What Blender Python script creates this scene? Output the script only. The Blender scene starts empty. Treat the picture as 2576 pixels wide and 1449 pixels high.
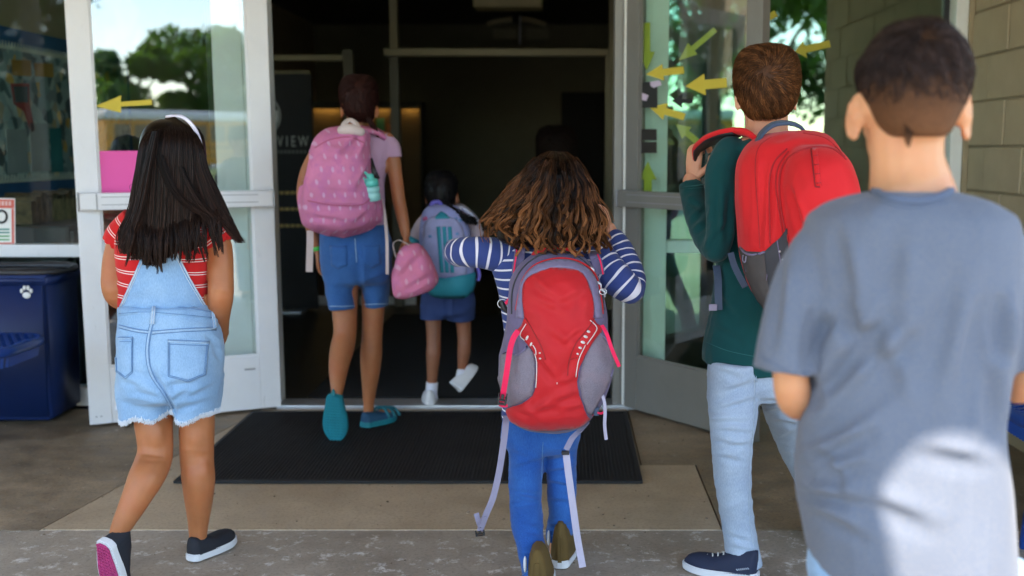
import bpy, bmesh, math, random
import numpy as np
from mathutils import Vector, Matrix, Quaternion
from mathutils.bvhtree import BVHTree
from mathutils.geometry import delaunay_2d_cdt

R = math.radians
rng = np.random.default_rng(7)
random.seed(7)
SC = bpy.context.scene
COL = SC.collection

# ---------------------------------------------------------------- camera
F, CX, CY = 2650.0, 1420.0, 724.5          # focal length and principal point on a 2576 x 1449 frame
TH, CAMZ = R(7.49), 1.25
cam_d = bpy.data.cameras.new('camera')
cam = bpy.data.objects.new('camera', cam_d)
COL.objects.link(cam)
cam.location = (0, 0, CAMZ)
cam.rotation_euler = (R(90) - TH, 0, 0)
cam_d.sensor_width = 36
cam_d.lens = 36 * F / 2576
cam_d.shift_x = (1288 - CX) / 2576
cam_d.clip_start = 0.05
cam_d.clip_end = 2000
cam_d.dof.use_dof = True
cam_d.dof.focus_distance = 2.95
cam_d.dof.aperture_fstop = 2.4
SC.camera = cam

# ---------------------------------------------------------------- sky, sun, exposure
SUN_EL, SUN_AZ = 50.0, -14.0                 # degrees; sun stands behind the camera, a little to its left
world = bpy.data.worlds.new('World')
SC.world = world
world.use_nodes = True
wn = world.node_tree
sky = wn.nodes.new('ShaderNodeTexSky')
sky.sky_type = 'NISHITA'
sky.sun_disc = False
sky.sun_elevation = R(SUN_EL)
sky.sun_rotation = R(180 - SUN_AZ)
sky.air_density = 1.0
sky.dust_density = 0.1
sky.ozone_density = 2.5
bg = wn.nodes['Background']
bg.inputs['Strength'].default_value = 0.13
_wb = wn.nodes.new('ShaderNodeMix'); _wb.data_type = 'RGBA'; _wb.blend_type = 'MULTIPLY'; _wb.inputs[0].default_value = 1.0
_wb.inputs[7].default_value = (1.08, 1.0, .90, 1)     # the camera's warm white balance
wn.links.new(sky.outputs[0], _wb.inputs[6]); wn.links.new(_wb.outputs[2], bg.inputs['Color'])
sun_d = bpy.data.lights.new('sun', 'SUN')
sun_d.energy = 2.2
sun_d.angle = R(0.55)
sun_d.color = (1.0, 0.88, 0.72)
sun = bpy.data.objects.new('sun', sun_d)
COL.objects.link(sun)
_sd = Vector((math.sin(R(SUN_AZ)) * math.cos(R(SUN_EL)), -math.cos(R(SUN_AZ)) * math.cos(R(SUN_EL)), math.sin(R(SUN_EL))))
sun.rotation_euler = (-_sd).to_track_quat('-Z', 'Y').to_euler()
sun.location = _sd * 30
SC.view_settings.view_transform = 'Standard'
SC.view_settings.look = 'None'
SC.view_settings.exposure = 2.85
SC.view_settings.gamma = 1.0
SC.view_settings.use_curve_mapping = False
SC.cycles.max_bounces = 10
SC.cycles.transparent_max_bounces = 12
SC.cycles.use_denoising = True

# ---------------------------------------------------------------- helpers: places
cT, sT = math.cos(TH), math.sin(TH)
CAM = Vector((0, 0, CAMZ))
def W(x, y, d):
    """the world point at distance d (metres along +Y) behind a point of the photograph"""
    a, b = (x - CX) / F, (CY - y) / F
    t = d / (cT + b * sT)
    return Vector((a * t, d, CAMZ + t * (b * cT - sT)))
def G(x, y, z=0.0):
    a, b = (x - CX) / F, (CY - y) / F
    t = (z - CAMZ) / (b * cT - sT)
    return Vector((a * t, t * (cT + b * sT), z))
def PXA(V):
    V = np.asarray(V)
    y, z = V[:, 1], V[:, 2] - CAMZ
    f = y * cT - z * sT
    u = y * sT + z * cT
    return np.stack([CX + F * V[:, 0] / f, CY - F * u / f], 1)

# ---------------------------------------------------------------- helpers: materials
def srgb(r, g, b):
    f = lambda c: (c / 255 / 12.92) if c <= 10.3 else ((c / 255 + .055) / 1.055) ** 2.4
    return (f(r), f(g), f(b))
def rgba(c): return (c[0], c[1], c[2], 1.0)
class NT:
    def __init__(s, m):
        m.use_nodes = True
        s.t = m.node_tree; s.n = s.t.nodes; s.b = s.n['Principled BSDF']; s.out = s.n['Material Output']
        s.tc = None
    def new(s, k, **kw):
        n = s.n.new(k)
        for a, v in kw.items(): setattr(n, a, v)
        return n
    def link(s, a, b): s.t.links.new(a, b)
    def co(s, scale=None, kind='Object'):
        if s.tc is None: s.tc = s.new('ShaderNodeTexCoord')
        o = s.tc.outputs[kind]
        if scale is not None:
            m = s.new('ShaderNodeMapping'); m.inputs['Scale'].default_value = scale if hasattr(scale, '__len__') else (scale,) * 3
            s.link(o, m.inputs['Vector']); o = m.outputs[0]
        return o
    def noise(s, scale, detail=4, rough=.55, vec=None, stretch=None):
        n = s.new('ShaderNodeTexNoise'); n.inputs['Scale'].default_value = scale
        n.inputs['Detail'].default_value = detail; n.inputs['Roughness'].default_value = rough
        s.link(vec if vec is not None else s.co(stretch), n.inputs['Vector'])
        return n.outputs['Fac']
    def ramp(s, fac, stops):
        n = s.new('ShaderNodeValToRGB'); e = n.color_ramp.elements
        while len(e) < len(stops): e.new(.5)
        for k, (p, c) in enumerate(stops):
            e[k].position = p; e[k].color = rgba(c) if hasattr(c, '__len__') else (c, c, c, 1)
        s.link(fac, n.inputs[0]); return n.outputs[0]
    def mix(s, fac, a, b, mode='MIX'):
        n = s.new('ShaderNodeMix', data_type='RGBA', blend_type=mode)
        for i, v in ((0, fac), (6, a), (7, b)):
            if hasattr(v, 'links'): s.link(v, n.inputs[i])
            else: n.inputs[i].default_value = rgba(v) if hasattr(v, '__len__') else v
        return n.outputs[2]
    def math(s, op, a, b=0.0, clamp=False):
        n = s.new('ShaderNodeMath', operation=op, use_clamp=clamp)
        for i, v in ((0, a), (1, b)):
            if hasattr(v, 'links'): s.link(v, n.inputs[i])
            else: n.inputs[i].default_value = v
        return n.outputs[0]
    def bump(s, h, strength=.3, dist=.002):
        n = s.new('ShaderNodeBump'); n.inputs['Strength'].default_value = strength; n.inputs['Distance'].default_value = dist
        s.link(h, n.inputs['Height']); s.link(n.outputs[0], s.b.inputs['Normal']); return n
    def attr(s, name):
        n = s.new('ShaderNodeAttribute', attribute_name=name); return n
    def col(s, v):
        if hasattr(v, 'links'): s.link(v, s.b.inputs['Base Color'])
        else: s.b.inputs['Base Color'].default_value = rgba(v)
MATS = {}
def simple(name, c, rough=.6, metal=0., var=.12, vscale=6, bscale=0, bstr=.3, bdist=.002, sheen=0., sss=0., spec=.5, coat=0., var2=None):
    if name in MATS: return MATS[name]
    m = bpy.data.materials.new(name); t = NT(m)
    lo = tuple(x * (1 - var) for x in c); hi = tuple(min(1, x * (1 + var)) for x in c)
    t.col(t.ramp(t.noise(vscale, 5), [(.3, lo), (.7, hi)]))
    t.b.inputs['Roughness'].default_value = rough; t.b.inputs['Metallic'].default_value = metal
    t.b.inputs['Specular IOR Level'].default_value = spec
    if sheen: t.b.inputs['Sheen Weight'].default_value = sheen; t.b.inputs['Sheen Roughness'].default_value = .5
    if sss:
        t.b.inputs['Subsurface Weight'].default_value = sss; t.b.inputs['Subsurface Radius'].default_value = (.02, .008, .004)
        t.b.inputs['Subsurface Scale'].default_value = .35
    if coat: t.b.inputs['Coat Weight'].default_value = coat
    if bscale: t.bump(t.noise(bscale, 3), bstr, bdist)
    MATS[name] = m
    return m

# ---------------------------------------------------------------- helpers: objects
def tag(o, label=None, cat=None, group=None, kind=None):
    if label: o['label'] = label
    if cat: o['category'] = cat
    if group: o['group'] = group
    if kind: o['kind'] = kind
    return o
def thing(name, label, cat, loc=(0, 0, 0), group=None):
    o = bpy.data.objects.new(name, None); COL.objects.link(o)
    o.location = loc; o.empty_display_size = .1
    return tag(o, label, cat, group)
def put(name, me, m=None, parent=None, smooth=True):
    o = bpy.data.objects.new(name, me); COL.objects.link(o)
    me.name = name
    if m is not None:
        for x in (m if isinstance(m, (list, tuple)) else [m]): me.materials.append(x)
    if smooth is True: me.shade_smooth()
    if parent is not None:
        o.parent = parent
        if parent.type == 'EMPTY':
            o.matrix_parent_inverse = (Matrix.Translation(parent.location) @ parent.rotation_euler.to_matrix().to_4x4()).inverted()
    return o
def mesh(V, Fc):
    me = bpy.data.meshes.new('m'); me.from_pydata([tuple(v) for v in V], [], [tuple(int(i) for i in f) for f in Fc]); me.update(); return me
def fattr(me, name, vals):
    a = me.attributes.new(name, 'FLOAT', 'POINT'); a.data.foreach_set('value', np.asarray(vals, dtype=np.float32))
def arr(me):
    V = np.empty(len(me.vertices) * 3); me.vertices.foreach_get('co', V); return V.reshape(-1, 3)
def normals(me):
    N = np.empty(len(me.vertices) * 3, dtype=np.float32); me.vertex_normals.foreach_get('vector', N); return N.reshape(-1, 3).astype(float)
def setV(me, V):
    me.vertices.foreach_set('co', np.ascontiguousarray(V).ravel()); me.update()
def merge(parts):
    V, Fc, n = [], [], 0
    for v, f in parts:
        V += [tuple(p) for p in v]; Fc += [tuple(int(i) + n for i in q) for q in f]; n += len(v)
    return V, Fc
def vf(me): return [tuple(v.co) for v in me.vertices], [tuple(p.vertices) for p in me.polygons]

class Frame:                                      # a local frame: u sideways, n outwards, z up
    def __init__(s, o=(0, 0, 0), u=(1, 0), n=None):
        s.o = Vector(o); l = math.hypot(*u[:2]); s.u = Vector((u[0] / l, u[1] / l, 0))
        s.n = Vector((n[0], n[1], 0)).normalized() if n else Vector((s.u.y, -s.u.x, 0))
    def p(s, u, n, z): return s.o + s.u * u + s.n * n + Vector((0, 0, z))
WORLD = Frame((0, 0, 0), (1, 0), (0, 1))
def box(u0, u1, n0, n1, z0, z1, fr=WORLD, bev=0.0, seg=1):
    bm = bmesh.new()
    vs = [bm.verts.new(fr.p(u, n, z)) for u in (u0, u1) for n in (n0, n1) for z in (z0, z1)]
    for f in ((0, 1, 3, 2), (4, 6, 7, 5), (0, 4, 5, 1), (2, 3, 7, 6), (0, 2, 6, 4), (1, 5, 7, 3)): bm.faces.new([vs[i] for i in f])
    bmesh.ops.recalc_face_normals(bm, faces=bm.faces)
    if bev > 0: bmesh.ops.bevel(bm, geom=list(bm.edges) + list(bm.verts), offset=bev, segments=seg, affect='EDGES', profile=.7)
    me = bpy.data.meshes.new('box'); bm.to_mesh(me); bm.free(); return me
def boxes(lst, fr=WORLD, bev=0.0):
    return mesh(*merge([vf(box(*b, fr=fr, bev=bev)) for b in lst]))
def prism(poly, h, fr_p, bev=0.0):
    """poly [(a,b)] extruded by h; fr_p(a, b, t) gives the world point"""
    bm = bmesh.new(); n = len(poly)
    lo = [bm.verts.new(fr_p(a, b, 0)) for a, b in poly]; hi = [bm.verts.new(fr_p(a, b, h)) for a, b in poly]
    bm.faces.new(lo[::-1]); bm.faces.new(hi)
    for i in range(n): bm.faces.new((lo[i], lo[(i + 1) % n], hi[(i + 1) % n], hi[i]))
    bmesh.ops.recalc_face_normals(bm, faces=bm.faces)
    if bev > 0: bmesh.ops.bevel(bm, geom=[e for e in bm.edges], offset=bev, segments=2, affect='EDGES')
    bmesh.ops.triangulate(bm, faces=[f for f in bm.faces if len(f.verts) > 4])
    me = bpy.data.meshes.new('prism'); bm.to_mesh(me); bm.free(); return me
def cr(rows, sub):
    """Catmull-Rom through rows of numbers"""
    A = np.asarray(rows, float); n = len(A); out = []
    for i in range(n - 1):
        p0, p1, p2, p3 = A[max(i - 1, 0)], A[i], A[i + 1], A[min(i + 2, n - 1)]
        for k in range(sub):
            t = k / sub
            out.append(.5 * ((2 * p1) + (-p0 + p2) * t + (2 * p0 - 5 * p1 + 4 * p2 - p3) * t * t + (-p0 + 3 * p1 - 3 * p2 + p3) * t ** 3))
    out.append(A[-1]); return np.array(out)
def skin(rings, cap=True):
    n = len(rings[0]); V = [p for r in rings for p in r]; Fc = []
    for i in range(len(rings) - 1):
        for k in range(n):
            a, b = i * n + k, i * n + (k + 1) % n
            Fc.append((a, b, b + n, a + n))
    if cap:
        V.append(tuple(np.mean(np.array(rings[0]), 0))); c = len(V) - 1
        Fc += [(c, (k + 1) % n, k) for k in range(n)]
        V.append(tuple(np.mean(np.array(rings[-1]), 0))); c = len(V) - 1; o = (len(rings) - 1) * n
        Fc += [(c, o + k, o + (k + 1) % n) for k in range(n)]
    return V, Fc
def hloft(rows, n=32, sub=4, ex=2.3, cap=True, yaw=0.):
    """level sections: (y, x_left, x_right, d, half_depth) of the photograph; top to bottom"""
    rows = cr(rows, sub); rings = []
    A = np.linspace(0, 2 * math.pi, n, endpoint=False)
    ca, sa = np.cos(A), np.sin(A)
    ux, uy = np.sign(ca) * np.abs(ca) ** (2 / ex), np.sign(sa) * np.abs(sa) ** (2 / ex)
    for y, xl, xr, d, hd in rows:
        c = W((xl + xr) / 2, y, d); hw = abs(W(xr, y, d).x - W(xl, y, d).x) / 2
        X, Y = hw * ux, hd * uy
        if yaw: X, Y = X * math.cos(yaw) - Y * math.sin(yaw), X * math.sin(yaw) + Y * math.cos(yaw)
        rings.append([(c.x + a, c.y + b, c.z) for a, b in zip(X, Y)])
    return skin(rings, cap)
def tube3(P, r, n=12, flat=1.0, up=None, round_caps=True, sub=1):
    """a tapered tube along world points P with radii r; flat squeezes it along 'up'"""
    P = np.array([tuple(p) for p in P], float); r = np.array(r, float) if hasattr(r, '__len__') else np.full(len(P), float(r))
    if sub > 1:
        Q = cr(np.column_stack([P, r]), sub); P, r = Q[:, :3], Q[:, 3]
    if round_caps:
        t0 = P[0] - P[1]; t0 /= np.linalg.norm(t0) + 1e-9; t1 = P[-1] - P[-2]; t1 /= np.linalg.norm(t1) + 1e-9
        k = [(.98, .2), (.85, .53), (.55, .84)]
        P = np.vstack([[P[0] + t0 * r[0] * a * .9 for a, b in k], P, [P[-1] + t1 * r[-1] * a * .9 for a, b in k[::-1]]])
        r = np.concatenate([[r[0] * b for a, b in k], r, [r[-1] * b for a, b in k[::-1]]])
    T = np.gradient(P, axis=0); T /= np.linalg.norm(T, axis=1, keepdims=True) + 1e-9
    u = np.array(up if up is not None else (0.13, 1, .07), float)
    rings = []
    A = np.linspace(0, 2 * math.pi, n, endpoint=False)
    for i in range(len(P)):
        u = u - T[i] * np.dot(u, T[i]); u /= np.linalg.norm(u) + 1e-9
        s = np.cross(T[i], u)
        rings.append([tuple(P[i] + r[i] * (math.cos(a) * s + math.sin(a) * flat * u)) for a in A])
    return skin(rings)
def tube(pts, n=14, sub=4, flat=1.0, up=None, round_caps=True):
    """pts: (x, y, d, radius in photo pixels)"""
    Q = cr(pts, sub) if sub > 1 else np.array(pts, float)
    P = [W(x, y, d) for x, y, d, r in Q]; r = [rr * d / F for x, y, d, rr in Q]
    return tube3(P, r, n, flat, up, round_caps)
def ball(c, rx, ry, rz, n=20, m=12, rot=None):
    V, Fc = [], []
    for i in range(m + 1):
        a = math.pi * i / m
        for k in range(n):
            b = 2 * math.pi * k / n
            v = Vector((rx * math.sin(a) * math.cos(b), ry * math.sin(a) * math.sin(b), rz * math.cos(a)))
            if rot is not None: v = rot @ v
            V.append(tuple(Vector(c) + v))
    for i in range(m):
        for k in range(n):
            Fc.append((i * n + k, (i + 1) * n + k, (i + 1) * n + (k + 1) % n, i * n + (k + 1) % n))
    return V, Fc
def remesh(parts, vox=.006, smooth=6, factor=.5):
    V, Fc = merge(parts); me = mesh(V, Fc)
    o = bpy.data.objects.new('tmp', me); COL.objects.link(o)
    m = o.modifiers.new('r', 'REMESH'); m.mode = 'VOXEL'; m.voxel_size = vox; m.use_smooth_shade = True
    if smooth:
        s = o.modifiers.new('s', 'SMOOTH'); s.iterations = smooth; s.factor = factor
    bpy.context.view_layer.update()
    dg = bpy.context.evaluated_depsgraph_get()
    out = bpy.data.meshes.new_from_object(o.evaluated_get(dg))
    bpy.data.objects.remove(o); bpy.data.meshes.remove(me)
    return out
def subsurf(V, Fc, lv=1):
    me = mesh(V, Fc); o = bpy.data.objects.new('tmp', me); COL.objects.link(o)
    m = o.modifiers.new('s', 'SUBSURF'); m.levels = lv; m.render_levels = lv
    bpy.context.view_layer.update(); dg = bpy.context.evaluated_depsgraph_get()
    out = bpy.data.meshes.new_from_object(o.evaluated_get(dg)); bpy.data.objects.remove(o); bpy.data.meshes.remove(me); return out
def join(*mes):
    return mesh(*merge([vf(m) if not isinstance(m, tuple) else m for m in mes]))
def crumple(me, amp, scale, seed=0, stretch=(1, 1, 1), folds=(), mask=None, power=1.0, cap=.013):
    """cloth relief: warped ridges plus single folds (x0, y0, x1, y1, width px, depth m)"""
    V = arr(me); N = normals(me); g = np.random.default_rng(seed)
    Q = V * np.array(stretch) * scale; h = np.zeros(len(V))
    for k in range(7):
        f = 1.0 * 1.45 ** k * .7
        a = g.normal(size=3); a /= np.linalg.norm(a); b = g.normal(size=3); b /= np.linalg.norm(b)
        w = np.sin(Q @ (b * f * .8) + g.uniform(0, 6.3)) * 1.3
        h += (1 - 2 * np.abs(np.sin(Q @ (a * f) + w + g.uniform(0, 6.3))) ** power) * .8 ** k
    h *= amp / 2.2
    if mask is not None: h *= mask(V)
    if len(folds):
        p = PXA(V); view = V - np.array([0, 0, CAMZ]); facing = np.clip(-(N * view).sum(1) / np.linalg.norm(view, axis=1) * 3, 0, 1)
        for x0, y0, x1, y1, w, dp in folds:
            a = np.array([x0, y0]); b = np.array([x1, y1]); L = np.dot(b - a, b - a)
            t = np.clip(((p - a) @ (b - a)) / L, 0, 1); q = p - (a + t[:, None] * (b - a))
            s = (q[:, 0] * (b - a)[1] - q[:, 1] * (b - a)[0]) / math.sqrt(L)
            dd = np.hypot(q[:, 0], q[:, 1]); fade = np.sin(np.clip(t, .04, .96) * math.pi) ** .5
            h += facing * fade * dp * 1.45 * (-np.exp(-(dd / w) ** 2) + .6 * np.exp(-((s - 1.5 * w) / w) ** 2 - (np.maximum(dd - np.abs(s), 0) / w) ** 2))
    h = np.tanh(h / cap) * cap
    setV(me, V + N * h[:, None]); return me
def bvh(*mes):
    V, Fc = merge([vf(m) if not isinstance(m, tuple) else m for m in mes])
    return BVHTree.FromPolygons([Vector(v) for v in V], Fc)
def hit(tree, x, y, d=3.0):
    dr = (W(x, y, d) - CAM).normalized()
    p, n, i, _ = tree.ray_cast(CAM, dr)
    if p is None:
        p, n, i, _ = tree.find_nearest(W(x, y, d))
        return p, n, False
    if n.dot(dr) > 0: n = -n
    return p, n, True
def dens(poly, step, closed=True):
    out = []; n = len(poly)
    for i in range(n if closed else n - 1):
        a, b = Vector(poly[i]), Vector(poly[(i + 1) % n]); k = max(1, int((b - a).length / step))
        out += [tuple(a.lerp(b, j / k)) for j in range(k)]
    if not closed: out.append(tuple(poly[-1]))
    return out
def spl(poly, sub=5, closed=False):
    p = [tuple(q) for q in poly]
    if closed:
        q = cr(p[-2:] + p + p[:3], sub); return [tuple(v) for v in q[2 * sub:(2 + len(p)) * sub]]
    return [tuple(v) for v in cr(p, sub)]
def drape(poly, tree, th=.004, step=9, d=3.0, puff=0.0, lift=0.0, puffw=25, ragged=None):
    """a patch of cloth or card of real thickness lying on a surface, outline given on the photograph"""
    poly = dens(poly, step); n = len(poly)
    xs = [p[0] for p in poly]; ys = [p[1] for p in poly]
    def inside(x, y):
        c = False; j = n - 1
        for i in range(n):
            if (poly[i][1] > y) != (poly[j][1] > y) and x < (poly[j][0] - poly[i][0]) * (y - poly[i][1]) / (poly[j][1] - poly[i][1]) + poly[i][0]: c = not c
            j = i
        return c
    A = np.array(poly)
    pts = [Vector(p) for p in poly]
    yy = min(ys) + step / 2; k = 0
    while yy < max(ys):
        xx = min(xs) + (step / 2 if k % 2 else step)
        while xx < max(xs):
            if inside(xx, yy) and np.min(np.hypot(A[:, 0] - xx, A[:, 1] - yy)) > step * .6: pts.append(Vector((xx, yy)))
            xx += step
        yy += step * .87; k += 1
    v2, e, f2, ov, oe, of = delaunay_2d_cdt(pts, [(i, (i + 1) % n) for i in range(n)], [list(range(n))], 1, 1e-4)
    P, Nn, D = [], [], []
    for v in v2:
        p, nn, ok = hit(tree, v.x, v.y, d); P.append(p); Nn.append(nn)
        D.append(float(np.min(np.hypot(A[:, 0] - v.x, A[:, 1] - v.y))))
    onb = [dd < 1e-3 for dd in D]
    V, Fc = [], []
    for p, nn, dd in zip(P, Nn, D):
        V.append(p + nn * (lift + th + puff * (1 - math.exp(-(dd / puffw) ** 1.3))))
    m = len(V)
    Fc = [tuple(f) for f in f2]
    cnt = {}
    for f in Fc:
        for i in range(len(f)):
            a, b = f[i], f[(i + 1) % len(f)]; cnt[(a, b)] = 1
    low = {}
    for (a, b) in list(cnt):
        if (b, a) not in cnt:
            for q in (a, b):
                if q not in low: low[q] = len(V); V.append(P[q] - Nn[q] * .002)
            Fc.append((b, a, low[a], low[b]))
    me = mesh(V, Fc)
    bm = bmesh.new(); bm.from_mesh(me); bmesh.ops.recalc_face_normals(bm, faces=bm.faces); bm.to_mesh(me); bm.free()
    return me
def ribbon3(P, side, w, th):
    """a flat strap along P, width w along side vectors"""
    P = [Vector(p) for p in P]; n = len(P); V, Fc = [], []
    for i in range(n):
        s = Vector(side[i] if isinstance(side, list) else side); t = (P[min(i + 1, n - 1)] - P[max(i - 1, 0)]).normalized()
        s = (s - t * s.dot(t)).normalized(); nn = t.cross(s).normalized()
        ww = w[i] if hasattr(w, '__len__') else w
        for a, b in ((-1, -1), (1, -1), (1, 1), (-1, 1)): V.append(P[i] + s * a * ww / 2 + nn * b * th / 2)
    for i in range(n - 1):
        for k in range(4): Fc.append((i * 4 + k, i * 4 + (k + 1) % 4, i * 4 + 4 + (k + 1) % 4, i * 4 + 4 + k))
    Fc += [(3, 2, 1, 0), tuple((n - 1) * 4 + k for k in range(4))]
    return V, Fc
def strap(pts, w, th=.0018, side=(1, 0, 0), sub=6):
    """pts: (x, y, d) on the photograph; w in metres"""
    Q = cr(pts, sub); me = mesh(*ribbon3([W(*q) for q in Q], Vector(side), w, th)); return me
def stitch(pts, tree, r=.0012, d=3.0, lift=.001, step=8):
    """a line of thread or a seam lying on a surface"""
    q = dens(pts, step, closed=False); P = []
    for x, y in q:
        p, n, ok = hit(tree, x, y, d); P.append(p + n * lift)
    return tube3(P, r, 5, round_caps=False)
def strands(S, r0, r1, sides=3, name_rnd=None):
    """S: array (count, points, 3) of hair paths -> one mesh with attributes rnd (per hair) and along (root to tip)"""
    S = np.asarray(S); n, k, _ = S.shape
    T = np.gradient(S, axis=1); T /= np.linalg.norm(T, axis=2, keepdims=True) + 1e-9
    ref = np.tile(np.array([.31, .82, .48]), (n, k, 1)); u = np.cross(T, ref); u /= np.linalg.norm(u, axis=2, keepdims=True) + 1e-9
    w = np.cross(T, u); t = np.linspace(0, 1, k)
    rad = (r0 + (r1 - r0) * t ** 2)[None, :, None] * np.random.default_rng(3).uniform(.7, 1.25, (n, 1, 1))
    V = np.empty((n, k, sides, 3))
    for s in range(sides):
        a = 2 * math.pi * s / sides; V[:, :, s] = S + rad * (math.cos(a) * u + math.sin(a) * w)
    V = V.reshape(-1, 3)
    base = (np.arange(n) * k * sides)[:, None, None] + (np.arange(k - 1) * sides)[None, :, None]
    Q = []
    for s in range(sides):
        a = base + s; b = base + (s + 1) % sides
        Q.append(np.concatenate([a, b, b + sides, a + sides], 2).reshape(-1, 4))
    Q = np.concatenate(Q)
    me = bpy.data.meshes.new('hair'); me.vertices.add(len(V)); me.vertices.foreach_set('co', V.ravel())
    me.loops.add(Q.size); me.loops.foreach_set('vertex_index', Q.ravel().astype(np.int32))
    me.polygons.add(len(Q)); me.polygons.foreach_set('loop_start', (np.arange(len(Q)) * 4).astype(np.int32))
    me.update(calc_edges=True); me.validate()
    g = np.random.default_rng(5).uniform(0, 1, n) if name_rnd is None else name_rnd
    fattr(me, 'rnd', np.repeat(g, k * sides)); fattr(me, 'along', np.tile(np.repeat(t, sides), n))
    return me
def text_mesh(s, size, place, ext=.001):
    """lettering as a mesh; place(x, y, z) maps letter space to the world"""
    cu = bpy.data.curves.new('t', 'FONT'); cu.body = s; cu.size = size; cu.extrude = ext; cu.align_x = 'CENTER'; cu.align_y = 'CENTER'
    o = bpy.data.objects.new('t', cu); COL.objects.link(o); bpy.context.view_layer.update()
    me = bpy.data.meshes.new_from_object(o.evaluated_get(bpy.context.evaluated_depsgraph_get()))
    bpy.data.objects.remove(o); bpy.data.curves.remove(cu)
    V = [place(*v.co) for v in me.vertices]; Fc = [tuple(p.vertices) for p in me.polygons]
    return mesh(V, Fc)
# ================================================================ materials
def glass(name, tint, refl, rough=0.0, k=1.0, gtint=(1, 1, 1)):
    m = bpy.data.materials.new(name); t = NT(m); t.n.remove(t.b)
    tr = t.new('ShaderNodeBsdfTransparent'); tr.inputs['Color'].default_value = rgba(tint)
    gl = t.new('ShaderNodeBsdfGlossy'); gl.inputs['Roughness'].default_value = rough; gl.inputs['Color'].default_value = (*gtint, 1)
    fr = t.new('ShaderNodeFresnel'); fr.inputs['IOR'].default_value = 1.52
    ge = t.new('ShaderNodeNewGeometry')
    f = t.math('MULTIPLY', t.math('MULTIPLY', t.math('ADD', fr.outputs[0], refl, True), k), t.math('SUBTRACT', 1.0, ge.outputs['Backfacing']))
    mx = t.new('ShaderNodeMixShader'); t.link(f, mx.inputs[0]); t.link(tr.outputs[0], mx.inputs[1]); t.link(gl.outputs[0], mx.inputs[2])
    t.link(mx.outputs[0], t.out.inputs[0]); return m
GLASS_CLEAR = glass('coated_glass', (.86, .91, .90), .13)
GLASS_GREEN = glass('green_tinted_glass', (.86, .98, .93), .06)
GLASS_LEFT = glass('shaded_window_glass', (.90, .96, .95), .0, 0.0, .40)
GLASS_WIN = glass('window_glass', (.86, .94, .90), .20, 0.0, 1.0, (.72, .95, .80))
WHITE_METAL = simple('white_painted_aluminium', (.74, .75, .77), .38, var=.05, vscale=3, bscale=60, bstr=.05)
_t = NT(WHITE_METAL)
_c = _t.ramp(_t.noise(2.2, 6, .65), [(.3, (.68, .69, .72)), (.7, (.77, .78, .80))])
_c = _t.mix(_t.math('MULTIPLY', _t.ramp(_t.noise(9, 8, .8, stretch=(1, 1, .35)), [(.60, 0.), (.72, 1.)]), .30), _c, (.33, .31, .29))
_c = _t.mix(_t.math('MULTIPLY', _t.ramp(_t.noise(40, 4, .7, stretch=(1, 1, .12)), [(.66, 0.), (.70, 1.)]), .35), _c, (.25, .24, .24))
_t.col(_c)
GREY_METAL = simple('bronze_grey_aluminium', (.20, .195, .18), .42, metal=.2, var=.08, vscale=4)
PALE_FRAME = simple('pale_aluminium_frame', (.82, .84, .82), .4, var=.05)
BARE_METAL = simple('brushed_aluminium', (.55, .57, .60), .38, metal=.7, var=.1)
STEEL = simple('dull_steel', (.30, .31, .33), .4, metal=.6)
DARK_RUBBER = simple('black_rubber', (.012, .012, .013), .8, bscale=80)
BLACK_PLASTIC = simple('black_plastic', (.015, .015, .018), .45)

def concrete(name, c0, c1, pale, pale_at=.62, speck=.5, grain=(1, 1, 1)):
    m = bpy.data.materials.new(name); t = NT(m)
    big = t.noise(1.1, 6, .62, stretch=grain); mid = t.noise(7, 7, .7, stretch=grain); fine = t.noise(85, 4, .7)
    c = t.ramp(t.math('ADD', t.math('MULTIPLY', big, .62), t.math('MULTIPLY', mid, .38)), [(.34, c0), (.62, c1)])
    c = t.mix(t.math('MULTIPLY', t.ramp(t.noise(17, 8, .75), [(pale_at, 0.), (pale_at + .09, 1.)]), speck), c, pale)
    v = t.new('ShaderNodeTexVoronoi', feature='DISTANCE_TO_EDGE'); v.inputs['Scale'].default_value = 1.7
    wob = t.new('ShaderNodeMix', data_type='VECTOR'); wob.inputs[0].default_value = .18
    nz = t.new('ShaderNodeTexNoise'); nz.inputs['Scale'].default_value = 3; t.link(t.co(), nz.inputs['Vector'])
    t.link(t.co(), wob.inputs[4]); t.link(nz.outputs['Color'], wob.inputs[5]); t.link(wob.outputs[1], v.inputs['Vector'])
    crack = t.ramp(v.outputs['Distance'], [(.0, 1.), (.006, 0.)])
    c = t.mix(t.math('MULTIPLY', crack, .12), c, tuple(x * .45 for x in c0))
    c = t.mix(t.math('MULTIPLY', t.ramp(fine, [(.35, 1.), (.5, 0.)]), .35), c, tuple(x * .5 for x in c0))
    t.col(c); t.b.inputs['Roughness'].default_value = .72
    t.link(t.ramp(mid, [(.3, .42), (.7, .75)]), t.b.inputs['Roughness'])
    t.bump(t.math('ADD', fine, t.math('MULTIPLY', mid, .8)), .35, .003); return m
CONC_PAD = concrete('smooth_tan_concrete', (.31, .225, .138), (.52, .41, .28), (.60, .54, .46), .66, .45)
CONC_FRONT = concrete('rough_grey_concrete', (.20, .162, .118), (.42, .355, .28), (.68, .64, .58), .55, .9)
CONC_SIDE = concrete('stained_brown_concrete', (.085, .060, .034), (.35, .265, .17), (.56, .51, .43), .60, .6, (1, 1.6, 1))
ASPHALT = concrete('asphalt', (.05, .05, .048), (.085, .083, .078), (.12, .12, .11), .6, .5)
GRASS = simple('dry_grass', (.10, .15, .035), .9, var=.5, vscale=.7)

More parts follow.
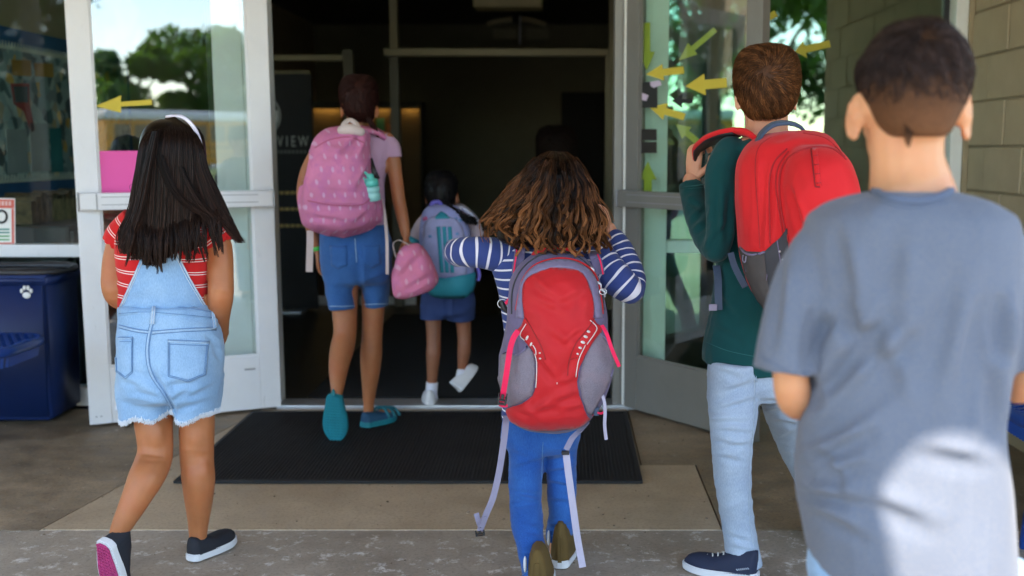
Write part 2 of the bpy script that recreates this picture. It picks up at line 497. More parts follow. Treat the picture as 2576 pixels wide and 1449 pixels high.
BLOCK = simple('painted_block', (.42, .345, .225), .85, var=.07, vscale=5, bscale=120, bstr=.5, bdist=.002)
MORTAR = simple('painted_mortar', (.33, .27, .175), .9, var=.1)
CANOPY_M = simple('canopy_underside', (.54, .45, .32), .8, var=.06)
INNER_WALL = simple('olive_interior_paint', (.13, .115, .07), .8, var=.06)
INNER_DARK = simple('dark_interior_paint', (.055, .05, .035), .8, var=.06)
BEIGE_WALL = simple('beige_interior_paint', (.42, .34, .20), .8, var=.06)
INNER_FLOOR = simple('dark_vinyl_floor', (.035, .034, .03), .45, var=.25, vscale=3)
INNER_FRAME = simple('olive_door_frame', (.26, .22, .12), .5, var=.05)
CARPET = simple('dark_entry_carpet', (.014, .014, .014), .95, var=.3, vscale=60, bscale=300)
MAT_M = bpy.data.materials.new('black_ribbed_matting')
_t = NT(MAT_M)
_c = _t.ramp(_t.noise(3, 6, .6), [(.35, (.010, .0105, .012)), (.7, (.020, .020, .022))])
_c = _t.mix(_t.ramp(_t.noise(26, 5, .7), [(.70, 0.), (.73, .8)]), _c, (.10, .085, .07))
_t.col(_c); _t.b.inputs['Roughness'].default_value = .85; _t.bump(_t.noise(160, 3), .6, .003)
YELLOW_PAPER = simple('yellow_paper', (.62, .50, .055), .7, var=.04)
LIME_PAPER = simple('lime_paper', (.46, .40, .045), .7, var=.04)
BLACK_PAPER = simple('black_paper', (.02, .022, .022), .7, var=.04)
PINK_PAPER = simple('pink_paper', (.80, .10, .40), .65, var=.03, vscale=3)
LILAC_PAPER = simple('lilac_tape', (.60, .50, .66), .6, var=.05)
WHITE_PAPER = simple('white_paper', (.72, .72, .70), .7, var=.04)
BLUE_PLASTIC = simple('blue_bin_plastic', (.006, .022, .105), .45, var=.2, vscale=2.5, bscale=14, bstr=.15)
BLUE_STEEL = simple('blue_coated_steel', (.006, .045, .24), .32, var=.12, coat=.3)

def skin_mat(name, c, red=1.0):
    m = bpy.data.materials.new(name); t = NT(m)
    k = t.ramp(t.noise(9, 5, .6), [(.3, tuple(x * .86 for x in c)), (.7, tuple(min(1, x * 1.1) for x in c))])
    k = t.mix(t.math('MULTIPLY', t.ramp(t.noise(11, 5), [(.42, 0.), (.7, 1.)]), .5), k, (c[0] * 1.02, c[1] * .78, c[2] * .72))
    t.col(k); t.b.inputs['Roughness'].default_value = .5; t.b.inputs['Specular IOR Level'].default_value = .42
    t.b.inputs['Subsurface Weight'].default_value = .22; t.b.inputs['Subsurface Radius'].default_value = (.02, .007, .003); t.b.inputs['Subsurface Scale'].default_value = .5
    t.bump(t.noise(260, 2), .10, .001); return m
SKIN_TAN = skin_mat('tan_skin', (.39, .145, .056))
SKIN_FAIR = skin_mat('fair_skin', (.60, .30, .18))
SKIN_MID = skin_mat('warm_skin', (.60, .29, .145))
SKIN_BROWN = skin_mat('brown_skin', (.36, .14, .06))
SKIN_DEEP = skin_mat('deep_brown_skin', (.26, .105, .055))
LIP = simple('lips', (.40, .13, .11), .5); EYE_W = simple('eye_white', (.75, .74, .72), .25); IRIS = simple('iris', (.03, .018, .012), .2)

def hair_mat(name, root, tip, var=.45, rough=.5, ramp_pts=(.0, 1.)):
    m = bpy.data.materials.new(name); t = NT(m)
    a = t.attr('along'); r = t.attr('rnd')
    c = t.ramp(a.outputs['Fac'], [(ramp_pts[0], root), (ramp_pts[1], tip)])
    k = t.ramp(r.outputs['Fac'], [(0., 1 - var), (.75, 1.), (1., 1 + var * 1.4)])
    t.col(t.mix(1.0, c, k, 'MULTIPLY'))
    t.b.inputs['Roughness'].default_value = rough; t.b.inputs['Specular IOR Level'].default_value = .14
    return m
HAIR_BLACK = hair_mat('straight_dark_hair', (.006, .0034, .003), (.026, .0115, .0075), .85, .36)
HAIR_CURLY = hair_mat('curly_brown_hair', (.022, .009, .004), (.15, .060, .022), .95, .36, (.30, 1.))  # copper tips put the light on the hair ends into the colour
HAIR_AUBURN = hair_mat('short_auburn_hair', (.060, .022, .007), (.15, .060, .020), .7, .45)
HAIR_BOY = hair_mat('short_dark_brown_hair', (.028, .016, .012), (.042, .026, .022), .5, .42)
HAIR_FADE = hair_mat('clipped_brown_hair', (.038, .016, .007), (.17, .075, .034), .35, .6)
HAIR_TEEN = hair_mat('cropped_dark_red_hair', (.025, .007, .005), (.03, .009, .007), .4, .5)
HAIR_DIM = hair_mat('dim_dark_brown_hair', (.017, .010, .008), (.022, .013, .010), .4, .6)
HAIR_JET = hair_mat('jet_black_hair', (.006, .005, .006), (.010, .009, .010), .4, .4)

def denim(name, c, pale, worn=.5, fine=1.0):
    m = bpy.data.materials.new(name); t = NT(m)
    k = t.ramp(t.noise(5, 6, .6), [(.34, c), (.36 + .3 * (1.2 - worn), tuple(a * .5 + b * .5 for a, b in zip(c, pale))), (.85, pale)])
    v = t.noise(520, 2, .5, stretch=(1, 1, .22)); h = t.noise(420, 2, .5, stretch=(.2, .2, 1.3))
    k = t.mix(.2, k, t.ramp(v, [(.3, tuple(x * .55 for x in c)), (.7, tuple(min(1, x * 1.25) for x in pale))]))
    t.col(k); t.b.inputs['Roughness'].default_value = .88; t.b.inputs['Specular IOR Level'].default_value = .2
    t.b.inputs['Sheen Weight'].default_value = .15
    t.bump(t.math('ADD', v, h), .35 * fine, .0012); return m
DENIM_LIGHT = denim('pale_blue_denim', (.18, .325, .54), (.35, .51, .69))
DENIM_SEAM = denim('denim_seam', (.15, .29, .50), (.42, .56, .72), .8)
DENIM_MID = denim('bright_blue_denim', (.012, .062, .27), (.042, .16, .45), .4)
DENIM_ICE = denim('bleached_blue_denim', (.26, .325, .43), (.42, .495, .59))
DENIM_SHORT = denim('blue_denim_shorts', (.022, .085, .27), (.055, .16, .40), .4)
NAVY_CLOTH = simple('navy_cotton', (.022, .045, .15), .9, var=.15, bscale=300, bstr=.2)
FRINGE = simple('white_cotton_fringe', (.70, .75, .82), .95, var=.05)
THREAD_PALE = simple('pale_thread', (.50, .56, .64), .8, var=.1, vscale=200)
THREAD_BLUE = simple('blue_thread', (.10, .21, .40), .8, var=.1, vscale=200)

def knit(name, c, var=.1, heather=0., hc=(1, 1, 1), bstr=.25):
    m = bpy.data.materials.new(name); t = NT(m)
    k = t.ramp(t.noise(6, 4), [(.3, tuple(x * (1 - var) for x in c)), (.7, tuple(min(1, x * (1 + var)) for x in c))])
    if heather: k = t.mix(t.math('MULTIPLY', t.ramp(t.noise(330, 3, .7), [(.42, 0.), (.62, 1.)]), heather), k, hc)
    t.col(k); t.b.inputs['Roughness'].default_value = .92; t.b.inputs['Specular IOR Level'].default_value = .15
    t.b.inputs['Sheen Weight'].default_value = .12; t.bump(t.noise(500, 2), bstr, .001); return m
def striped(name, base, line, period, w, pair=None, attr='band'):
    """stripes dyed into the cloth, laid out along the attribute 'band' (metres along the garment)"""
    m = bpy.data.materials.new(name); t = NT(m)
    a = t.attr(attr).outputs['Fac']
    f = t.math('FRACT', t.math('DIVIDE', a, period))
    def band(c0):
        d = t.math('ABSOLUTE', t.math('SUBTRACT', f, c0))
        return t.math('LESS_THAN', d, w / period / 2)
    k = band(.5)
    if pair: k = t.math('MAXIMUM', k, band(.5 + pair / period))
    b = t.ramp(t.noise(6, 4), [(.3, tuple(x * .88 for x in base)), (.7, tuple(min(1, x * 1.1) for x in base))])
    t.col(t.mix(k, b, line)); t.b.inputs['Roughness'].default_value = .92; t.b.inputs['Specular IOR Level'].default_value = .15
    t.b.inputs['Sheen Weight'].default_value = .1; t.bump(t.noise(500, 2), .25, .001); return m
RED_STRIPE = striped('red_knit_with_paired_white_lines', (.52, .017, .018), (.72, .58, .56), .040, .0026, .0072)
NAVY_STRIPE = striped('navy_jersey_with_white_lines', (.035, .055, .19), (.66, .64, .70), .0265, .0052)
RED_KNIT = knit('red_knit', (.52, .017, .018))
TEAL_KNIT = knit('dark_teal_jersey', (.004, .048, .050), .12)
GREY_KNIT = knit('heather_blue_grey_jersey', (.112, .134, .184), .06, .35, (.205, .20, .205))
GREY_RIB = knit('blue_grey_collar_rib', (.095, .12, .18), .06)
LILAC_KNIT = knit('lilac_jersey', (.46, .29, .42), .06)
DARK_KNIT = knit('black_jersey', (.012, .011, .012), .06)
SOCK = knit('white_sock', (.66, .68, .78), .04)

def nylon(name, c, rough=.6, cell=900, bstr=.2, var=.1, sheen=.1):
    m = bpy.data.materials.new(name); t = NT(m)
    t.col(t.ramp(t.noise(7, 5), [(.3, tuple(x * (1 - var) for x in c)), (.7, tuple(min(1, x * (1 + var)) for x in c))]))
    t.b.inputs['Roughness'].default_value = rough; t.b.inputs['Specular IOR Level'].default_value = .3; t.b.inputs['Sheen Weight'].default_value = sheen
    t.bump(t.math('ADD', t.noise(cell, 2), t.math('MULTIPLY', t.noise(30, 4), 2.)), bstr, .0015); return m
RED_NYLON = nylon('red_nylon', (.47, .008, .013), .62)
RED_PACK = nylon('scarlet_canvas', (.60, .007, .011), .7, 700)
PURPLE_NYLON = nylon('grey_violet_nylon', (.125, .100, .185), .65)
LAVENDER_NYLON = nylon('grey_lavender_nylon', (.165, .138, .225), .65)
CHARCOAL_NYLON = nylon('charcoal_nylon', (.040, .040, .048), .7)
SLATE_WEB = nylon('slate_webbing', (.055, .08, .13), .75, 600, .3)
GREY_WEB = nylon('lilac_grey_webbing', (.235, .215, .30), .75, 600, .4)
PALE_WEB = nylon('pale_grey_webbing', (.40, .37, .47), .75, 600, .4)
ROSE_WEB = nylon('crimson_webbing', (.72, .010, .075), .65, 600, .4)
CREAM_WEB = nylon('cream_webbing', (.55, .46, .44), .75, 600, .3)
PRINT_WHITE = simple('reflective_print', (.66, .62, .60), .5, var=.06)
PRINT_GOLD = simple('gold_print', (.42, .26, .06), .5, var=.06)
def meshcloth(name, c, c2):
    m = bpy.data.materials.new(name); t = NT(m)
    v = t.new('ShaderNodeTexVoronoi'); v.inputs['Scale'].default_value = 560; t.link(t.co((1, .5, .75)), v.inputs['Vector'])
    k = t.ramp(v.outputs['Distance'], [(.25, c2), (.45, c)])
    k = t.mix(t.math('MULTIPLY', t.ramp(t.noise(16, 4), [(.45, 0.), (.75, 1.)]), .3), k, (.34, .19, .22))
    t.col(k); t.b.inputs['Roughness'].default_value = .75; t.bump(v.outputs['Distance'], .5, .0015); return m
MESH_CLOTH = meshcloth('grey_mesh_cloth', (.20, .17, .21), (.11, .095, .125))
def printed(name, c, motif, sx, sz, c2=None):
    """cloth printed with rows of small pale motifs"""
    m = bpy.data.materials.new(name); t = NT(m)
    sep = t.new('ShaderNodeSeparateXYZ'); t.link(t.co(), sep.inputs[0])
    z = t.math('DIVIDE', sep.outputs[2], sz); row = t.math('FLOOR', z)
    x = t.math('ADD', t.math('DIVIDE', t.math('ADD', sep.outputs[0], t.math('MULTIPLY', sep.outputs[1], .6)), sx), t.math('MULTIPLY', t.math('MODULO', row, 2.), .5))
    fx = t.math('ABSOLUTE', t.math('SUBTRACT', t.math('FRACT', x), .5)); fz = t.math('ABSOLUTE', t.math('SUBTRACT', t.math('FRACT', z), .5))
    e = t.math('ADD', t.math('POWER', t.math('DIVIDE', fx, .20), 2.), t.math('POWER', t.math('DIVIDE', fz, .34), 2.))
    e = t.math('ADD', e, t.math('MULTIPLY', t.noise(60, 3), .9))
    k = t.ramp(e, [(.0, 1.), (.62, .85), (1., 0.)])
    b = t.ramp(t.noise(9, 4), [(.3, tuple(q * .85 for q in c)), (.7, tuple(min(1, q * 1.12) for q in c))])
    if c2: b = t.mix(t.math('MULTIPLY', t.ramp(t.noise(24, 3), [(.5, 0.), (.6, 1.)]), .4), b, c2)
    t.col(t.mix(t.math('MULTIPLY', k, .58), b, motif)); t.b.inputs['Roughness'].default_value = .8; t.bump(t.noise(25, 4), .2, .002); return m
PINK_PRINT = printed('pink_cloth_with_pale_motifs', (.56, .175, .33), (.60, .46, .66), .045, .052, (.45, .13, .35))
PINK_PRINT_BAG = printed('pink_lunch_cloth_with_pale_motifs', (.58, .17, .30), (.66, .45, .58), .05, .06, (.50, .16, .35))
LAVENDER_BAG = simple('pale_periwinkle_cloth', (.33, .35, .60), .75, var=.10, vscale=20, bscale=60)
PERI_BAG = simple('periwinkle_cloth', (.29, .32, .62), .75, var=.12, vscale=18)
TEAL_BAG = simple('turquoise_cloth', (.02, .26, .36), .7, var=.10)
TEAL_DARK = simple('dark_turquoise_cloth', (.012, .15, .20), .7, var=.10)
TEAL_RUBBER = simple('teal_rubber_sole', (.006, .20, .26), .6, var=.15, vscale=18, bscale=40, bstr=.4)
TEAL_STRAP = simple('blue_sandal_strap', (.010, .07, .16), .7, var=.2)
MINT_PLASTIC = simple('mint_plastic', (.10, .52, .45), .35, var=.05)
MINT_PALE = simple('pale_mint_plastic', (.28, .60, .58), .35, var=.05)
NAVY_SHOE = simple('black_navy_canvas', (.010, .012, .020), .8, var=.2, bscale=300)
NAVY_WOOL = simple('navy_wool_shoe', (.012, .018, .045), .85, var=.2, bscale=250, bstr=.4)
SOLE_WHITE = simple('white_sole_rubber', (.62, .63, .66), .55, var=.06)
SOLE_PINK = simple('pink_sole_rubber', (.40, .035, .15), .7, var=.12, vscale=30)
OLIVE_CANVAS = simple('olive_brown_canvas', (.10, .060, .012), .85, var=.18, bscale=250)
def leafmat(name, c):
    m = simple(name, c, .6, var=.5, vscale=1.3); t = m.node_tree; p = t.nodes['Principled BSDF']; out = t.nodes['Material Output']
    tl = t.nodes.new('ShaderNodeBsdfTranslucent'); tl.inputs['Color'].default_value = (c[0] * 2.2, c[1] * 2.2, c[2] * 1.2, 1); mx = t.nodes.new('ShaderNodeMixShader'); mx.inputs[0].default_value = .45
    t.links.new(p.outputs[0], mx.inputs[1]); t.links.new(tl.outputs[0], mx.inputs[2]); t.links.new(mx.outputs[0], out.inputs[0]); return m
LEAF_A = leafmat('leaf_green', (.060, .125, .018))
LEAF_B = leafmat('leaf_dark_green', (.022, .060, .014))
BARK = simple('bark', (.09, .07, .05), .9, var=.3)
BUS_YELLOW = simple('school_bus_yellow', (.62, .27, .012), .4, var=.04)
BUS_WHITE = simple('white_bus_roof', (.78, .78, .78), .45, var=.03)
BUS_GLASS = simple('dark_bus_glass', (.02, .03, .03), .1, var=.1)
# ================================================================ the setting
DF = 5.05                                     # the front of the school stands 5.05 m from the camera
def sheet(name, poly, z, m, kind='structure', th=None):
    if th is None: me = mesh([(x, y, z) for x, y in poly], [tuple(range(len(poly)))])
    else: me = prism(poly, th, lambda a, b, t: Vector((a, b, z - th + t)))
    o = put(name, me, m, smooth=False); tag(o, kind=kind); return o
sheet('ground', [(-250, -250), (250, -250), (250, 250), (-250, 250)], -.03, ASPHALT)
sheet('lawn', [(-60, -60), (60, -60), (60, -22), (-60, -22)], -.02, GRASS)
sheet('lawn', [(-40, -20), (-9, -20), (-9, 14), (-40, 14)], -.02, GRASS)
g = .004
sheet('pavement', [(-1.737, 3.362), (.52, 3.362), (.52, 4.08), (.302, 4.08), (.302, 5.0), (-1.463, 5.0)], 0, CONC_PAD, th=.12)
sheet('pavement', [(-7, -14), (9, -14), (9, 3.352), (-7, 3.352)], -.001, CONC_FRONT, th=.12)  # unseen far part is added to bounce sunlight towards the entrance
sheet('pavement', [(-7, 3.362), (-1.745, 3.362), (-1.47, 5.0), (-7, 5.0)], -.002, CONC_SIDE, th=.12)
sheet('pavement', [(.527, 3.362), (4, 3.362), (4, 5.0), (.309, 5.0), (.309, 4.087), (.527, 4.087)], -.002, CONC_SIDE, th=.12)
JOINT = simple('pale_joint_filler', (.66, .60, .50), .9, var=.5, vscale=14)
o = put('joint_filler', boxes([(-1.74, .525, 3.3525, 3.3615, -.05, -.0025), (.53, 3, 3.3525, 3.3615, -.05, -.006), (-4, -1.75, 3.3525, 3.3615, -.05, -.006)]), JOINT, smooth=False); tag(o, kind='structure')
# small litter of leaves and grit
rs = np.random.default_rng(4)
gv = []
for k in range(420):
    x, y = rs.uniform(-2.6, 1.9), rs.uniform(2.6, 5.0); s = rs.uniform(.0015, .0045) * (1.6 if k % 17 == 0 else 1)
    gv.append(ball((x, y, s * .3), s, s * rs.uniform(.6, 1.4), s * .5, 6, 4))
o = put('grit', mesh(*merge(gv)), simple('grit', (.20, .15, .10), .9, var=.6, vscale=9)); tag(o, kind='stuff')

# ---------------------------------------------------------------- door mat
mt = thing('door_mat', 'black ribbed rubber door mat lying on the tan concrete before the doorway', 'mat', (-.6, 4.5, 0))
q = [G(437, 1218), G(1617, 1218), G(1577, 1040), G(634, 1040)]
def matp(a, b, z): return tuple(q[0].lerp(q[1], a).lerp(q[3].lerp(q[2], a), b) + Vector((0, 0, z)))
bw = mesh(*merge([vf(prism([(0, 0), (1, 0), (1, 1), (0, 1)], 1, lambda a, b, t: Vector(matp(a, b, .003 + t * .004))))]))
put('backing', bw, MAT_M, mt, smooth=False)
rb = []
N = 118
for i in range(N):
    a0, a1 = .012 + .976 * i / N, .012 + .976 * (i + .58) / N; V = []
    for b in np.linspace(.02, .985, 9):
        w = .0006 * math.sin(b * 40 + i)
        V += [matp(a0 + w, b, .006), matp(a0 + w + .0012, b, .0112), matp(a1 + w - .0012, b, .0112), matp(a1 + w, b, .006)]
    Fc = [(k * 4 + j, k * 4 + j + 1, k * 4 + j + 5, k * 4 + j + 4) for k in range(8) for j in range(3)]
    rb.append((V, Fc))
o = put('rib', mesh(*merge(rb)), MAT_M, mt, smooth=False); o['kind'] = 'stuff'
put('edging', boxes([]) if False else mesh(*merge([vf(prism(p, 1, lambda a, b, t: Vector(matp(a, b, .004 + t * .009)))) for p in ([(0, -.002), (1, -.002), (1, .018), (0, .018)], [(0, .987), (1, .987), (1, 1.0), (0, 1.0)], [(0, .019), (.010, .019), (.010, .986), (0, .986)], [(.990, .019), (1, .019), (1, .986), (.990, .986)])])), DARK_RUBBER, mt, smooth=False)

# ---------------------------------------------------------------- the school front
XL, XR = -1.40, .303                          # door opening
sf = thing('storefront', 'glazed school entrance front of pale frames round the open double doorway', 'entrance', (-.5, DF, 0))
def part(name, b, m, parent, bev=.004, fr=WORLD): return put(name, box(*b, fr=fr, bev=bev, seg=2), m, parent, smooth=False)
part('threshold', (XL, XR + .04, 5.0, 5.15, -.01, .016), BARE_METAL, sf)
part('door_jamb', (XL - .115, XL, DF, DF + .12, 0, 2.2), PALE_FRAME, sf)
part('door_jamb', (.235, .34, DF - .01, DF + .12, 0, 2.2), GREY_METAL, sf)
part('post', (-1.66, XL - .12, DF + .01, DF + .12, 0, 2.2), PALE_FRAME, sf)
part('post', (.345, .49, DF + .005, DF + .12, 0, 2.2), PALE_FRAME, sf)
part('post', (1.815, 1.872, DF - .05, DF + .12, 0, 2.9), PALE_FRAME, sf)
part('post', (-3.9, -3.8, DF + .01, DF + .12, 0, 2.2), PALE_FRAME, sf)
part('rail', (-3.795, -1.662, DF + .012, DF + .10, .735, .795), WHITE_METAL, sf)
part('rail', (.492, 1.813, DF + .012, DF + .10, .755, .815), PALE_FRAME, sf)
part('sill', (-3.795, -1.662, DF + .012, DF + .10, 0, .09), WHITE_METAL, sf)
part('sill', (.492, 1.813, DF + .012, DF + .10, 0, .09), PALE_FRAME, sf)
part('header', (-4.0, 1.872, DF - .02, DF + .14, 2.203, 2.30), PALE_FRAME, sf)
part('head_wall', (-4.0, 2.1, DF, DF + .16, 2.303, 3.2), CANOPY_M, sf)
for x0, x1, z0, z1 in ((-3.797, -1.663, .092, .733), (-3.797, -1.663, .797, 2.201)):
    part('glass_pane', (x0, x1, DF + .05, DF + .056, z0, z1), GLASS_LEFT, sf, 0)
for x0, x1, z0, z1 in ((.491, 1.814, .092, .753), (.491, 1.814, .817, 2.201)):
    part('glass_pane', (x0, x1, DF + .05, DF + .056, z0, z1), GLASS_WIN, sf, 0)
part('gasket', (1.79, 1.8135, DF + .04, DF + .049, .82, 2.2), BLACK_PLASTIC, sf, 0)
part('wall_return', (1.874, 1.90, DF - .055, DF + .12, 0, 2.9), simple('tan_return_trim', (.36, .29, .18), .8), sf)

# block wall on the right, coming towards the camera; every block its own piece
bw = thing('block_wall', 'tan painted concrete block wall along the right edge of the entrance', 'wall', (1.95, 3, 0))
put('mortar_bed', box(1.907, 2.10, 2.36, DF + .02, 0, 2.94), MORTAR, bw, smooth=False)
bl, bh, gap = .40, .203, .010
proto = box(-.003, .02, 0, bl - gap, 0, bh - gap, bev=.004); proto.materials.append(BLOCK)
for c in range(14):
    y = DF - .056 - (.2 if c % 2 else 0)
    y1 = DF - .056
    k = 0
    if c % 2:
        o = put('block', box(1.899, 1.92, y1 - .19, y1, c * bh + .05, c * bh + .05 + bh - gap, bev=.004), BLOCK, bw, smooth=False)
    while y - bl > 2.3:
        o = bpy.data.objects.new('block', proto); COL.objects.link(o); o.parent = bw
        o.matrix_parent_inverse = Matrix.Translation(bw.location).inverted()
        o.location = (1.899 + .0012 * ((k * 7 + c * 5) % 5 - 2) , y - bl + gap, c * bh + .05); y -= bl; k += 1

lw = thing('school_wall', 'tan painted school wall continuing left of the window front', 'wall', (-8, 5.2, 0))
put('wall_body', box(-14, -4.003, DF + .02, DF + .22, 0, 3.4), BLOCK, lw, smooth=False)
put('plinth', box(-14, -4.003, DF - .01, DF + .018, 0, .18, bev=.005), MORTAR, lw, smooth=False)
# unseen canopy over the entrance; its stepped edge is shaped to cast the sun patch
CX0 = -.03
cp = thing('canopy', 'flat pale entrance canopy roof overhead, out of view, its middle bay added to shade the near boy', 'canopy', (-2, 2, 2.95))
put('roof_slab', prism([(-5.5, 5.0), (-5.5, -.5), (-1.3, -.5), (-1.3, -2.4), (CX0, -2.4)] + [(CX0 + .18 - .18 * math.cos(a), -.23 - .22 + .22 * math.sin(a)) for a in np.linspace(0, math.pi / 2, 9)] + [(2.4, -.23), (2.4, 5.0)], .22, lambda a, b, t: Vector((a, b, 2.95 + t))), CANOPY_M, cp, smooth=False)
put('fascia', boxes([(-1.3, CX0, -2.46, -2.402, 2.95, 3.2), (-5.56, -1.302, -.56, -.502, 2.95, 3.2)], bev=.004), WHITE_METAL, cp, smooth=False)
for x, y in ((-5.2, -.3), (-5.2, 1.4)):
    part('column', (x - .07, x + .07, y - .07, y + .07, 0, 2.948), WHITE_METAL, cp)

# ---------------------------------------------------------------- inside
def shell(name, b, m):
    o = put(name, box(*b), m, smooth=False); tag(o, kind='structure'); return o
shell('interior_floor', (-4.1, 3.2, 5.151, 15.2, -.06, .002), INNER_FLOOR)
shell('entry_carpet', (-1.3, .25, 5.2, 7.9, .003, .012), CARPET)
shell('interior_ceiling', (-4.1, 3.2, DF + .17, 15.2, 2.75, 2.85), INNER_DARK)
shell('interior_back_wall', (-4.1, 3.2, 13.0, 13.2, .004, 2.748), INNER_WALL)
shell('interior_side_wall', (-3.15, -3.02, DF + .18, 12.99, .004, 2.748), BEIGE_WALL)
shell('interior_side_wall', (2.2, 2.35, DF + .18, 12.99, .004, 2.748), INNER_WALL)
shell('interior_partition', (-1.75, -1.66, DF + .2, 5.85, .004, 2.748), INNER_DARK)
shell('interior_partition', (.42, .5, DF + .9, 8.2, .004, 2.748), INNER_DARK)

fd = thing('inner_door_frame', 'olive frame of the second doorway seen inside the dark hall', 'door frame', (-.5, 8.3, 0))
D2 = 8.3
def pxr(x0, x1, y0, y1, d): a = W(x0, y1, d); b = W(x1, y0, d); return a.x, b.x, a.z, b.z
x0, x1, z0, z1 = pxr(965, 1540, 122, 140, D2); part('transom_bar', (x0, x1, D2, D2 + .1, z0, z1), INNER_FRAME, fd)
x0, x1, _, _ = pxr(978, 998, 0, 10, D2); part('mullion', (x0, x1, D2, D2 + .1, z1 + .002, 2.745), INNER_FRAME, fd)
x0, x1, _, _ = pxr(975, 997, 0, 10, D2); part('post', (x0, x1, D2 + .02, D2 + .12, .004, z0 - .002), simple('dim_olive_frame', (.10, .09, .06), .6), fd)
x0, x1, _, _ = pxr(1524, 1541, 0, 10, D2); part('post', (x0, x1, D2 - .02, D2 + .1, .004, z0 - .002), INNER_FRAME, fd)
x0, x1, _, _ = pxr(1533, 1548, 0, 10, D2 - .1); part('post', (x0, x1, D2 - .12, D2 - .03, .004, 2.745), INNER_FRAME, fd)
x0, x1, zz0, zz1 = pxr(660, 878, 138, 152, D2 + .2); part('transom_bar', (x0, x1, D2 + .2, D2 + .26, zz0, zz1), INNER_FRAME, fd)
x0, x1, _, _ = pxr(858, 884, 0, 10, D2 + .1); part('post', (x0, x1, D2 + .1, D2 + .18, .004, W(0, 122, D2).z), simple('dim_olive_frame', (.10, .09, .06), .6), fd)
x0, x1, zz0, zz1 = pxr(660, 780, 178, 186, D2 + .15); part('rail', (x0, x1, D2 + .135, D2 + .19, zz0, zz1), INNER_FRAME, fd)

bn = thing('banner', 'black standing banner with white lettering VIEW and a round emblem behind the left door', 'banner', (-2.2, 8.1, 0))
x0, x1, zz0, zz1 = pxr(560, 783, 186, 768, 8.1)
put('panel', box(x0, x1, 8.1, 8.12, .02, zz1, bev=.003), simple('black_banner_cloth', (.008, .008, .010), .75), bn, smooth=False)
part('foot', (x0 + .1, x1 - .1, 7.95, 8.25, .003, .02), BARE_METAL, bn)
c = W(729, 357, 8.095)
put('lettering', text_mesh('V I E W', .115, lambda x, y, z: (c.x + .022 + x * .64, 8.099 - z, c.z + y)), simple('dim_white_letters', (.42, .42, .40), .6), bn, smooth=False)
c2 = W(728, 382, 8.095)
put('small_lettering', mesh(*merge([vf(box(c2.x - .13 + k * .03, c2.x - .112 + k * .03, 8.0965, 8.099, c2.z - .012, c2.z + .012)) for k in range(9)])), simple('dim_grey_print', (.12, .12, .12), .6), bn, smooth=False)
cc = W(650, 290, 8.095); rr = .17
V = [tuple((cc.x + rr * k * math.cos(a), 8.0985 - .0006 * j, cc.z + rr * k * math.sin(a))) for j, k in ((0, 1.0), (0, .92)) for a in np.linspace(0, 6.2832, 40, endpoint=False)]
put('emblem_ring', mesh(V, [(i, (i + 1) % 40, 40 + (i + 1) % 40, 40 + i) for i in range(40)]), simple('dim_white_print', (.30, .30, .30), .6), bn, smooth=False)
pts = [(cc.x + rr * .88 * math.cos(a), cc.z + rr * .88 * math.sin(a)) for a in np.linspace(math.pi * 1.12, math.pi * 2 + .30, 26)]
pts += [(cc.x + rr * .55, cc.z + rr * .02), (cc.x + rr * .30, cc.z - rr * .15), (cc.x, cc.z + rr * .12), (cc.x - rr * .4, cc.z - .2 * rr)]
put('emblem', prism(pts, .002, lambda a, b, t: Vector((a, 8.0985 - t, b))), simple('pale_print', (.55, .55, .55), .6), bn, smooth=False)
for y in (485, 526, 568):
    e = W(722, y, 8.095)
    put('gold_line', mesh(*merge([vf(box(e.x - .10 + k * .042, e.x - .068 + k * .042, 8.0965, 8.099, e.z - .011, e.z + .011)) for k in range(6)])), simple('gold_print_dim', (.42, .28, .08), .6), bn, smooth=False)
shell('dark_doorway', (W(1412, 300, 12.9).x, W(1532, 300, 12.9).x, 12.9, 12.98, .004, W(1412, 232, 12.9).z), simple('unlit_doorway', (.006, .006, .005), .8))  # solid near-black slab: the darkness of the opening is put into its colour
o = put('baseboard', box(-3.0, -1.2, 8.44, 8.46, .004, .075), simple('pale_baseboard', (.55, .55, .52), .6), smooth=False); tag(o, kind='structure')

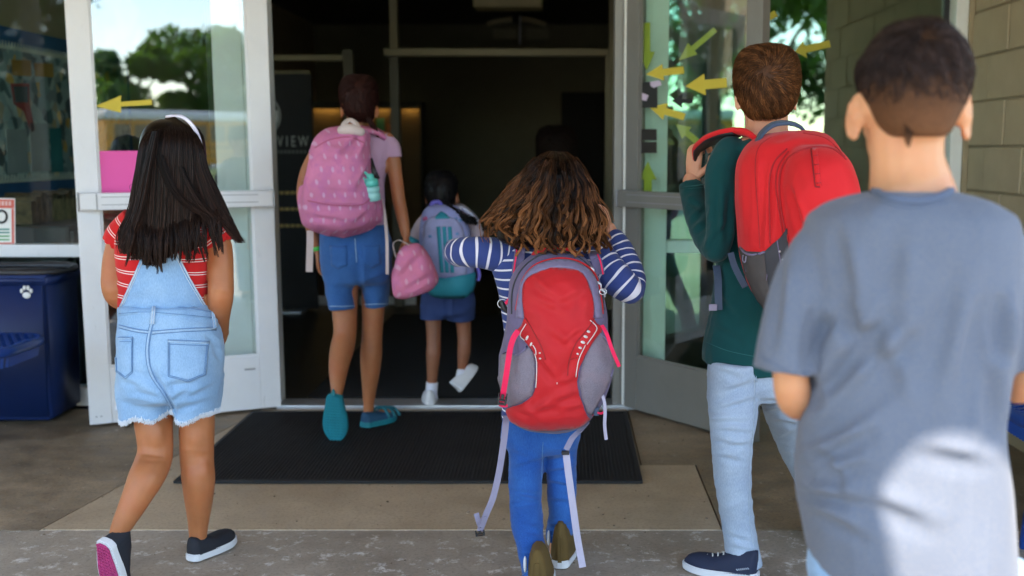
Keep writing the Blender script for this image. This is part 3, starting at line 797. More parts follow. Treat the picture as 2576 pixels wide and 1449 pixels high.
# lit display niches far inside
WARM = bpy.data.materials.new('warm_lamp'); _t = NT(WARM); _t.b.inputs['Emission Color'].default_value = (1., .70, .22, 1); _t.b.inputs['Emission Strength'].default_value = 1.3; _t.col((.5, .4, .2))
NICHE = simple('amber_niche_panel', (.15, .085, .03), .7)
for k, (a, b, y0, y1, lab) in enumerate(((786, 866, 268, 420, 'warm lit display niche glowing left of the dark red haired head'), (938, 990, 268, 420, 'narrow warm lit display niche glowing right of the dark red haired head'), (1010, 1060, 268, 446, 'tall warm lit display niche standing between the post and the dark wall'))):
    d = 11.0; x0, x1, z0, z1 = pxr(a, b, y0, y1, d)
    nt = thing('display_niche', lab, 'niche', ((x0 + x1) / 2, d, z0), 'lit niches inside the hall')
    put('panel', box(x0, x1, d, d + .03, .01, z1), NICHE, nt, smooth=False)
    put('hood', boxes([(x0, x1, d - .16, d - .002, z1 + .002, z1 + .04), (x0 - .03, x0 - .002, d - .16, d, .01, z1 + .04), (x1 + .002, x1 + .03, d - .16, d, .01, z1 + .04)]), INNER_DARK, nt, smooth=False)
    put('hood_lip', box(x0, x1, d - .175, d - .162, z1 - .03, z1 + .04), INNER_DARK, nt, smooth=False)
    put('lamp', box(x0 + .03, x1 - .03, d - .06, d - .03, z1 - .012, z1), WARM, nt, smooth=False)
    if k == 1:
        e = W(962, 300, d - .01)
        put('notice', boxes([(x0 + .05, x0 + .13, d - .008, d - .002, z1 - .30, z1 - .12)]), simple('green_notice', (.06, .22, .12), .7), nt, smooth=False)
        put('notice', boxes([(x0 + .15, x0 + .23, d - .008, d - .002, z1 - .36, z1 - .18)]), simple('orange_notice', (.40, .14, .05), .7), nt, smooth=False)
lf = thing('ceiling_light', 'unlit long ceiling light fitting at the top inside the hall', 'light', (-.9, 10, 2.6))
x0, x1, z0, z1 = pxr(1190, 1364, -18, 18, 9.2); put('diffuser', box(x0, x1, 9.2, 9.5, z0, z1, bev=.01), simple('dull_diffuser', (.50, .42, .22), .6), lf, smooth=False)
lf2 = thing('hanging_sign', 'dim hanging sign board with two curved wings high inside the hall', 'sign', (-.5, 11, 2.3))
for a, b in ((1240, 1300), (1325, 1380)):
    x0, x1, z0, z1 = pxr(a, b, 72, 98, 11.0); put('board', box(x0, x1, 11.0, 11.03, z0, z1), simple('dim_board', (.16, .14, .09), .7), lf2, smooth=False)
for a, s in ((1262, -1), (1338, 1)):
    P = [W(a + s * (t - .5) * 50 * 1, 50 + 14 * (t if s > 0 else 1 - t) ** 2, 11.0) for t in np.linspace(0, 1, 7)]
    if s < 0: P = [W(1225 + t * 62, 62 - 14 * t ** .6, 11.0) for t in np.linspace(0, 1, 7)]
    else: P = [W(1312 + t * 62, 48 + 14 * t ** 1.6, 11.0) for t in np.linspace(0, 1, 7)]
    put('wing', mesh(*ribbon3(P, Vector((0, 0, 1)), .05, .02)), simple('dim_wing', (.22, .18, .10), .7), lf2, smooth=False)
P = [W(1308, y, 11.0) for y in (40, 110)]; put('hanger', mesh(*tube3(P, .012, 8)), STEEL, lf2)

# notice board on the side wall seen through the left window
XW = -3.018
nb = thing('notice_board', 'grey patterned notice board with blue border on the side wall behind the left window', 'notice board', (XW, 6.1, 1.5))
wall = Frame((XW, 0, 0), (0, 1), (1, 0))       # u = distance, n = out of the wall
def WX(x, y): # where a sight line meets that wall
    d = XW * F / (x - CX); return W(x, y, d)
za, zb = WX(0, 82).z, WX(0, 466).z
bd = bpy.data.materials.new('grey_confetti_paper'); t = NT(bd)
v = t.new('ShaderNodeTexVoronoi'); v.inputs['Scale'].default_value = 17; t.link(t.co((1, 1, 1.0)), v.inputs['Vector'])
t.col(t.ramp(v.outputs['Color'], [(.0, (.04, .055, .06)), (.30, (.10, .17, .19)), (.36, (.26, .36, .37)), (.66, (.46, .52, .49)), (.70, (.70, .40, .07)), (.78, (.25, .29, .30))]))
put('backing', box(5.0, 7.4, .0, .012, zb - .06, za + .05, fr=wall), simple('blue_border_paper', (.03, .11, .27), .8), nb, smooth=False)
put('paper', box(5.05, 7.35, .0125, .016, zb + .03, za - .05, fr=wall), bd, nb, smooth=False)
for zz in (za - .05, zb + .03):
    tri = []
    for k in range(72):
        u = 5.06 + k * .032; tri.append(prism([(u, zz - .02), (u + .032, zz - .02), (u + .016, zz + .025)], .003, lambda a, b, t_: wall.p(a, .0165 + t_, b)))
    put('scalloped_border', join(*tri), simple('pale_border', (.55, .57, .50), .8), nb, smooth=False)
def onwall(poly, m, nm, n0=.0165, th=.002):
    P = [WX(x, y) for x, y in poly]
    put(nm, prism([(p.y, p.z) for p in P], th, lambda a, b, t_: wall.p(a, n0 + t_, b)), m, nb, smooth=False)
onwall([(42, 210), (88, 210), (86, 262), (95, 328), (84, 332), (70, 280), (46, 262)], simple('red_pennant', (.33, .06, .06), .8), 'pennant')
onwall([(47, 217), (83, 217), (81, 258), (50, 257)], simple('grey_pennant', (.08, .10, .11), .8), 'pennant_face', .0186)
onwall([(22, 325), (74, 325), (72, 432), (20, 438)], simple('grey_sheet', (.30, .33, .33), .8), 'sheet')
onwall([(82, 310), (128, 310), (128, 430), (80, 432)], simple('grey_sheet', (.30, .33, .33), .8), 'sheet')
onwall([(131, 322), (160, 322), (160, 432), (131, 434)], simple('teal_sheet', (.03, .18, .20), .8), 'sheet')
onwall([(48, 150), (96, 152), (94, 192), (48, 190)], simple('orange_sheet', (.42, .22, .05), .8), 'sheet')
onwall([(104, 158), (150, 160), (150, 195), (104, 192)], simple('orange_sheet', (.42, .22, .05), .8), 'sheet')
# low dark cupboard and clutter below the board
cb = thing('cupboard', 'dark low cupboard inside below the notice board', 'cupboard', (-2.8, 6, 0))
put('carcass', box(-3.0, -2.55, 5.4, 7.6, .004, .86, bev=.01), simple('dark_cupboard', (.03, .035, .035), .6), cb, smooth=False)
put('door', boxes([(-2.548, -2.53, 5.42 + k * .55, 5.94 + k * .55, .05, .83) for k in range(4)]), simple('dark_cupboard_door', (.04, .045, .045), .5), cb, smooth=False)
put('books', boxes([(-2.98, -2.78, 5.5 + k * .06, 5.55 + k * .06, .862, .862 + .12 + .05 * ((k * 7) % 5) / 5) for k in range(24)]), simple('dim_books', (.10, .06, .03), .7, var=.8, vscale=18), cb, smooth=False)

# white notice with red border stuck on the left window
ns = thing('window_notice', 'white notice with red border and green print on the left window', 'notice', (W(0, 560, 5.04)))
def sticker(poly, d, th=.0012): return prism([(W(x, y, d).x, W(x, y, d).z) for x, y in poly], th, lambda a, b, t_: Vector((a, d - t_, b)))
dn = DF + .049
put('sheet', sticker([(-62, 497), (38, 499), (39, 623), (-62, 627)], dn), WHITE_PAPER, ns, smooth=False)
RED_PRINT = simple('red_print', (.55, .10, .07), .7)
for p in ([(-58, 500), (36, 502), (36, 524), (-58, 523)], [(29, 525), (35, 525), (36, 618), (30, 618)], [(-58, 611), (29, 610), (29, 619), (-58, 622)]):
    put('red_border', sticker(p, dn - .0014, .0006), RED_PRINT, ns, smooth=False)
for k in range(9): put('worn_print', sticker([(-50 + k * 9, 506), (-44 + k * 9, 506), (-44 + k * 9, 517), (-50 + k * 9, 517)], dn - .0021, .0005), simple('worn_pale_print', (.66, .42, .38), .7), ns, smooth=False)
P = [(4 + 13 * math.cos(a), 545 + 15 * math.sin(a)) for a in np.linspace(0, 6.283, 24)]
put('round_mark', mesh(*tube3([W(x, y, dn - .002) for x, y in P], .006, 6, round_caps=False)), BLACK_PAPER, ns)
for y, m in ((575, 'teal'), (583, 'teal'), (592, 'green'), (601, 'green')):
    put('print_line', sticker([(-40, y), (24, y), (24, y + 4), (-40, y + 4)], dn - .0014, .0006), simple(m + '_print', (.02, .20, .16) if m == 'teal' else (.05, .28, .08), .7), ns, smooth=False)

# ---------------------------------------------------------------- the two glazed door leaves
def leaf(name, label, H, E, metal, gl, w_st, bar_m, ztop=2.15, zg=.27, bar_z=(.975, 1.055), hand=1, over=0.):
    """H hinge foot, E free-edge foot; n looks at the camera"""
    L = (Vector(E) - Vector(H)).length; u = (Vector(E) - Vector(H)).normalized(); n = Vector((u.y, -u.x)) * (1 if (u.y * -H[0] - u.x * -H[1]) > 0 else -1)
    fr = Frame((H[0], H[1], 0), (u.x, u.y), (n.x, n.y))
    r = thing(name, label, 'door', (H[0], H[1], 0), 'glazed entrance doors')
    t = .045; z0 = .012
    part('hinge_stile', (0, w_st, -t / 2, t / 2, z0, ztop), metal, r, .003, fr)
    part('lock_stile', (L - w_st, L, -t / 2, t / 2, z0, ztop), metal, r, .003, fr)
    part('bottom_rail', (w_st + .0005, L - w_st - .0005, -t / 2 + .001, t / 2 - .001, z0, zg), metal, r, .003, fr)
    part('top_rail', (w_st + .0005, L - w_st - .0005, -t / 2 + .001, t / 2 - .001, ztop - .1, ztop), metal, r, .003, fr)
    part('glass_pane', (w_st - .008, L - w_st + .008, -.004, .004, zg - .008, ztop - .092), gl, r, 0, fr)
    b = [(w_st + .0005, w_st + .009, .0045, .013, zg + .0005, ztop - .1005), (L - w_st - .009, L - w_st - .0005, .0045, .013, zg + .0005, ztop - .1005), (w_st + .0095, L - w_st - .0095, .0045, .013, zg + .0005, zg + .009)]
    put('glazing_bead', boxes(b, fr), metal, r, smooth=False)
    bar = put('push_bar', box(.012 - over, L - .012, .030, .085, bar_z[0], bar_z[1], fr=fr, bev=.008, seg=2), bar_m, r, smooth=False)
    put('bar_end_cap', boxes([(.004 - over, .0115 - over, .028, .088, bar_z[0] - .003, bar_z[1] + .003), (L - .0115, L - .004, .028, .088, bar_z[0] - .003, bar_z[1] + .003)], fr, .002), STEEL, bar, smooth=False)
    put('bar_groove', boxes([(.08, L - .10, .0852, .087, bar_z[0] + f, bar_z[0] + f + .003) for f in (.022, .056)] + [(L - .085, L - .079, .0852, .088, bar_z[0] + .002, bar_z[1] - .002)], fr), STEEL, bar, smooth=False)
    put('bar_bracket', boxes([(.03, .075, .024, .031, bar_z[0] + .01, bar_z[1] - .01), (L - .075, L - .03, .024, .031, bar_z[0] + .01, bar_z[1] - .01)], fr), STEEL, r, smooth=False)
    return r, fr, L
LH, LE = (-1.385, 5.02), (-2.160, 4.672)
door_l, frl, Ll = leaf('glass_door', 'white framed glass door on the left standing open, pink paper on its glass', LH, LE, WHITE_METAL, GLASS_CLEAR, .095, WHITE_METAL, bar_z=(.985, 1.06))
RH, RE = (.306, 5.02), (.818, 4.372)
door_r, frr, Lr = leaf('glass_door', 'grey framed glass door on the right standing open, yellow arrows on its glass', RH, RE, GREY_METAL, GLASS_GREEN, .085, GREY_METAL, bar_z=(.985, 1.06))
# scuffs and the maker's plate, kick-down stop
part('hinge_edge', (-.013, -.001, -.02, .026, .02, 2.14), PALE_FRAME, door_r, .002, frr)
st = put('door_stop', mesh(*tube3([frl.p(Ll - .155, .045, .145), frl.p(Ll - .155, .05, .09), frl.p(Ll - .155, .06, .012)], [.009, .008, .009], 10)), BARE_METAL, door_l)
put('stop_bracket', box(Ll - .18, Ll - .13, .0235, .044, .11, .165, fr=frl, bev=.004), STEEL, st, smooth=False)
put('rubber_tip', mesh(*tube3([frl.p(Ll - .155, .06, .022), frl.p(Ll - .155, .062, .004)], .012, 10)), DARK_RUBBER, st)
put('maker_plate', box(.115, .165, .0235, .0245, .205, .213, fr=frl), STEEL, door_l, smooth=False)
put('screw', mesh(*merge([vf(box(Ll - u - .004, Ll - u + .004, .0235, .0245, .045, .05, fr=frl)) for u in (.03, .05)])), STEEL, door_l, smooth=False)

def plane_hit(fr, n, x, y):
    """where a sight line meets the plane n metres in front of a leaf; returns (u, z)"""
    dr = (W(x, y, 3) - CAM); k = (fr.o + fr.n * n - CAM).dot(fr.n) / dr.dot(fr.n); p = CAM + dr * k
    return (p - fr.o).dot(fr.u), p.z
def on_leaf(fr, poly, n0, th=.001):
    P = [plane_hit(fr, n0, x, y) for x, y in poly]
    return prism(P, th, lambda a, b, t_: fr.p(a, n0 + t_, b))
def loose(name, me, m, label, cat, group=None):
    o = put(name, me, m, smooth=False); return tag(o, label, cat, group)
loose('paper_sheet', on_leaf(frl, [(243, 380), (372, 379), (374, 502), (248, 503)], .0048), PINK_PAPER, 'plain pink sheet of paper taped to the glass of the left door', 'paper')
YA = 'yellow paper arrows stuck on the glass'
loose('paper_arrow', on_leaf(frl, [(240, 267), (305, 240), (304, 256), (382, 250), (382, 264), (305, 268), (304, 284)], .0048), YELLOW_PAPER, 'yellow paper arrow pointing left on the left door above the pink sheet', 'paper arrow', YA)
def arrow(tail, tip, w_s, w_h, hl):
    a, b = Vector(tail), Vector(tip); t_ = (b - a).normalized(); n_ = Vector((-t_.y, t_.x)); k = b - t_ * hl
    return [tuple(v) for v in (a + n_ * w_s, k + n_ * w_s, k + n_ * w_h, b, k - n_ * w_h, k - n_ * w_s, a - n_ * w_s)]
ARR = [((1720, 176), (1625, 187), 9, 21, 44, YELLOW_PAPER, 'yellow paper arrow pointing left just right of the lilac tape'),
       ((1828, 208), (1724, 217), 12, 27, 50, YELLOW_PAPER, 'largest yellow paper arrow pointing left beside the head of the boy with the scarlet backpack'),
       ((1722, 294), (1632, 268), 9, 22, 44, YELLOW_PAPER, 'yellow paper arrow pointing up left below the black square'),
       ((1627, 57), (1627, 178), 9, 21, 48, LIME_PAPER, 'dark edged yellow arrow pointing straight down at the top of the pale post'),
       ((1630, 487), (1630, 406), 10, 22, 46, LIME_PAPER, 'lime arrow pointing straight up just above the grey push bar'),
       ((1800, 74), (1708, 152), 7, 19, 46, LIME_PAPER, 'thin lime arrow pointing down left high on the right door'),
       ((1762, 362), (1700, 312), 8, 19, 36, LIME_PAPER, 'lime arrow pointing up left lowest beside the hand on the strap'),
       ((1743, 254), (1690, 254), 5, 17, 26, BLACK_PAPER, 'small black arrow pointing left between the yellow arrows')]
for tail, tip, ws, wh, hl, m, lab in ARR:
    o = loose('paper_arrow', on_leaf(frr, arrow(tail, tip, ws, wh, hl), .0048 if m is not LIME_PAPER else -.0055, .0008), m, lab, 'paper arrow', YA)
WP = Frame((0, DF + .049, 0), (1, 0), (0, -1))
for tail, tip, ws, wh, hl, lab in (((2088, 110), (2000, 130), 9, 22, 26, 'lime arrow pointing left on the fixed pane beside the near boy\'s dark hair'), ((1952, 33), (1880, 78), 8, 20, 30, 'short lime arrow pointing down left at the top of the fixed pane')):
    loose('paper_arrow', on_leaf(WP, arrow(tail, tip, ws, wh, hl), .001, .0008), LIME_PAPER, lab, 'paper arrow', YA)
for poly, lab in (([(1590, 187), (1612, 178), (1617, 192), (1597, 202), (1588, 200)], 'lilac tape scrap left of the topmost left pointing arrow'), ([(1636, 206), (1660, 202), (1665, 214), (1645, 221), (1637, 216)], 'lilac tape scrap at the top right corner of the black square'), ([(1602, 236), (1612, 232), (1632, 240), (1626, 254), (1604, 248)], 'lilac tape scrap at the lower left of the black square')):
    loose('tape_scrap', on_leaf(frr, poly, .0062, .0015), LILAC_PAPER, lab, 'tape', 'lilac tape scraps on the right door')
loose('black_card', on_leaf(frr, [(1603, 206), (1654, 206), (1654, 272), (1603, 270)], .0048), BLACK_PAPER, 'black square card under the lilac tape scraps on the right door', 'card')
dk = thing('door_reader', 'dark two part card plate above the up pointing arrow', 'card reader', frr.p(.1, .01, 1.3))
put('plate', on_leaf(frr, [(1609, 325), (1652, 325), (1652, 353), (1609, 353)], .0048, .004), simple('dark_brown_plate', (.02, .016, .014), .5), dk, smooth=False)
put('plate', on_leaf(frr, [(1609, 357), (1652, 357), (1652, 385), (1609, 385)], .0048, .004), simple('dark_brown_plate', (.02, .016, .014), .5), dk, smooth=False)

# ---------------------------------------------------------------- blue bin and perforated benches
bn = thing('recycling_bin', 'blue plastic recycling bin with a white paw print, left of the white door', 'bin', (-2.68, 4.85, 0))
def taper(x0, x1, y0, y1, z0, z1, k, bev=.02):
    bm = bmesh.new(); vs = []
    for z, s in ((z0, k), (z1, 1.0)):
        cx, cy = (x0 + x1) / 2, (y0 + y1) / 2
        vs += [bm.verts.new((cx + (x - cx) * s, cy + (y - cy) * s, z)) for x, y in ((x0, y0), (x1, y0), (x1, y1), (x0, y1))]
    for f in ((3, 2, 1, 0), (4, 5, 6, 7), (0, 1, 5, 4), (1, 2, 6, 5), (2, 3, 7, 6), (3, 0, 4, 7)): bm.faces.new([vs[i] for i in f])
    bmesh.ops.bevel(bm, geom=list(bm.edges), offset=bev, segments=3, affect='EDGES'); me = bpy.data.meshes.new('taper'); bm.to_mesh(me); bm.free(); return me
put('body', taper(-3.0, -2.335, 4.70, 5.03, .015, .66, .95), BLUE_PLASTIC, bn)
put('rim', taper(-3.012, -2.323, 4.69, 5.036, .642, .688, 1.0, .012), BLUE_PLASTIC, bn)
put('mouth', box(-2.97, -2.37, 4.73, 5.0, .688, .692), BLACK_PLASTIC, bn, smooth=False)
put('liner', crumple(mesh(*tube3([(-2.96, 4.74, .70), (-2.36, 4.745, .698), (-2.365, 4.99, .70), (-2.95, 4.99, .70)], .014, 8, sub=5)), .006, 20), BLACK_PLASTIC, bn)
for x in (): put('panel_rib', boxes([(x, x + .012, 4.692 + .003, 4.705, .06, .63)], bev=.003), BLUE_PLASTIC, bn, smooth=False)
pw = []
c = W(68, 737, 4.70)
yf = 4.702
for dx, dz, a, b in ((0, -.010, .019, .015), (-.021, .010, .0075, .011), (-.008, .023, .0075, .011), (.008, .023, .0075, .011), (.021, .010, .0075, .011)):
    pw.append(ball((c.x + dx, yf - .006, c.z + dz), a, .006, b, 14, 8))
put('paw_print', mesh(*merge(pw)), WHITE_PAPER, bn)
def bench(label, loc):
    """perforated metal bench, seat 1.5 x 0.36, its left front corner at the origin"""
    r = thing('perforated_bench', label, 'bench', loc, 'blue perforated steel benches'); o = Vector(loc)
    Lx, Ly, z = 1.5, .40, .45; rad = .10
    def edge(k):   # rounded outline
        out = []
        for cx, cy, a0 in ((Lx - rad, Ly - rad, 0), (rad, Ly - rad, 90), (rad, rad, 180), (Lx - rad, rad, 270)):
            for j in range(7):
                a = R(a0 + j * 15); out.append((cx + (rad + k) * math.cos(a), cy + (rad + k) * math.sin(a)))
        return out
    def inside(x, y):
        dx, dy = max(rad - x, x - (Lx - rad), 0), max(rad - y, y - (Ly - rad), 0); return 0 <= x <= Lx and 0 <= y <= Ly and dx * dx + dy * dy <= rad * rad
    bars = []
    for sgn in (1, -1):
        for k in range(-14, 56):
            x0 = k * .036; pts = [(x0 + sgn * t_ * .6 + (0 if sgn > 0 else 0), t_) for t_ in np.linspace(0, Ly, 24)]
            pts = [p for p in pts if inside(*p)]
            if len(pts) > 2: bars.append(ribbon3([o + Vector((a, b, z - .004 * sgn * .5)) for a, b in pts], Vector((1, 0, 0)), .014, .004))
    for j in range(1, 11):
        y = j * Ly / 11; pts = [(x, y) for x in np.linspace(0, Lx, 60) if inside(x, y)]
        bars.append(ribbon3([o + Vector((a, b, z - .005)) for a, b in pts], Vector((0, 1, 0)), .010, .004))
    put('seat_mesh', mesh(*merge(bars)), BLUE_STEEL, r, smooth=False)
    E = edge(0); P = [o + Vector((a, b, z - .02)) for a, b in E + E[:2]]
    put('rim', mesh(*tube3(P, .022, 10, round_caps=False)), BLUE_STEEL, r)
    SK = []
    for a, b in dens(E, .022):
        SK.append(ribbon3([o + Vector((a, b, z - .02)), o + Vector((a * .985 + .01, b * .97 + .006, z - .085))], Vector((1, .5, 0)), .012, .004))
    put('skirt_mesh', mesh(*merge(SK)), BLUE_STEEL, r, smooth=False)
    for x in (.5, Lx - .5):
        put('leg', mesh(*tube3([o + Vector((x, .06, .004)), o + Vector((x, .09, z - .06)), o + Vector((x, Ly - .09, z - .06)), o + Vector((x, Ly - .06, .004))], .021, 10)), BLUE_STEEL, r)
    return r
b1 = bench('blue perforated steel bench behind the near boy at the right edge', (1.36, 2.72, 0))
b1.rotation_euler = (0, 0, R(90)); b1.location = (1.80, 2.70, 0)
def copy_thing(src, loc, label):
    c = src.copy(); COL.objects.link(c); c.location = loc; c['label'] = label
    for ch in list(src.children):
        k = ch.copy(); COL.objects.link(k); k.parent = c; k.matrix_parent_inverse = ch.matrix_parent_inverse
        for g2 in list(ch.children):
            q2 = g2.copy(); COL.objects.link(q2); q2.parent = k; q2.matrix_parent_inverse = g2.matrix_parent_inverse
    return c
b2 = copy_thing(b1, (-3.77, 4.16, 0), 'blue perforated steel bench before the recycling bin at the left edge'); b2.rotation_euler = (0, 0, 0)

# ---------------------------------------------------------------- what the glass mirrors: trees and buses behind the camera
def tree(loc, h, r, label, leafm, seed, n=2600, zc=.62, size=.26):
    g_ = np.random.default_rng(seed); t_ = thing('leafy_tree', label, 'tree', loc, 'trees across the car park'); o = Vector(loc)
    tr = [tube3([o + Vector((0, 0, -.05)), o + Vector((.1, .05, h * .25)), o + Vector((-.05, .1, h * .5)), o + Vector((.05, 0, h * .75))], [h * .035, h * .026, h * .018, h * .008], 10, sub=3)]
    cl = []
    for k in range(11):
        a = k * 2.4; rr_ = r * g_.uniform(.35, .8); zz = h * (zc + g_.uniform(-.25, .27)); c_ = o + Vector((rr_ * math.cos(a), rr_ * math.sin(a), zz)); cl.append((c_, r * g_.uniform(.30, .52)))
        tr.append(tube3([o + Vector((0, 0, h * .3)), (o + Vector((0, 0, h * .42))).lerp(c_, .5), c_], [h * .014, h * .009, h * .004], 6, sub=3))
    put('trunk', mesh(*merge(tr)), BARK, t_)
    P = np.array([tuple(cl[i % len(cl)][0]) for i in range(n)]); Rr = np.array([cl[i % len(cl)][1] for i in range(n)])
    dv = g_.normal(size=(n, 3)); dv /= np.linalg.norm(dv, axis=1, keepdims=True); P = P + dv * (Rr * g_.uniform(.25, 1, n) ** .5)[:, None] * np.array([1, 1, .8])
    a = g_.normal(size=(n, 3)); a /= np.linalg.norm(a, axis=1, keepdims=True); b = np.cross(a, g_.normal(size=(n, 3))); b /= np.linalg.norm(b, axis=1, keepdims=True)
    s = size * g_.uniform(.6, 1.5, n)[:, None]
    V = np.stack([P - a * s, P + b * s * .5, P + a * s, P - b * s * .5], 1).reshape(-1, 3)
    put('crown', mesh(V, [(i * 4, i * 4 + 1, i * 4 + 2, i * 4 + 3) for i in range(n)]), leafm, t_, smooth=False)
tree((29, -58, 0), 8.7, 2.7, 'round green tree mirrored high in the left door, left of its pair', LEAF_A, 1, 4500)
tree((34.4, -58.5, 0), 9.9, 3.9, 'tallest round green tree mirrored in the left door', LEAF_A, 2, 6000)
tree((39, -61, 0), 8.2, 3.2, 'green tree mirrored beside the right stile of the left door', LEAF_A, 3)
tree((3.5, -16, 0), 9.5, 3.4, 'dark near tree mirrored in the fixed pane on the right', LEAF_A, 4, 5200, .55, .17)
tree((-16, 2, 0), 9, 4.0, 'dark tree mirrored in the grey framed door', LEAF_B, 5, 3600, .52, .18)
tree((-17, 10, 0), 8, 3.6, 'dark tree standing left of the building', LEAF_B, 6, 3000, .5, .18)
tree((-9, -27, 0), 9, 4.4, 'dense dark tree added to block the sky mirrored in the left window, nearest the buses', LEAF_B, 7, 3600, .5, .2)  # this tree and the next two are added to darken the left window's reflection
tree((-15.5, -26, 0), 9, 4.4, 'dense dark tree added to block the sky mirrored in the left window, second from the buses', LEAF_B, 8, 3600, .5, .2)
tree((-22, -24, 0), 9, 4.4, 'dense dark tree added to block the sky mirrored in the left window, farthest from the buses', LEAF_B, 9, 3600, .5, .2)
tree((10.5, -46, 0), 12, 5, 'broad dark tree rising behind the bus straight behind the camera', LEAF_B, 10, 3800, .55, .25)
hg = thing('hedge', 'long clipped dark hedge added to block the low sky mirrored in the left window', 'hedge', (-15, -20, 0))  # put in to keep bright sky out of the left pane's reflection
_g = np.random.default_rng(8); n_ = 9000
P_ = np.stack([_g.uniform(-26, -6.5, n_), _g.uniform(-21, -19.4, n_), _g.uniform(0, 3.3, n_)], 1); P_[:, 2] += .15 * np.sin(P_[:, 0] * 2.1); a_ = _g.normal(size=(n_, 3)); a_ /= np.linalg.norm(a_, axis=1, keepdims=True); b_ = np.cross(a_, _g.normal(size=(n_, 3))); b_ /= np.linalg.norm(b_, axis=1, keepdims=True)
put('foliage', mesh(np.stack([P_ - a_ * .22, P_ + b_ * .12, P_ + a_ * .22, P_ - b_ * .12], 1).reshape(-1, 3), [(i * 4, i * 4 + 1, i * 4 + 2, i * 4 + 3) for i in range(n_)]), LEAF_B, hg, smooth=False)
put('stems', mesh(*merge([tube3([(x, -20.2, -.05), (x + .1, -20.2, 1.2), (x - .1, -20.1, 2.6)], [.06, .05, .03], 6) for x in np.arange(-25.5, -6.6, .9)])), BARK, hg)
def bus(loc, rot, label):
    r = thing('school_bus', label, 'bus', loc, 'buses across the car park'); o = Vector(loc); fr = Frame(o, (math.cos(rot), math.sin(rot)))
    put('body', box(0, 9.6, 0, 2.4, .55, 2.55, fr=fr, bev=.08, seg=2), BUS_YELLOW, r, smooth=False)
    put('roof', box(-.02, 9.62, -.02, 2.42, 2.56, 3.02, fr=fr, bev=.2, seg=4), BUS_WHITE, r)
    put('hood', box(9.6, 11.0, .2, 2.2, .55, 1.6, fr=fr, bev=.15, seg=3), BUS_YELLOW, r)
    for s in (-.012, 2.402):
        for k in range(10): put('window', box(.35 + k * .9, 1.10 + k * .9, s, s + .01, 1.62, 2.38, fr=fr), BUS_GLASS, r, smooth=False)
        put('stripe', boxes([(0.1, 9.5, s, s + .01, 1.30, 1.37), (0.1, 9.5, s, s + .01, .95, 1.0)], fr), BLACK_PLASTIC, r, smooth=False)
        for x in (1.9, 9.9):
            V = [tuple(fr.p(x + .5 * math.cos(a) * k, s + j * .06 - .02, .47 + .5 * math.sin(a) * k)) for k, j in ((1, 0), (1, 1), (.3, 1), (.3, 0)) for a in np.linspace(0, 6.2832, 20, endpoint=False)]
            put('wheel', mesh(V, [(q_ * 20 + i, q_ * 20 + (i + 1) % 20, ((q_ + 1) % 4) * 20 + (i + 1) % 20, ((q_ + 1) % 4) * 20 + i) for q_ in range(4) for i in range(20)]), DARK_RUBBER, r, smooth=False)
    put('windscreen', box(9.602, 9.61, .2, 2.2, 1.65, 2.45, fr=fr), BUS_GLASS, r, smooth=False)
bus((17.5, -37, 0), R(4), 'yellow school bus with white roof mirrored in the left door')
bus((-2, -38, 0), R(3), 'yellow school bus with white roof parked straight behind the camera')
bus((-25, -2, 0), R(75), 'yellow school bus with white roof mirrored in the grey framed door')
# ================================================================ people: shared builders
def put2(name, parts, m, parent, **kw):
    return put(name, mesh(*merge([vf(p) if not isinstance(p, tuple) else p for p in parts])), m, parent, **kw)
def xf(part, M):
    return [tuple(M @ Vector(v)) for v in part[0]], part[1]
def frame_m(o, fwd, up):
    f = Vector(fwd).normalized(); u = Vector(up); u = (u - f * u.dot(f)).normalized(); r = f.cross(u)
    return Matrix(((r.x, f.x, u.x, o[0]), (r.y, f.y, u.y, o[1]), (r.z, f.z, u.z, o[2]), (0, 0, 0, 1)))
def head_parts(c, s, yaw=0., pitch=0., ears=True, tilt=0.):
    """skull, jaw, nose, ears about centre c; s = 1 for a skull 15 cm wide; +Y is the face at yaw 0"""
    M = Matrix.Translation(c) @ Matrix.Rotation(yaw, 4, 'Z') @ Matrix.Rotation(pitch, 4, 'X') @ Matrix.Rotation(tilt, 4, 'Y')
    p = [ball((0, -.012 * s, .02 * s), .074 * s, .092 * s, .088 * s), ball((0, .028 * s, -.05 * s), .056 * s, .056 * s, .068 * s),
         ball((0, .045 * s, -.095 * s), .030 * s, .034 * s, .024 * s), ball((0, .088 * s, -.040 * s), .012 * s, .020 * s, .016 * s),
         ball((0, .082 * s, -.018 * s), .008 * s, .014 * s, .026 * s), ball((.033 * s, .066 * s, -.040 * s), .020 * s, .018 * s, .020 * s), ball((-.033 * s, .066 * s, -.040 * s), .020 * s, .018 * s, .020 * s),
         ball((0, .082 * s, -.072 * s), .020 * s, .010 * s, .006 * s)]
    if ears:
        for e in (-1, 1):
            rot = Matrix.Rotation(e * -.52, 3, 'Z') @ Matrix.Rotation(.22, 3, 'X')
            o = Vector((e * .0785 * s, -.006 * s, -.022 * s))
            p.append(ball(o, .0055 * s, .018 * s, .030 * s, 14, 10, rot))
            ring = [o + rot @ Vector((e * .004 * s, s * (.019 * math.cos(a) - .002), s * (.031 * math.sin(a) + (.002 if math.sin(a) > 0 else 0)))) for a in np.linspace(-2.2, 2.9, 22)]
            p.append(tube3(ring, .0048 * s, 8)); p.append(ball(o + rot @ Vector((0, -.002 * s, -.026 * s)), .006 * s, .009 * s, .009 * s, 10, 8))
            p.append(tube3([Vector((e * .064 * s, .004 * s, -.022 * s)), o], .013 * s, 8))
    return [xf(q, M) for q in p], M
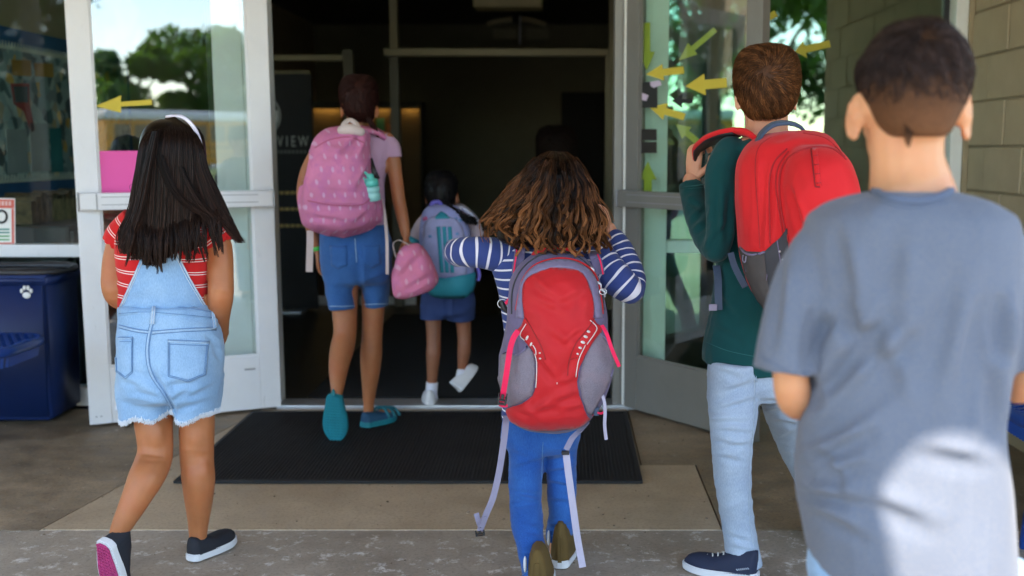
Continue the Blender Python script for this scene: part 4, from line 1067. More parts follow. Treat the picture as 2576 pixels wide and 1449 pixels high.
def face(par, M, s):
    e = [xf(ball((k * .030 * s, .070 * s, -.018 * s), .0115 * s, .0115 * s, .0085 * s, 12, 8), M) for k in (-1, 1)]
    for k in range(2):
        o = put('eye', mesh(*e[k]), EYE_W, par)
        put('iris', mesh(*xf(ball(((-1, 1)[k] * .030 * s, .0785 * s, -.018 * s), .005 * s, .0035 * s, .005 * s, 10, 6), M)), IRIS, o)
    put('mouth', mesh(*xf(ball((0, .0905 * s, -.073 * s), .019 * s, .004 * s, .0045 * s, 14, 8), M)), LIP, par)
    for k in (-1, 1): put('eyebrow', mesh(*xf(ball((k * .031 * s, .080 * s, .002 * s), .017 * s, .005 * s, .003 * s, 12, 6), M)), IRIS, par)
def hand_parts(wrist, dr, palm, s=1.0, curl=(.5, .9, .6), thumb_side=1, spread=.10, thumb=(.6, .5)):
    """palm, four unequal fingers and a thumb that leaves the side of the palm"""
    M = frame_m(wrist, dr, -Vector(palm))            # local: y to the fingers, z back of the hand, x across
    L = .088 * s; p = []
    secs = [(-.012, .020, .014), (.02, .026, .014), (.05, .032, .014), (.078, .033, .0125), (.086, .030, .010)]
    rings = [[(w * s * math.cos(a), y * s, h * s * math.sin(a)) for a in np.linspace(0, 6.2832, 14, endpoint=False)] for y, w, h in secs]
    p.append(skin(rings))
    for k, (x, ln) in enumerate(((-.024, .060), (-.008, .070), (.008, .066), (.023, .052))):
        if thumb_side < 0: x = -x
        pts = [Vector((x * .8 * s, .06 * s, 0)), Vector((x * s, .086 * s, .001))]; a = 0
        for j, f in enumerate((.45, .32, .25)):
            a += curl[j] * (1 + .06 * (k - 1)); st = ln * s * f
            pts.append(pts[-1] + Vector((x * spread / .03 * st * .3, st * math.cos(a), -st * math.sin(a))))
        p.append(tube3(pts, [.0085 * s, .0085 * s, .0078 * s, .0072 * s, .006 * s], 10, sub=2))
    x = -.026 * s * thumb_side
    pts = [Vector((x * .5, .010 * s, -.002)), Vector((x * 1.25, .030 * s, -.012 * s)), Vector((x * 1.6, .052 * s, -.022 * s * (1 + thumb[0]))), Vector((x * 1.3, .074 * s, -.030 * s * (1 + thumb[1])))]
    p.append(tube3(pts, [.012 * s, .0105 * s, .009 * s, .0068 * s], 10, sub=2))
    return [xf(q, M) for q in p]
def shoe(par, o, fwd, up, L=.22, wd=.078, mat_u=NAVY_SHOE, mat_s=SOLE_WHITE, mat_o=None, heel=.062, hi=0., st=.022, name='shoe', lace=False, waist=.04):
    """upper, white sidewall and tread; o = underside of the heel"""
    M = frame_m(o, fwd, up)
    def wy(t): return wd * .5 * (.74 + .34 * math.sin(math.pi * min(1, max(0, (t - .12) * 1.1))) - waist * math.sin(2 * math.pi * t) * (1 if waist < .1 else math.sin(math.pi * t) ** .5) - (waist * .9 * math.exp(-((t - .42) / .14) ** 2) if waist > .1 else 0)) * math.sqrt(max(.0, 1 - max(0, (t - .66) / .34) ** 2.2)) * math.sqrt(max(0, 1 - max(0, (.10 - t) / .10) ** 2 * .85))
    out = [(wy(t), t * L) for t in np.linspace(0, 1, 30)]
    poly = [(w, y) for w, y in out] + [(-w, y) for w, y in out[::-1] if w > 1e-4]
    sole = prism([(a, b) for a, b in poly], st, lambda a, b, t: M @ Vector((a, b, t)), bev=.003)
    up_ = []
    for t in np.linspace(0.004, .985, 26):
        w = wy(t) * .945; y = L * .02 + t * L * .955
        h = heel * (1 - t) ** .5 * (1 if t < .3 else 1 - .35 * min(1, (t - .3) / .4)) if not hi else (hi if t < .42 else hi + (.045 - hi) * min(1, (t - .42) / .22))
        h = max(h, .036 * math.sqrt(max(0.02, 1 - ((t - .6) / .4) ** 4 if t > .6 else 1)))
        top = min(1, .55 if hi and t < .42 else .62)
        ring = []
        for k in range(18):
            a = 2 * math.pi * k / 18; ca, sa = math.cos(a), math.sin(a)
            zz = st * .6 + max(0, sa) ** .7 * (h + st * .1) if sa > 0 else st * .6 + sa * .006
            ring.append(tuple(M @ Vector((w * (abs(ca) ** .7 * (1 if ca > 0 else -1)) * (1 - (.28 if hi else .12) * max(0, sa) ** 2), y, zz))))
        up_.append(ring)
    u = put(name, mesh(*skin(up_)), mat_u, par)
    put('sole', sole, mat_s, u, smooth=False)
    if mat_o:
        ins = [(a * .82, L * .03 + b * .94) for a, b in poly]
        put('tread', prism(ins, .004, lambda a, b, t: M @ Vector((a, b, -.004 + t)), bev=.0015), mat_o, u, smooth=False)
        lug = []
        for r_ in range(16):
            t = .07 + r_ * .056; w = wy(t) * .74
            for q_ in range(5):
                x = -w + 2 * w * (q_ + .5) / 5; s_ = w / 7.5
                lug.append(prism([(x - s_, t * L - .003), (x + s_, t * L - .003), (x + s_, t * L + .003), (x - s_, t * L + .003)], .0025, lambda a, b, tt: M @ Vector((a, b, -.0065 + tt))))
        lo_ = put('tread_lugs', join(*lug), mat_o, u, smooth=False); lo_['kind'] = 'stuff'
    if lace:
        lc = []
        for k in range(4):
            y = L * (.44 + .07 * k); z = st * .7 + heel * .62 * (1 - .12 * k)
            lc.append(xf(tube3([(-.018, y, z - .008), (0, y + .004, z + .006), (.018, y + .012, z - .006)], .0022, 6, sub=3), M))
        put('laces', mesh(*merge(lc)), simple('grey_laces', (.5, .5, .48), .8), u)
    return u
def band(me, f): fattr(me, 'band', f(arr(me)))
def axis_band(a, b):
    a = np.array(a); b = np.array(b); t = (b - a) / np.linalg.norm(b - a)
    return lambda V: (V - a) @ t + .0035 * np.sin(V[:, 0] * 31 + V[:, 2] * 23)
def setZ(me, fn):
    V = arr(me); V[:, 2] += fn(V, PXA(V)); setV(me, V); return me
def short_hair(name, par, rows, crown, m, n, ln, lay=.35, swirl=.7, seed=1, rad=.0011, lift=.0, vmin=None, ex=2.1, shell=True, shell_mat=None, d0=3.0, fade=None):
    """a close cap following the head plus thousands of short hairs combed round the crown"""
    me = hloft(rows, 36, 5, ex); cap = remesh([me], .006 * d0 / 3, 3)
    V = arr(cap); N = normals(cap); g_ = np.random.default_rng(seed)
    fattr(cap, 'rnd', g_.uniform(.15, .6, len(V))); fattr(cap, 'along', np.full(len(V), .3))
    o = put(name, cap, shell_mat or m, par)
    tri = np.array([[p.vertices[0], p.vertices[1], p.vertices[2]] for p in cap.polygons]); q = g_.integers(0, len(tri), n); w = g_.dirichlet((1, 1, 1), n)
    P = (V[tri[q]] * w[:, :, None]).sum(1); Nn = (N[tri[q]] * w[:, :, None]).sum(1); Nn /= np.linalg.norm(Nn, axis=1, keepdims=True)
    if vmin is not None:
        k = vmin(PXA(P), P); P, Nn = P[k], Nn[k]
    c = np.array(crown); D = P - c; D -= Nn * (D * Nn).sum(1, keepdims=True); D /= np.linalg.norm(D, axis=1, keepdims=True) + 1e-6
    Tn = np.cross(Nn, D); sw = np.exp(-np.linalg.norm(P - c, axis=1) / .07)[:, None] * swirl + .25 * swirl
    D = D + Tn * sw + np.array([0, 0, -.35]) * (1 - lift) + g_.normal(size=D.shape) * .16
    D -= Nn * (D * Nn).sum(1, keepdims=True); D /= np.linalg.norm(D, axis=1, keepdims=True) + 1e-6
    L = ln * g_.uniform(.6, 1.2, len(P))[:, None]
    if fade is not None: L = L * fade(PXA(P), P)[:, None]
    clump = np.sin(P @ np.array([310, 140, 60.])) * .55 + np.sin(P @ np.array([120, 210, 170.])) * .4
    RN_ = np.clip(.5 + .28 * np.sin(P @ np.array([240, 90, 130.]) + 1) + g_.normal(size=len(P)) * .22, 0, 1)
    S = np.stack([P - Nn * .003 + D * L * t + Nn * L * (lay * math.sin(t * 2.2) - .16 * t * t) + Tn * L * (.18 * t * t * (clump[:, None])) for t in np.linspace(0, 1, 6)], 1)
    h = strands(S, rad, rad * .35, 3, RN_)
    x = put('hair_strands', h, m, o); x['kind'] = 'stuff'
    return o
def person(label, loc, group=None):
    return thing('person', label, 'person', loc, group)
# ================================================================ the girl in pale overalls
pA = person('girl with long straight dark hair, red striped top and pale denim overalls', (-1.1, 3.05, 0))
D0 = 3.05
hp, MA = head_parts(W(436, 395, D0 + .01), .98, R(6), 0)
body = hp + [tube([(430, 470, D0, 44), (425, 540, D0, 50)]),
    hloft([(540, 345, 505, D0, .06), (580, 325, 525, D0, .085), (700, 312, 518, D0, .09), (800, 305, 530, D0, .10), (900, 300, 552, D0, .115), (960, 305, 550, D0, .11)]),
    tube([(497, 940, 3.06, 48), (495, 1050, 3.07, 45.5), (495, 1130, 3.07, 44), (496, 1165, 3.07, 43), (499, 1205, 3.06, 43), (500, 1255, 3.08, 37), (499, 1310, 3.11, 28), (498, 1365, 3.12, 23), (499, 1425, 3.13, 25)]),
    tube([(384, 940, 3.04, 52), (385, 1050, 3.03, 49), (391, 1125, 3.02, 45), (384, 1165, 3.0, 47), (366, 1205, 2.95, 46), (340, 1258, 2.92, 38), (313, 1310, 2.90, 30), (297, 1345, 2.895, 24), (294, 1380, 2.90, 21)]),
    tube([(330, 570, D0, 38), (300, 625, D0, 34), (288, 690, 3.03, 33), (291, 735, 3.02, 32), (312, 757, 3.10, 27), (350, 768, 3.24, 22)]),
    tube([(528, 575, D0, 38), (551, 625, D0, 34), (555, 690, 3.04, 33), (555, 742, 3.03, 32.5), (553, 785, 3.08, 28), (557, 822, 3.15, 20), (560, 838, 3.18, 17)])]
hb = remesh(hand_parts(W(558, 826, 3.16), W(566, 868, 3.24) - W(557, 826, 3.16), (-1, .2, 0), .80, (.5, .7, .5), 1), .003, 2)
hb2 = remesh(hand_parts(W(350, 768, 3.24), W(395, 770, 3.27) - W(350, 768, 3.24), (0, -1, 0), .80, (.6, .8, .5), 1), .003, 2)
for cx_, cy_, d_, r_ in ((484, 1196, 3.045, 22), (512, 1190, 3.045, 20), (350, 1222, 2.925, 22), (378, 1212, 2.945, 20), (494, 1100, 3.045, 26), (390, 1095, 2.995, 28)):
    body.append(ball(W(cx_, cy_, d_), r_ * d_ / F, .030, r_ * 1.9 * d_ / F))
bm_ = crumple(remesh(body, .0065, 5), .0008, 20, 3, (1, 1, .6), [(452, 1140, 536, 1144, 5, .0022), (460, 1152, 525, 1150, 5, .0016), (350, 1140, 436, 1150, 5, .0022), (356, 1156, 425, 1160, 5, .0016), (494, 1290, 497, 1380, 5, .002), (484, 1310, 490, 1390, 4, .001), (300, 1290, 296, 1350, 5, .002), (535, 735, 575, 742, 5, .0015)])
bA = put('body', join(bm_, hb, hb2), SKIN_TAN, pA)
face(bA, MA, .98)
# top: trunk and two fluted sleeves
tr = hloft([(528, 395, 462, D0 + .01, .05), (540, 360, 495, D0, .075), (556, 325, 528, D0, .095), (590, 304, 540, D0, .108), (650, 303, 531, D0, .112), (720, 304, 525, D0 + .004, .106), (770, 306, 524, D0 + .008, .100), (815, 308, 522, D0 + .01, .09)], 64, 6)
me = crumple(mesh(*tr), .0045, 13, 3, (1, 1, 2.0), [(525, 720, 460, 760, 9, .004), (524, 690, 470, 715, 8, .003), (310, 700, 350, 720, 8, .003), (450, 575, 520, 560, 8, .003)])
top_tree = bvh(me)
band(me, axis_band(W(420, 900, D0), W(420, 500, D0))); put('top', me, RED_STRIPE, pA)
for k, pts in enumerate(([(345, 558, D0, 42), (312, 590, D0, 42), (293, 618, D0, 39)], [(505, 560, D0, 44), (538, 588, D0, 44), (554, 614, D0, 41)])):
    Q = cr(pts, 7); P = [W(*q[:3]) for q in Q]; r = [q[3] * q[2] / F for q in Q]
    me = mesh(*tube3(P, r, 48, round_caps=False)); V = arr(me); ax = np.array(P[-1] - P[0]); ax /= np.linalg.norm(ax)
    t = (V - np.array(P[0])) @ ax; ang = np.arctan2(V[:, 1] - P[-1].y, V[:, 0] - P[-1].x)
    fl = np.clip((t - t.max() + .022) / .022, 0, 1); N = normals(me)
    V += N * (fl * (.004 + .004 * np.sin(ang * 13)))[:, None] + np.outer(fl * .006 * np.sin(ang * 13 + 1), ax); setV(me, V)
    band(me, axis_band(P[0], P[-1])); put('sleeve', me, RED_STRIPE, pA)
# overalls
sh = remesh([hloft([(762, 302, 530, D0, .118), (800, 303, 541, D0 - .005, .126), (850, 303, 551, D0 - .01, .138), (900, 303, 557, D0 - .015, .145), (950, 305, 557, D0 - .015, .142), (990, 308, 553, D0 - .01, .13), (1005, 310, 550, D0, .10)], 40, 4, 2.4),
    hloft([(950, 303, 440, D0 - .01, .115), (1000, 305, 440, D0 - .01, .108), (1046, 308, 439, D0 - .01, .100)], 32, 5, 2.3), hloft([(950, 415, 561, D0 - .005, .115), (1000, 436, 555, D0, .108), (1043, 440, 547, D0, .100)], 32, 5, 2.3),
    ball(W(358, 915, D0 - .085), .066, .055, .085), ball(W(466, 915, D0 - .085), .070, .055, .085)], .0058, 7)
crumple(sh, .005, 9, 8, (1, 1, 1.3), [(395, 955, 436, 1035, 9, .013), (385, 930, 400, 975, 8, .007), (400, 968, 330, 935, 10, .006), (410, 975, 480, 965, 10, .006), (430, 1010, 470, 990, 9, .006), (330, 985, 400, 1005, 9, .005), (300, 960, 350, 975, 9, .004), (470, 1005, 540, 975, 9, .005), (540, 870, 562, 920, 7, .004), (520, 840, 550, 870, 6, .004), (300, 1010, 380, 1020, 9, .003), (450, 1030, 540, 1010, 8, .003)])
setZ(sh, lambda V, p: np.where(p[:, 1] > 1015, (p[:, 1] - 1015) / 40 * (.006 * np.sin(V[:, 0] * 70) + .016 * np.clip((p[:, 0] - 303) / 135, 0, 1) * (p[:, 0] < 440) + .012 * np.clip((p[:, 0] - 490) / 50, 0, 1)), 0))
ovA = put('overall_shorts', sh, DENIM_LIGHT, pA); st = bvh(sh)
wb = drape(spl([(301, 768), (360, 764), (440, 768), (531, 781)], 5) + spl([(534, 803), (440, 795), (360, 790), (299, 795)], 5), st, .004, 8, D0); put('waistband', wb, DENIM_LIGHT, ovA)
for nm, poly in (('pocket', [(289, 847), (334, 847), (333, 938), (316, 953), (293, 936)]), ('pocket', [(422, 854), (526, 858), (517, 943), (473, 961), (422, 948)])):
    o = put(nm, drape(poly, st, .0035, 7, D0), DENIM_LIGHT, ovA); pt = bvh(o.data)
    c = np.mean(poly, 0); ins = [tuple(c + (np.array(p) - c) * k) for k in (.90,) for p in poly]
    put2('stitching', [stitch(ins + ins[:1], pt, .0011, D0), stitch([tuple(c + (np.array(p) - c) * .975) for p in poly + poly[:1]], pt, .0010, D0), stitch([(poly[0][0] + 4, poly[0][1] + 12), (poly[1][0] - 4, poly[1][1] + 12)], pt, .0011, D0)], THREAD_BLUE, o)
    put2('hem_fold', [stitch([(poly[0][0] + 1, poly[0][1] + 5), (poly[1][0] - 1, poly[1][1] + 5)], pt, .0035, D0, .0)], DENIM_SEAM, o)
seam = [[(293, 819), (338, 831), (376, 836)], [(383, 837), (458, 831), (543, 827)], [(383, 812), (376, 839), (371, 882), (376, 926), (391, 960), (412, 990), (434, 1028)]]
put2('felled_seam', [stitch(spl(s_, 4), st, .0038, D0, .0005) for s_ in seam], DENIM_SEAM, ovA)
put2('stitching', [stitch([(x + dx, y + dy) for x, y in spl(s_, 4)], st, .0010, D0, .002) for s_ in seam for dx, dy in ((0, 4) if s_ is not seam[2] else (4, 0), (0, -4) if s_ is not seam[2] else (-4, 0))] +
     [stitch(spl([(300, 789), (360, 785), (440, 790), (533, 799)], 4), bvh(wb), .0010, D0), stitch(spl([(303, 771), (360, 768), (440, 772), (529, 784)], 4), bvh(wb), .0010, D0)], THREAD_BLUE, ovA)
for poly in ([(383, 760), (393, 760), (390, 816), (379, 816)], [(530, 782), (539, 784), (546, 822), (536, 827)]):
    o = put('belt_loop', drape(poly, bvh(sh, wb), .005, 5, D0, lift=.001), DENIM_SEAM, ovA); lt = bvh(o.data)
    put2('stitching', [stitch([(poly[0][0] + k, poly[0][1] + 2), (poly[3][0] + k, poly[3][1] - 2)], lt, .0009, D0) for k in (2.5, 7.5)], THREAD_PALE, o)
bib = drape([(303, 772)] + spl([(345, 676), (370, 608), (388, 552)], 4) + [(428, 552)] + spl([(441, 625), (478, 700), (526, 786)], 4) + [(415, 780)], top_tree, .005, 8, D0)
o = put('back_panel', bib, DENIM_LIGHT, ovA); bt = bvh(bib)
put2('stitching', [stitch(spl([(311, 766), (351, 676), (376, 608), (393, 556)], 4), bt, .0011, D0), stitch(spl([(424, 556), (436, 626), (471, 702), (517, 778)], 4), bt, .0011, D0), stitch(spl([(305, 770), (347, 675)], 4), bt, .0022, D0), stitch(spl([(441, 627), (478, 702), (525, 784)], 4), bt, .0022, D0)], THREAD_PALE, o)
for poly in ([(394, 575), (415, 552), (505, 528), (514, 545), (430, 578)], [(395, 578), (418, 560), (360, 530), (345, 545)]):
    put('shoulder_strap', drape(poly, top_tree, .0055, 7, D0), DENIM_LIGHT, ovA)
# frayed hem
fr_, g_ = [], np.random.default_rng(2)
V = arr(sh); p = PXA(V); N = normals(sh)
xb = (p[:, 0] // 7).astype(int); mx = {}
for q_, y_ in zip(xb, p[:, 1]): mx[q_] = max(mx.get(q_, 0), y_)
low = np.where((p[:, 1] > np.array([mx[q_] for q_ in xb]) - 7) & (p[:, 1] > 1010) & (V[:, 1] < D0 + .02))[0]
low = g_.choice(low, 1600)
S = []
for i in low:
    v = V[i]; dn = np.array([g_.normal() * .35, g_.normal() * .35, -1]); dn += N[i] * .2; L = g_.uniform(.003, .009)
    S.append([v + dn * L * t + np.array([g_.normal() * .0012, 0, 0]) * t for t in (-.25, .2, .6, 1)])
x = put('frayed_hem', strands(np.array(S), .0011, .0007), FRINGE, ovA); x['kind'] = 'stuff'
shoe(pA, W(497, 1447, 3.12) * Vector((1, 1, 0)).x if False else Vector((W(497, 1447, 3.10).x - .012, 3.075, .004)), (.40, .92, 0), (0, 0, 1), .20, .080, NAVY_SHOE, SOLE_WHITE, None, .060)
shoe(pA, W(258, 1364, 2.825), (-.05, .36, -.93), (.42, .80, .34), .21, .086, NAVY_SHOE, SOLE_WHITE, SOLE_PINK, .078)

# long straight hair: a solid under-layer and locks of fine strands
def lock(guide, w, n, seed, d, bul, tipw=.25, wave=0.0, k=22, tipvar=.10, wide=None):
    """guide: points on the photograph; w: half width in px along it; returns hair paths"""
    g_ = np.random.default_rng(seed); G_ = cr(np.column_stack([np.array(guide, float), np.array(w, float), np.broadcast_to(np.array(bul, float), (len(guide),))]), 8)
    T = np.linspace(0, 1, k); tt = np.linspace(0, 1, len(G_)); out = []
    for i in range(n):
        s = g_.uniform(-1, 1); dep = g_.uniform(0, 1); end = 1 - tipvar * g_.uniform(0, 1) ** 1.5; a = T * end
        x = np.interp(a, tt, G_[:, 0]); y = np.interp(a, tt, G_[:, 1]); ww = np.interp(a, tt, G_[:, 2]) * (1.0 if wide is None else wide); bb = np.interp(a, tt, G_[:, 3])
        conv = 1 - (1 - tipw) * np.clip((a - .55) / .45, 0, 1) ** 1.6
        ph = g_.uniform(0, 6.3); wob = wave * np.sin(a * 9 + ph) * a
        xs = x + s * ww * conv + wob + 2.2 * np.sin(a * 7 + ph) * a + (g_.normal() * 5 * a ** 2 if wide else 0)
        arc = np.sqrt(np.clip(1 - (s * .92) ** 2, 0, 1))
        ds = d - bb * (.90 + .10 * arc) * (.90 + .10 * dep) 
        out.append([tuple(W(q, r_, e)) for q, r_, e in zip(xs, y, ds)])
    return out
under = hloft([(300, 410, 452, D0 + .02, .05), (312, 385, 480, D0 + .005, .085), (340, 366, 503, D0, .105), (400, 357, 511, D0 - .005, .112), (470, 350, 514, D0 - .02, .105), (530, 336, 520, D0 - .045, .085), (580, 330, 500, D0 - .07, .065), (610, 345, 470, D0 - .09, .045), (628, 362, 440, D0 - .10, .03)], 40, 5)
um = remesh([under], .007, 2); fattr(um, 'rnd', np.full(len(um.vertices), .1)); fattr(um, 'along', np.full(len(um.vertices), .2))
hrA = put('long_hair', um, HAIR_BLACK, pA)
S = []
main = [  # guide, half widths, strands
    ([(424, 297), (372, 345), (356, 430), (342, 530), (316, 590), (318, 640)], [4, 9, 12, 14, 15, 12], 130),
    ([(425, 296), (385, 338), (369, 430), (358, 540), (345, 610), (340, 655)], [4, 10, 12, 14, 14, 10], 130),
    ([(427, 296), (398, 335), (385, 430), (378, 540), (370, 620), (371, 668)], [4, 10, 12, 14, 14, 9], 130),
    ([(429, 295), (412, 335), (402, 430), (397, 540), (392, 610), (389, 671)], [4, 10, 12, 13, 12, 7], 130),
    ([(430, 295), (425, 335), (420, 430), (416, 540), (409, 610), (404, 664)], [4, 10, 12, 13, 11, 7], 130),
    ([(431, 295), (440, 335), (437, 430), (434, 540), (428, 600), (422, 650)], [4, 10, 12, 13, 11, 7], 120),
    ([(432, 295), (452, 335), (452, 430), (449, 530), (445, 590), (437, 640)], [4, 10, 12, 13, 10, 6], 120),
    ([(433, 295), (464, 337), (466, 430), (464, 520), (470, 580), (488, 632)], [4, 10, 12, 10, 6, 3], 100),
    ([(434, 295), (470, 340), (476, 430), (476, 520), (484, 580), (502, 622)], [4, 10, 12, 9, 5, 2.5], 90),
    ([(434, 295), (474, 338), (484, 430), (478, 500), (474, 570), (470, 628)], [4, 10, 12, 11, 8, 4], 100),
    ([(400, 390), (425, 455), (455, 500), (490, 528), (520, 545), (543, 598)], [9, 12, 11, 10, 8, 4], 120),
    ([(435, 295), (484, 345), (500, 430), (524, 510), (537, 560), (548, 600)], [4, 9, 12, 10, 6, 3], 100),
    ([(436, 295), (490, 345), (508, 430), (540, 510), (572, 570), (605, 612)], [4, 8, 11, 12, 9, 4], 150),
    ([(437, 294), (494, 350), (514, 425), (548, 500), (582, 565), (606, 608)], [3, 7, 8, 9, 6, 3], 110),
    ([(455, 420), (482, 480), (510, 522), (537, 548), (556, 590)], [8, 12, 12, 8, 4], 100),
    ([(392, 330), (372, 420), (352, 520), (330, 580), (306, 625)], [8, 10, 12, 13, 9], 110),
]
for i, (gd, w, n) in enumerate(main):
    k = len(gd); bl_ = np.interp(np.linspace(0, 1, k), [0, .12, .3, .6, 1], [.02, .10, .128, .135, .145]) if gd[0][1] < 320 else np.linspace(.135, .15, k)
    S += lock(gd, w, int(n * 2.6), 20 + i, D0, bl_, .6 if i < 8 else .45, 2.2, tipvar=.24, wide=1.35 if i < 9 else 1.15)
for gd, n in (([(375, 440), (352, 470), (338, 485), (340, 515), (352, 532)], 5), ([(362, 470), (345, 500), (325, 520), (318, 545), (316, 580)], 5), ([(372, 430), (348, 458), (330, 470), (335, 500)], 3), ([(352, 520), (330, 540), (322, 556), (313, 585)], 6), ([(500, 500), (520, 540), (532, 570), (530, 600)], 6)):
    S += lock(gd, [3, 4, 4, 3, 2][:len(gd)], n, 77 + n + gd[0][0], D0, np.full(len(gd), .09), 1.0, 3)
for j in range(46):
    gq = np.random.default_rng(300 + j); sx = gq.uniform(325, 545); bt = 662 - abs(sx - 395) * .35 if sx < 470 else 640 - (sx - 470) * .35
    gd = [(sx + (410 - sx) * .12, bt - 150), (sx + gq.normal() * 4, bt - 90), (sx + gq.normal() * 5 + (sx - 400) * .05, bt - 40), (sx + gq.normal() * 7 + (sx - 400) * .12, bt + gq.uniform(2, 30))]
    S += lock(gd, [6, 6, 4.5, 1.5], 26, 500 + j, D0, [.085, .135, .156, .158], .35, 2.0, tipvar=.2)
x = put('hair_strands', strands(np.array(S), .0009, .00045), HAIR_BLACK, hrA); x['kind'] = 'stuff'
hbp = [W(x_, y_, d_) for x_, y_, d_ in ((418, 294, 2.99), (440, 291, 2.975), (462, 296, 2.965), (482, 313, 2.96), (496, 335, 2.965), (504, 358, 2.975), (510, 385, 3.0))]
put('hairband', mesh(*ribbon3(cr([tuple(p) for p in hbp], 5), [Vector((.75, -.1, .0)).normalized() * 1] * 31, [.0055 + .004 * math.sin(math.pi * i / 30) for i in range(31)], .006)), simple('pale_lilac_hairband', (.62, .60, .72), .5), pA)
# ================================================================ the curly haired girl and her red and violet backpack
pB = person('small girl with curly brown hair, navy striped top and jeans wearing the red backpack', (0, 3.05, 0))
DB = 3.10
hp, MB_ = head_parts(W(1398, 484, DB - .02), .98, 0, 0)
body = hp + [tube([(1398, 540, DB, 42), (1398, 600, DB, 48)]),
    hloft([(612, 1320, 1475, DB, .06), (660, 1285, 1500, DB, .08), (800, 1285, 1495, DB, .085), (1000, 1280, 1470, DB, .09), (1060, 1275, 1455, DB, .095)]),
    tube([(1300, 645, DB, 34), (1240, 634, 3.08, 32), (1175, 634, 3.1, 31), (1158, 634, 3.18, 28), (1200, 628, 3.28, 25), (1262, 628, 3.30, 20)]),
    tube([(1505, 650, DB, 34), (1550, 690, 3.06, 32), (1592, 728, 3.06, 29), (1584, 690, 3.10, 26), (1556, 620, 3.16, 22), (1540, 590, 3.18, 18), (1533, 572, 3.18, 16)]),
    tube([(1320, 1050, DB, 48), (1322, 1150, 3.08, 42), (1325, 1300, 3.0, 34), (1345, 1440, 2.93, 27)]), tube([(1412, 1050, DB, 44), (1412, 1200, DB, 36), (1406, 1340, DB, 26), (1404, 1400, DB, 24)])]
h1 = remesh(hand_parts(W(1538, 588, 3.18), W(1524, 545, 3.18) - W(1538, 588, 3.18), (-1, .3, 0), .78, (.4, .6, .4), 1), .003, 2)
h2 = remesh(hand_parts(W(1262, 628, 3.30), W(1300, 640, 3.27) - W(1262, 628, 3.30), (.2, -1, 0), .78, (.6, .9, .6), 1), .003, 2)
bB = put('body', join(remesh(body, .0065, 5), h1, h2), SKIN_FAIR, pB); face(bB, MB_, .98)
me = mesh(*hloft([(602, 1360, 1440, DB, .055), (614, 1315, 1482, DB, .075), (632, 1270, 1512, DB, .09), (665, 1240, 1528, DB, .098), (720, 1250, 1518, DB, .098), (800, 1266, 1508, DB, .096), (900, 1272, 1500, DB, .098), (1000, 1266, 1486, DB, .10), (1052, 1262, 1476, DB, .10)], 64, 7))
crumple(me, .005, 11, 5, (1, 1, 1.5), [(1250, 690, 1290, 720, 8, .005), (1262, 760, 1285, 745, 6, .003)])
band(me, axis_band(W(1400, 1100, DB), W(1400, 600, DB))); put('top', me, NAVY_STRIPE, pB)
for pts in ([(1300, 648, DB, 46), (1262, 640, 3.09, 43), (1215, 634, 3.07, 38), (1172, 634, 3.08, 35), (1152, 635, 3.13, 33), (1160, 633, 3.22, 31), (1205, 629, 3.29, 28), (1240, 628, 3.30, 24)],
            [(1500, 650, DB, 45), (1530, 680, 3.07, 42), (1560, 708, 3.05, 39), (1586, 730, 3.05, 34)], [(1590, 726, 3.07, 33), (1586, 690, 3.10, 32), (1568, 640, 3.14, 29), (1548, 600, 3.17, 23)]):
    Q = cr(pts, 9); P = [W(*q[:3]) for q in Q]; r = [q[3] * q[2] / F for q in Q]
    V, Fc = tube3(P, r, 40); me = mesh(V, Fc); nr = (len(V) - 2) // 40
    s = np.concatenate([[0], np.cumsum([(P[i + 1] - P[i]).length for i in range(len(P) - 1)])]); s = np.concatenate([np.full(3, s[0]) - np.array([.02, .012, .005]), s, np.full(3, s[-1]) + .005])
    fattr(me, 'band', np.concatenate([np.repeat(s[:nr], 40), [s[0], s[-1]]]) + .002 * np.sin(np.arange(len(V)) * .3))
    crumple(me, .0045, 16, 9, (1, 1, 1), [(1150, 648, 1185, 660, 6, .004), (1545, 715, 1600, 700, 7, .006), (1560, 745, 1605, 735, 6, .004), (1540, 660, 1580, 655, 6, .004)])
    put('sleeve', me, NAVY_STRIPE, pB)
jn = remesh([hloft([(1005, 1272, 1468, DB, .10), (1060, 1261, 1464, DB, .112), (1110, 1262, 1460, DB, .105), (1130, 1290, 1440, DB, .08)], 36, 4),
    hloft([(1075, 1264, 1374, DB - .01, .088), (1130, 1275, 1372, 3.08, .082), (1200, 1279, 1366, 3.06, .074), (1250, 1282, 1364, 3.03, .068), (1290, 1281, 1367, 3.0, .066), (1345, 1290, 1370, 2.96, .062), (1410, 1304, 1380, 2.92, .058), (1470, 1316, 1392, 2.90, .056), (1485, 1318, 1392, 2.895, .056)], 30, 5),
    hloft([(1075, 1360, 1462, DB + .01, .085), (1150, 1370, 1453, 3.11, .075), (1230, 1376, 1450, 3.11, .066), (1290, 1377, 1451, 3.11, .064), (1330, 1371, 1447, 3.11, .062), (1354, 1367, 1444, 3.11, .064)], 30, 5)], .0055, 5)
crumple(jn, .0045, 12, 4, (1, 1, 1.7), [(1285, 1236, 1362, 1246, 6, .007), (1283, 1252, 1350, 1268, 6, .006), (1290, 1275, 1362, 1262, 6, .005), (1300, 1180, 1360, 1160, 8, .005), (1285, 1140, 1340, 1160, 8, .004), (1378, 1190, 1448, 1180, 6, .006), (1378, 1215, 1446, 1228, 6, .006), (1376, 1160, 1445, 1150, 6, .005), (1370, 1330, 1440, 1322, 5, .007), (1372, 1318, 1445, 1338, 5, .005), (1310, 1330, 1366, 1345, 7, .004), (1312, 1400, 1375, 1392, 6, .005), (1380, 1260, 1445, 1268, 7, .004)])
jo = put('jeans', jn, DENIM_MID, pB); jt = bvh(jn)
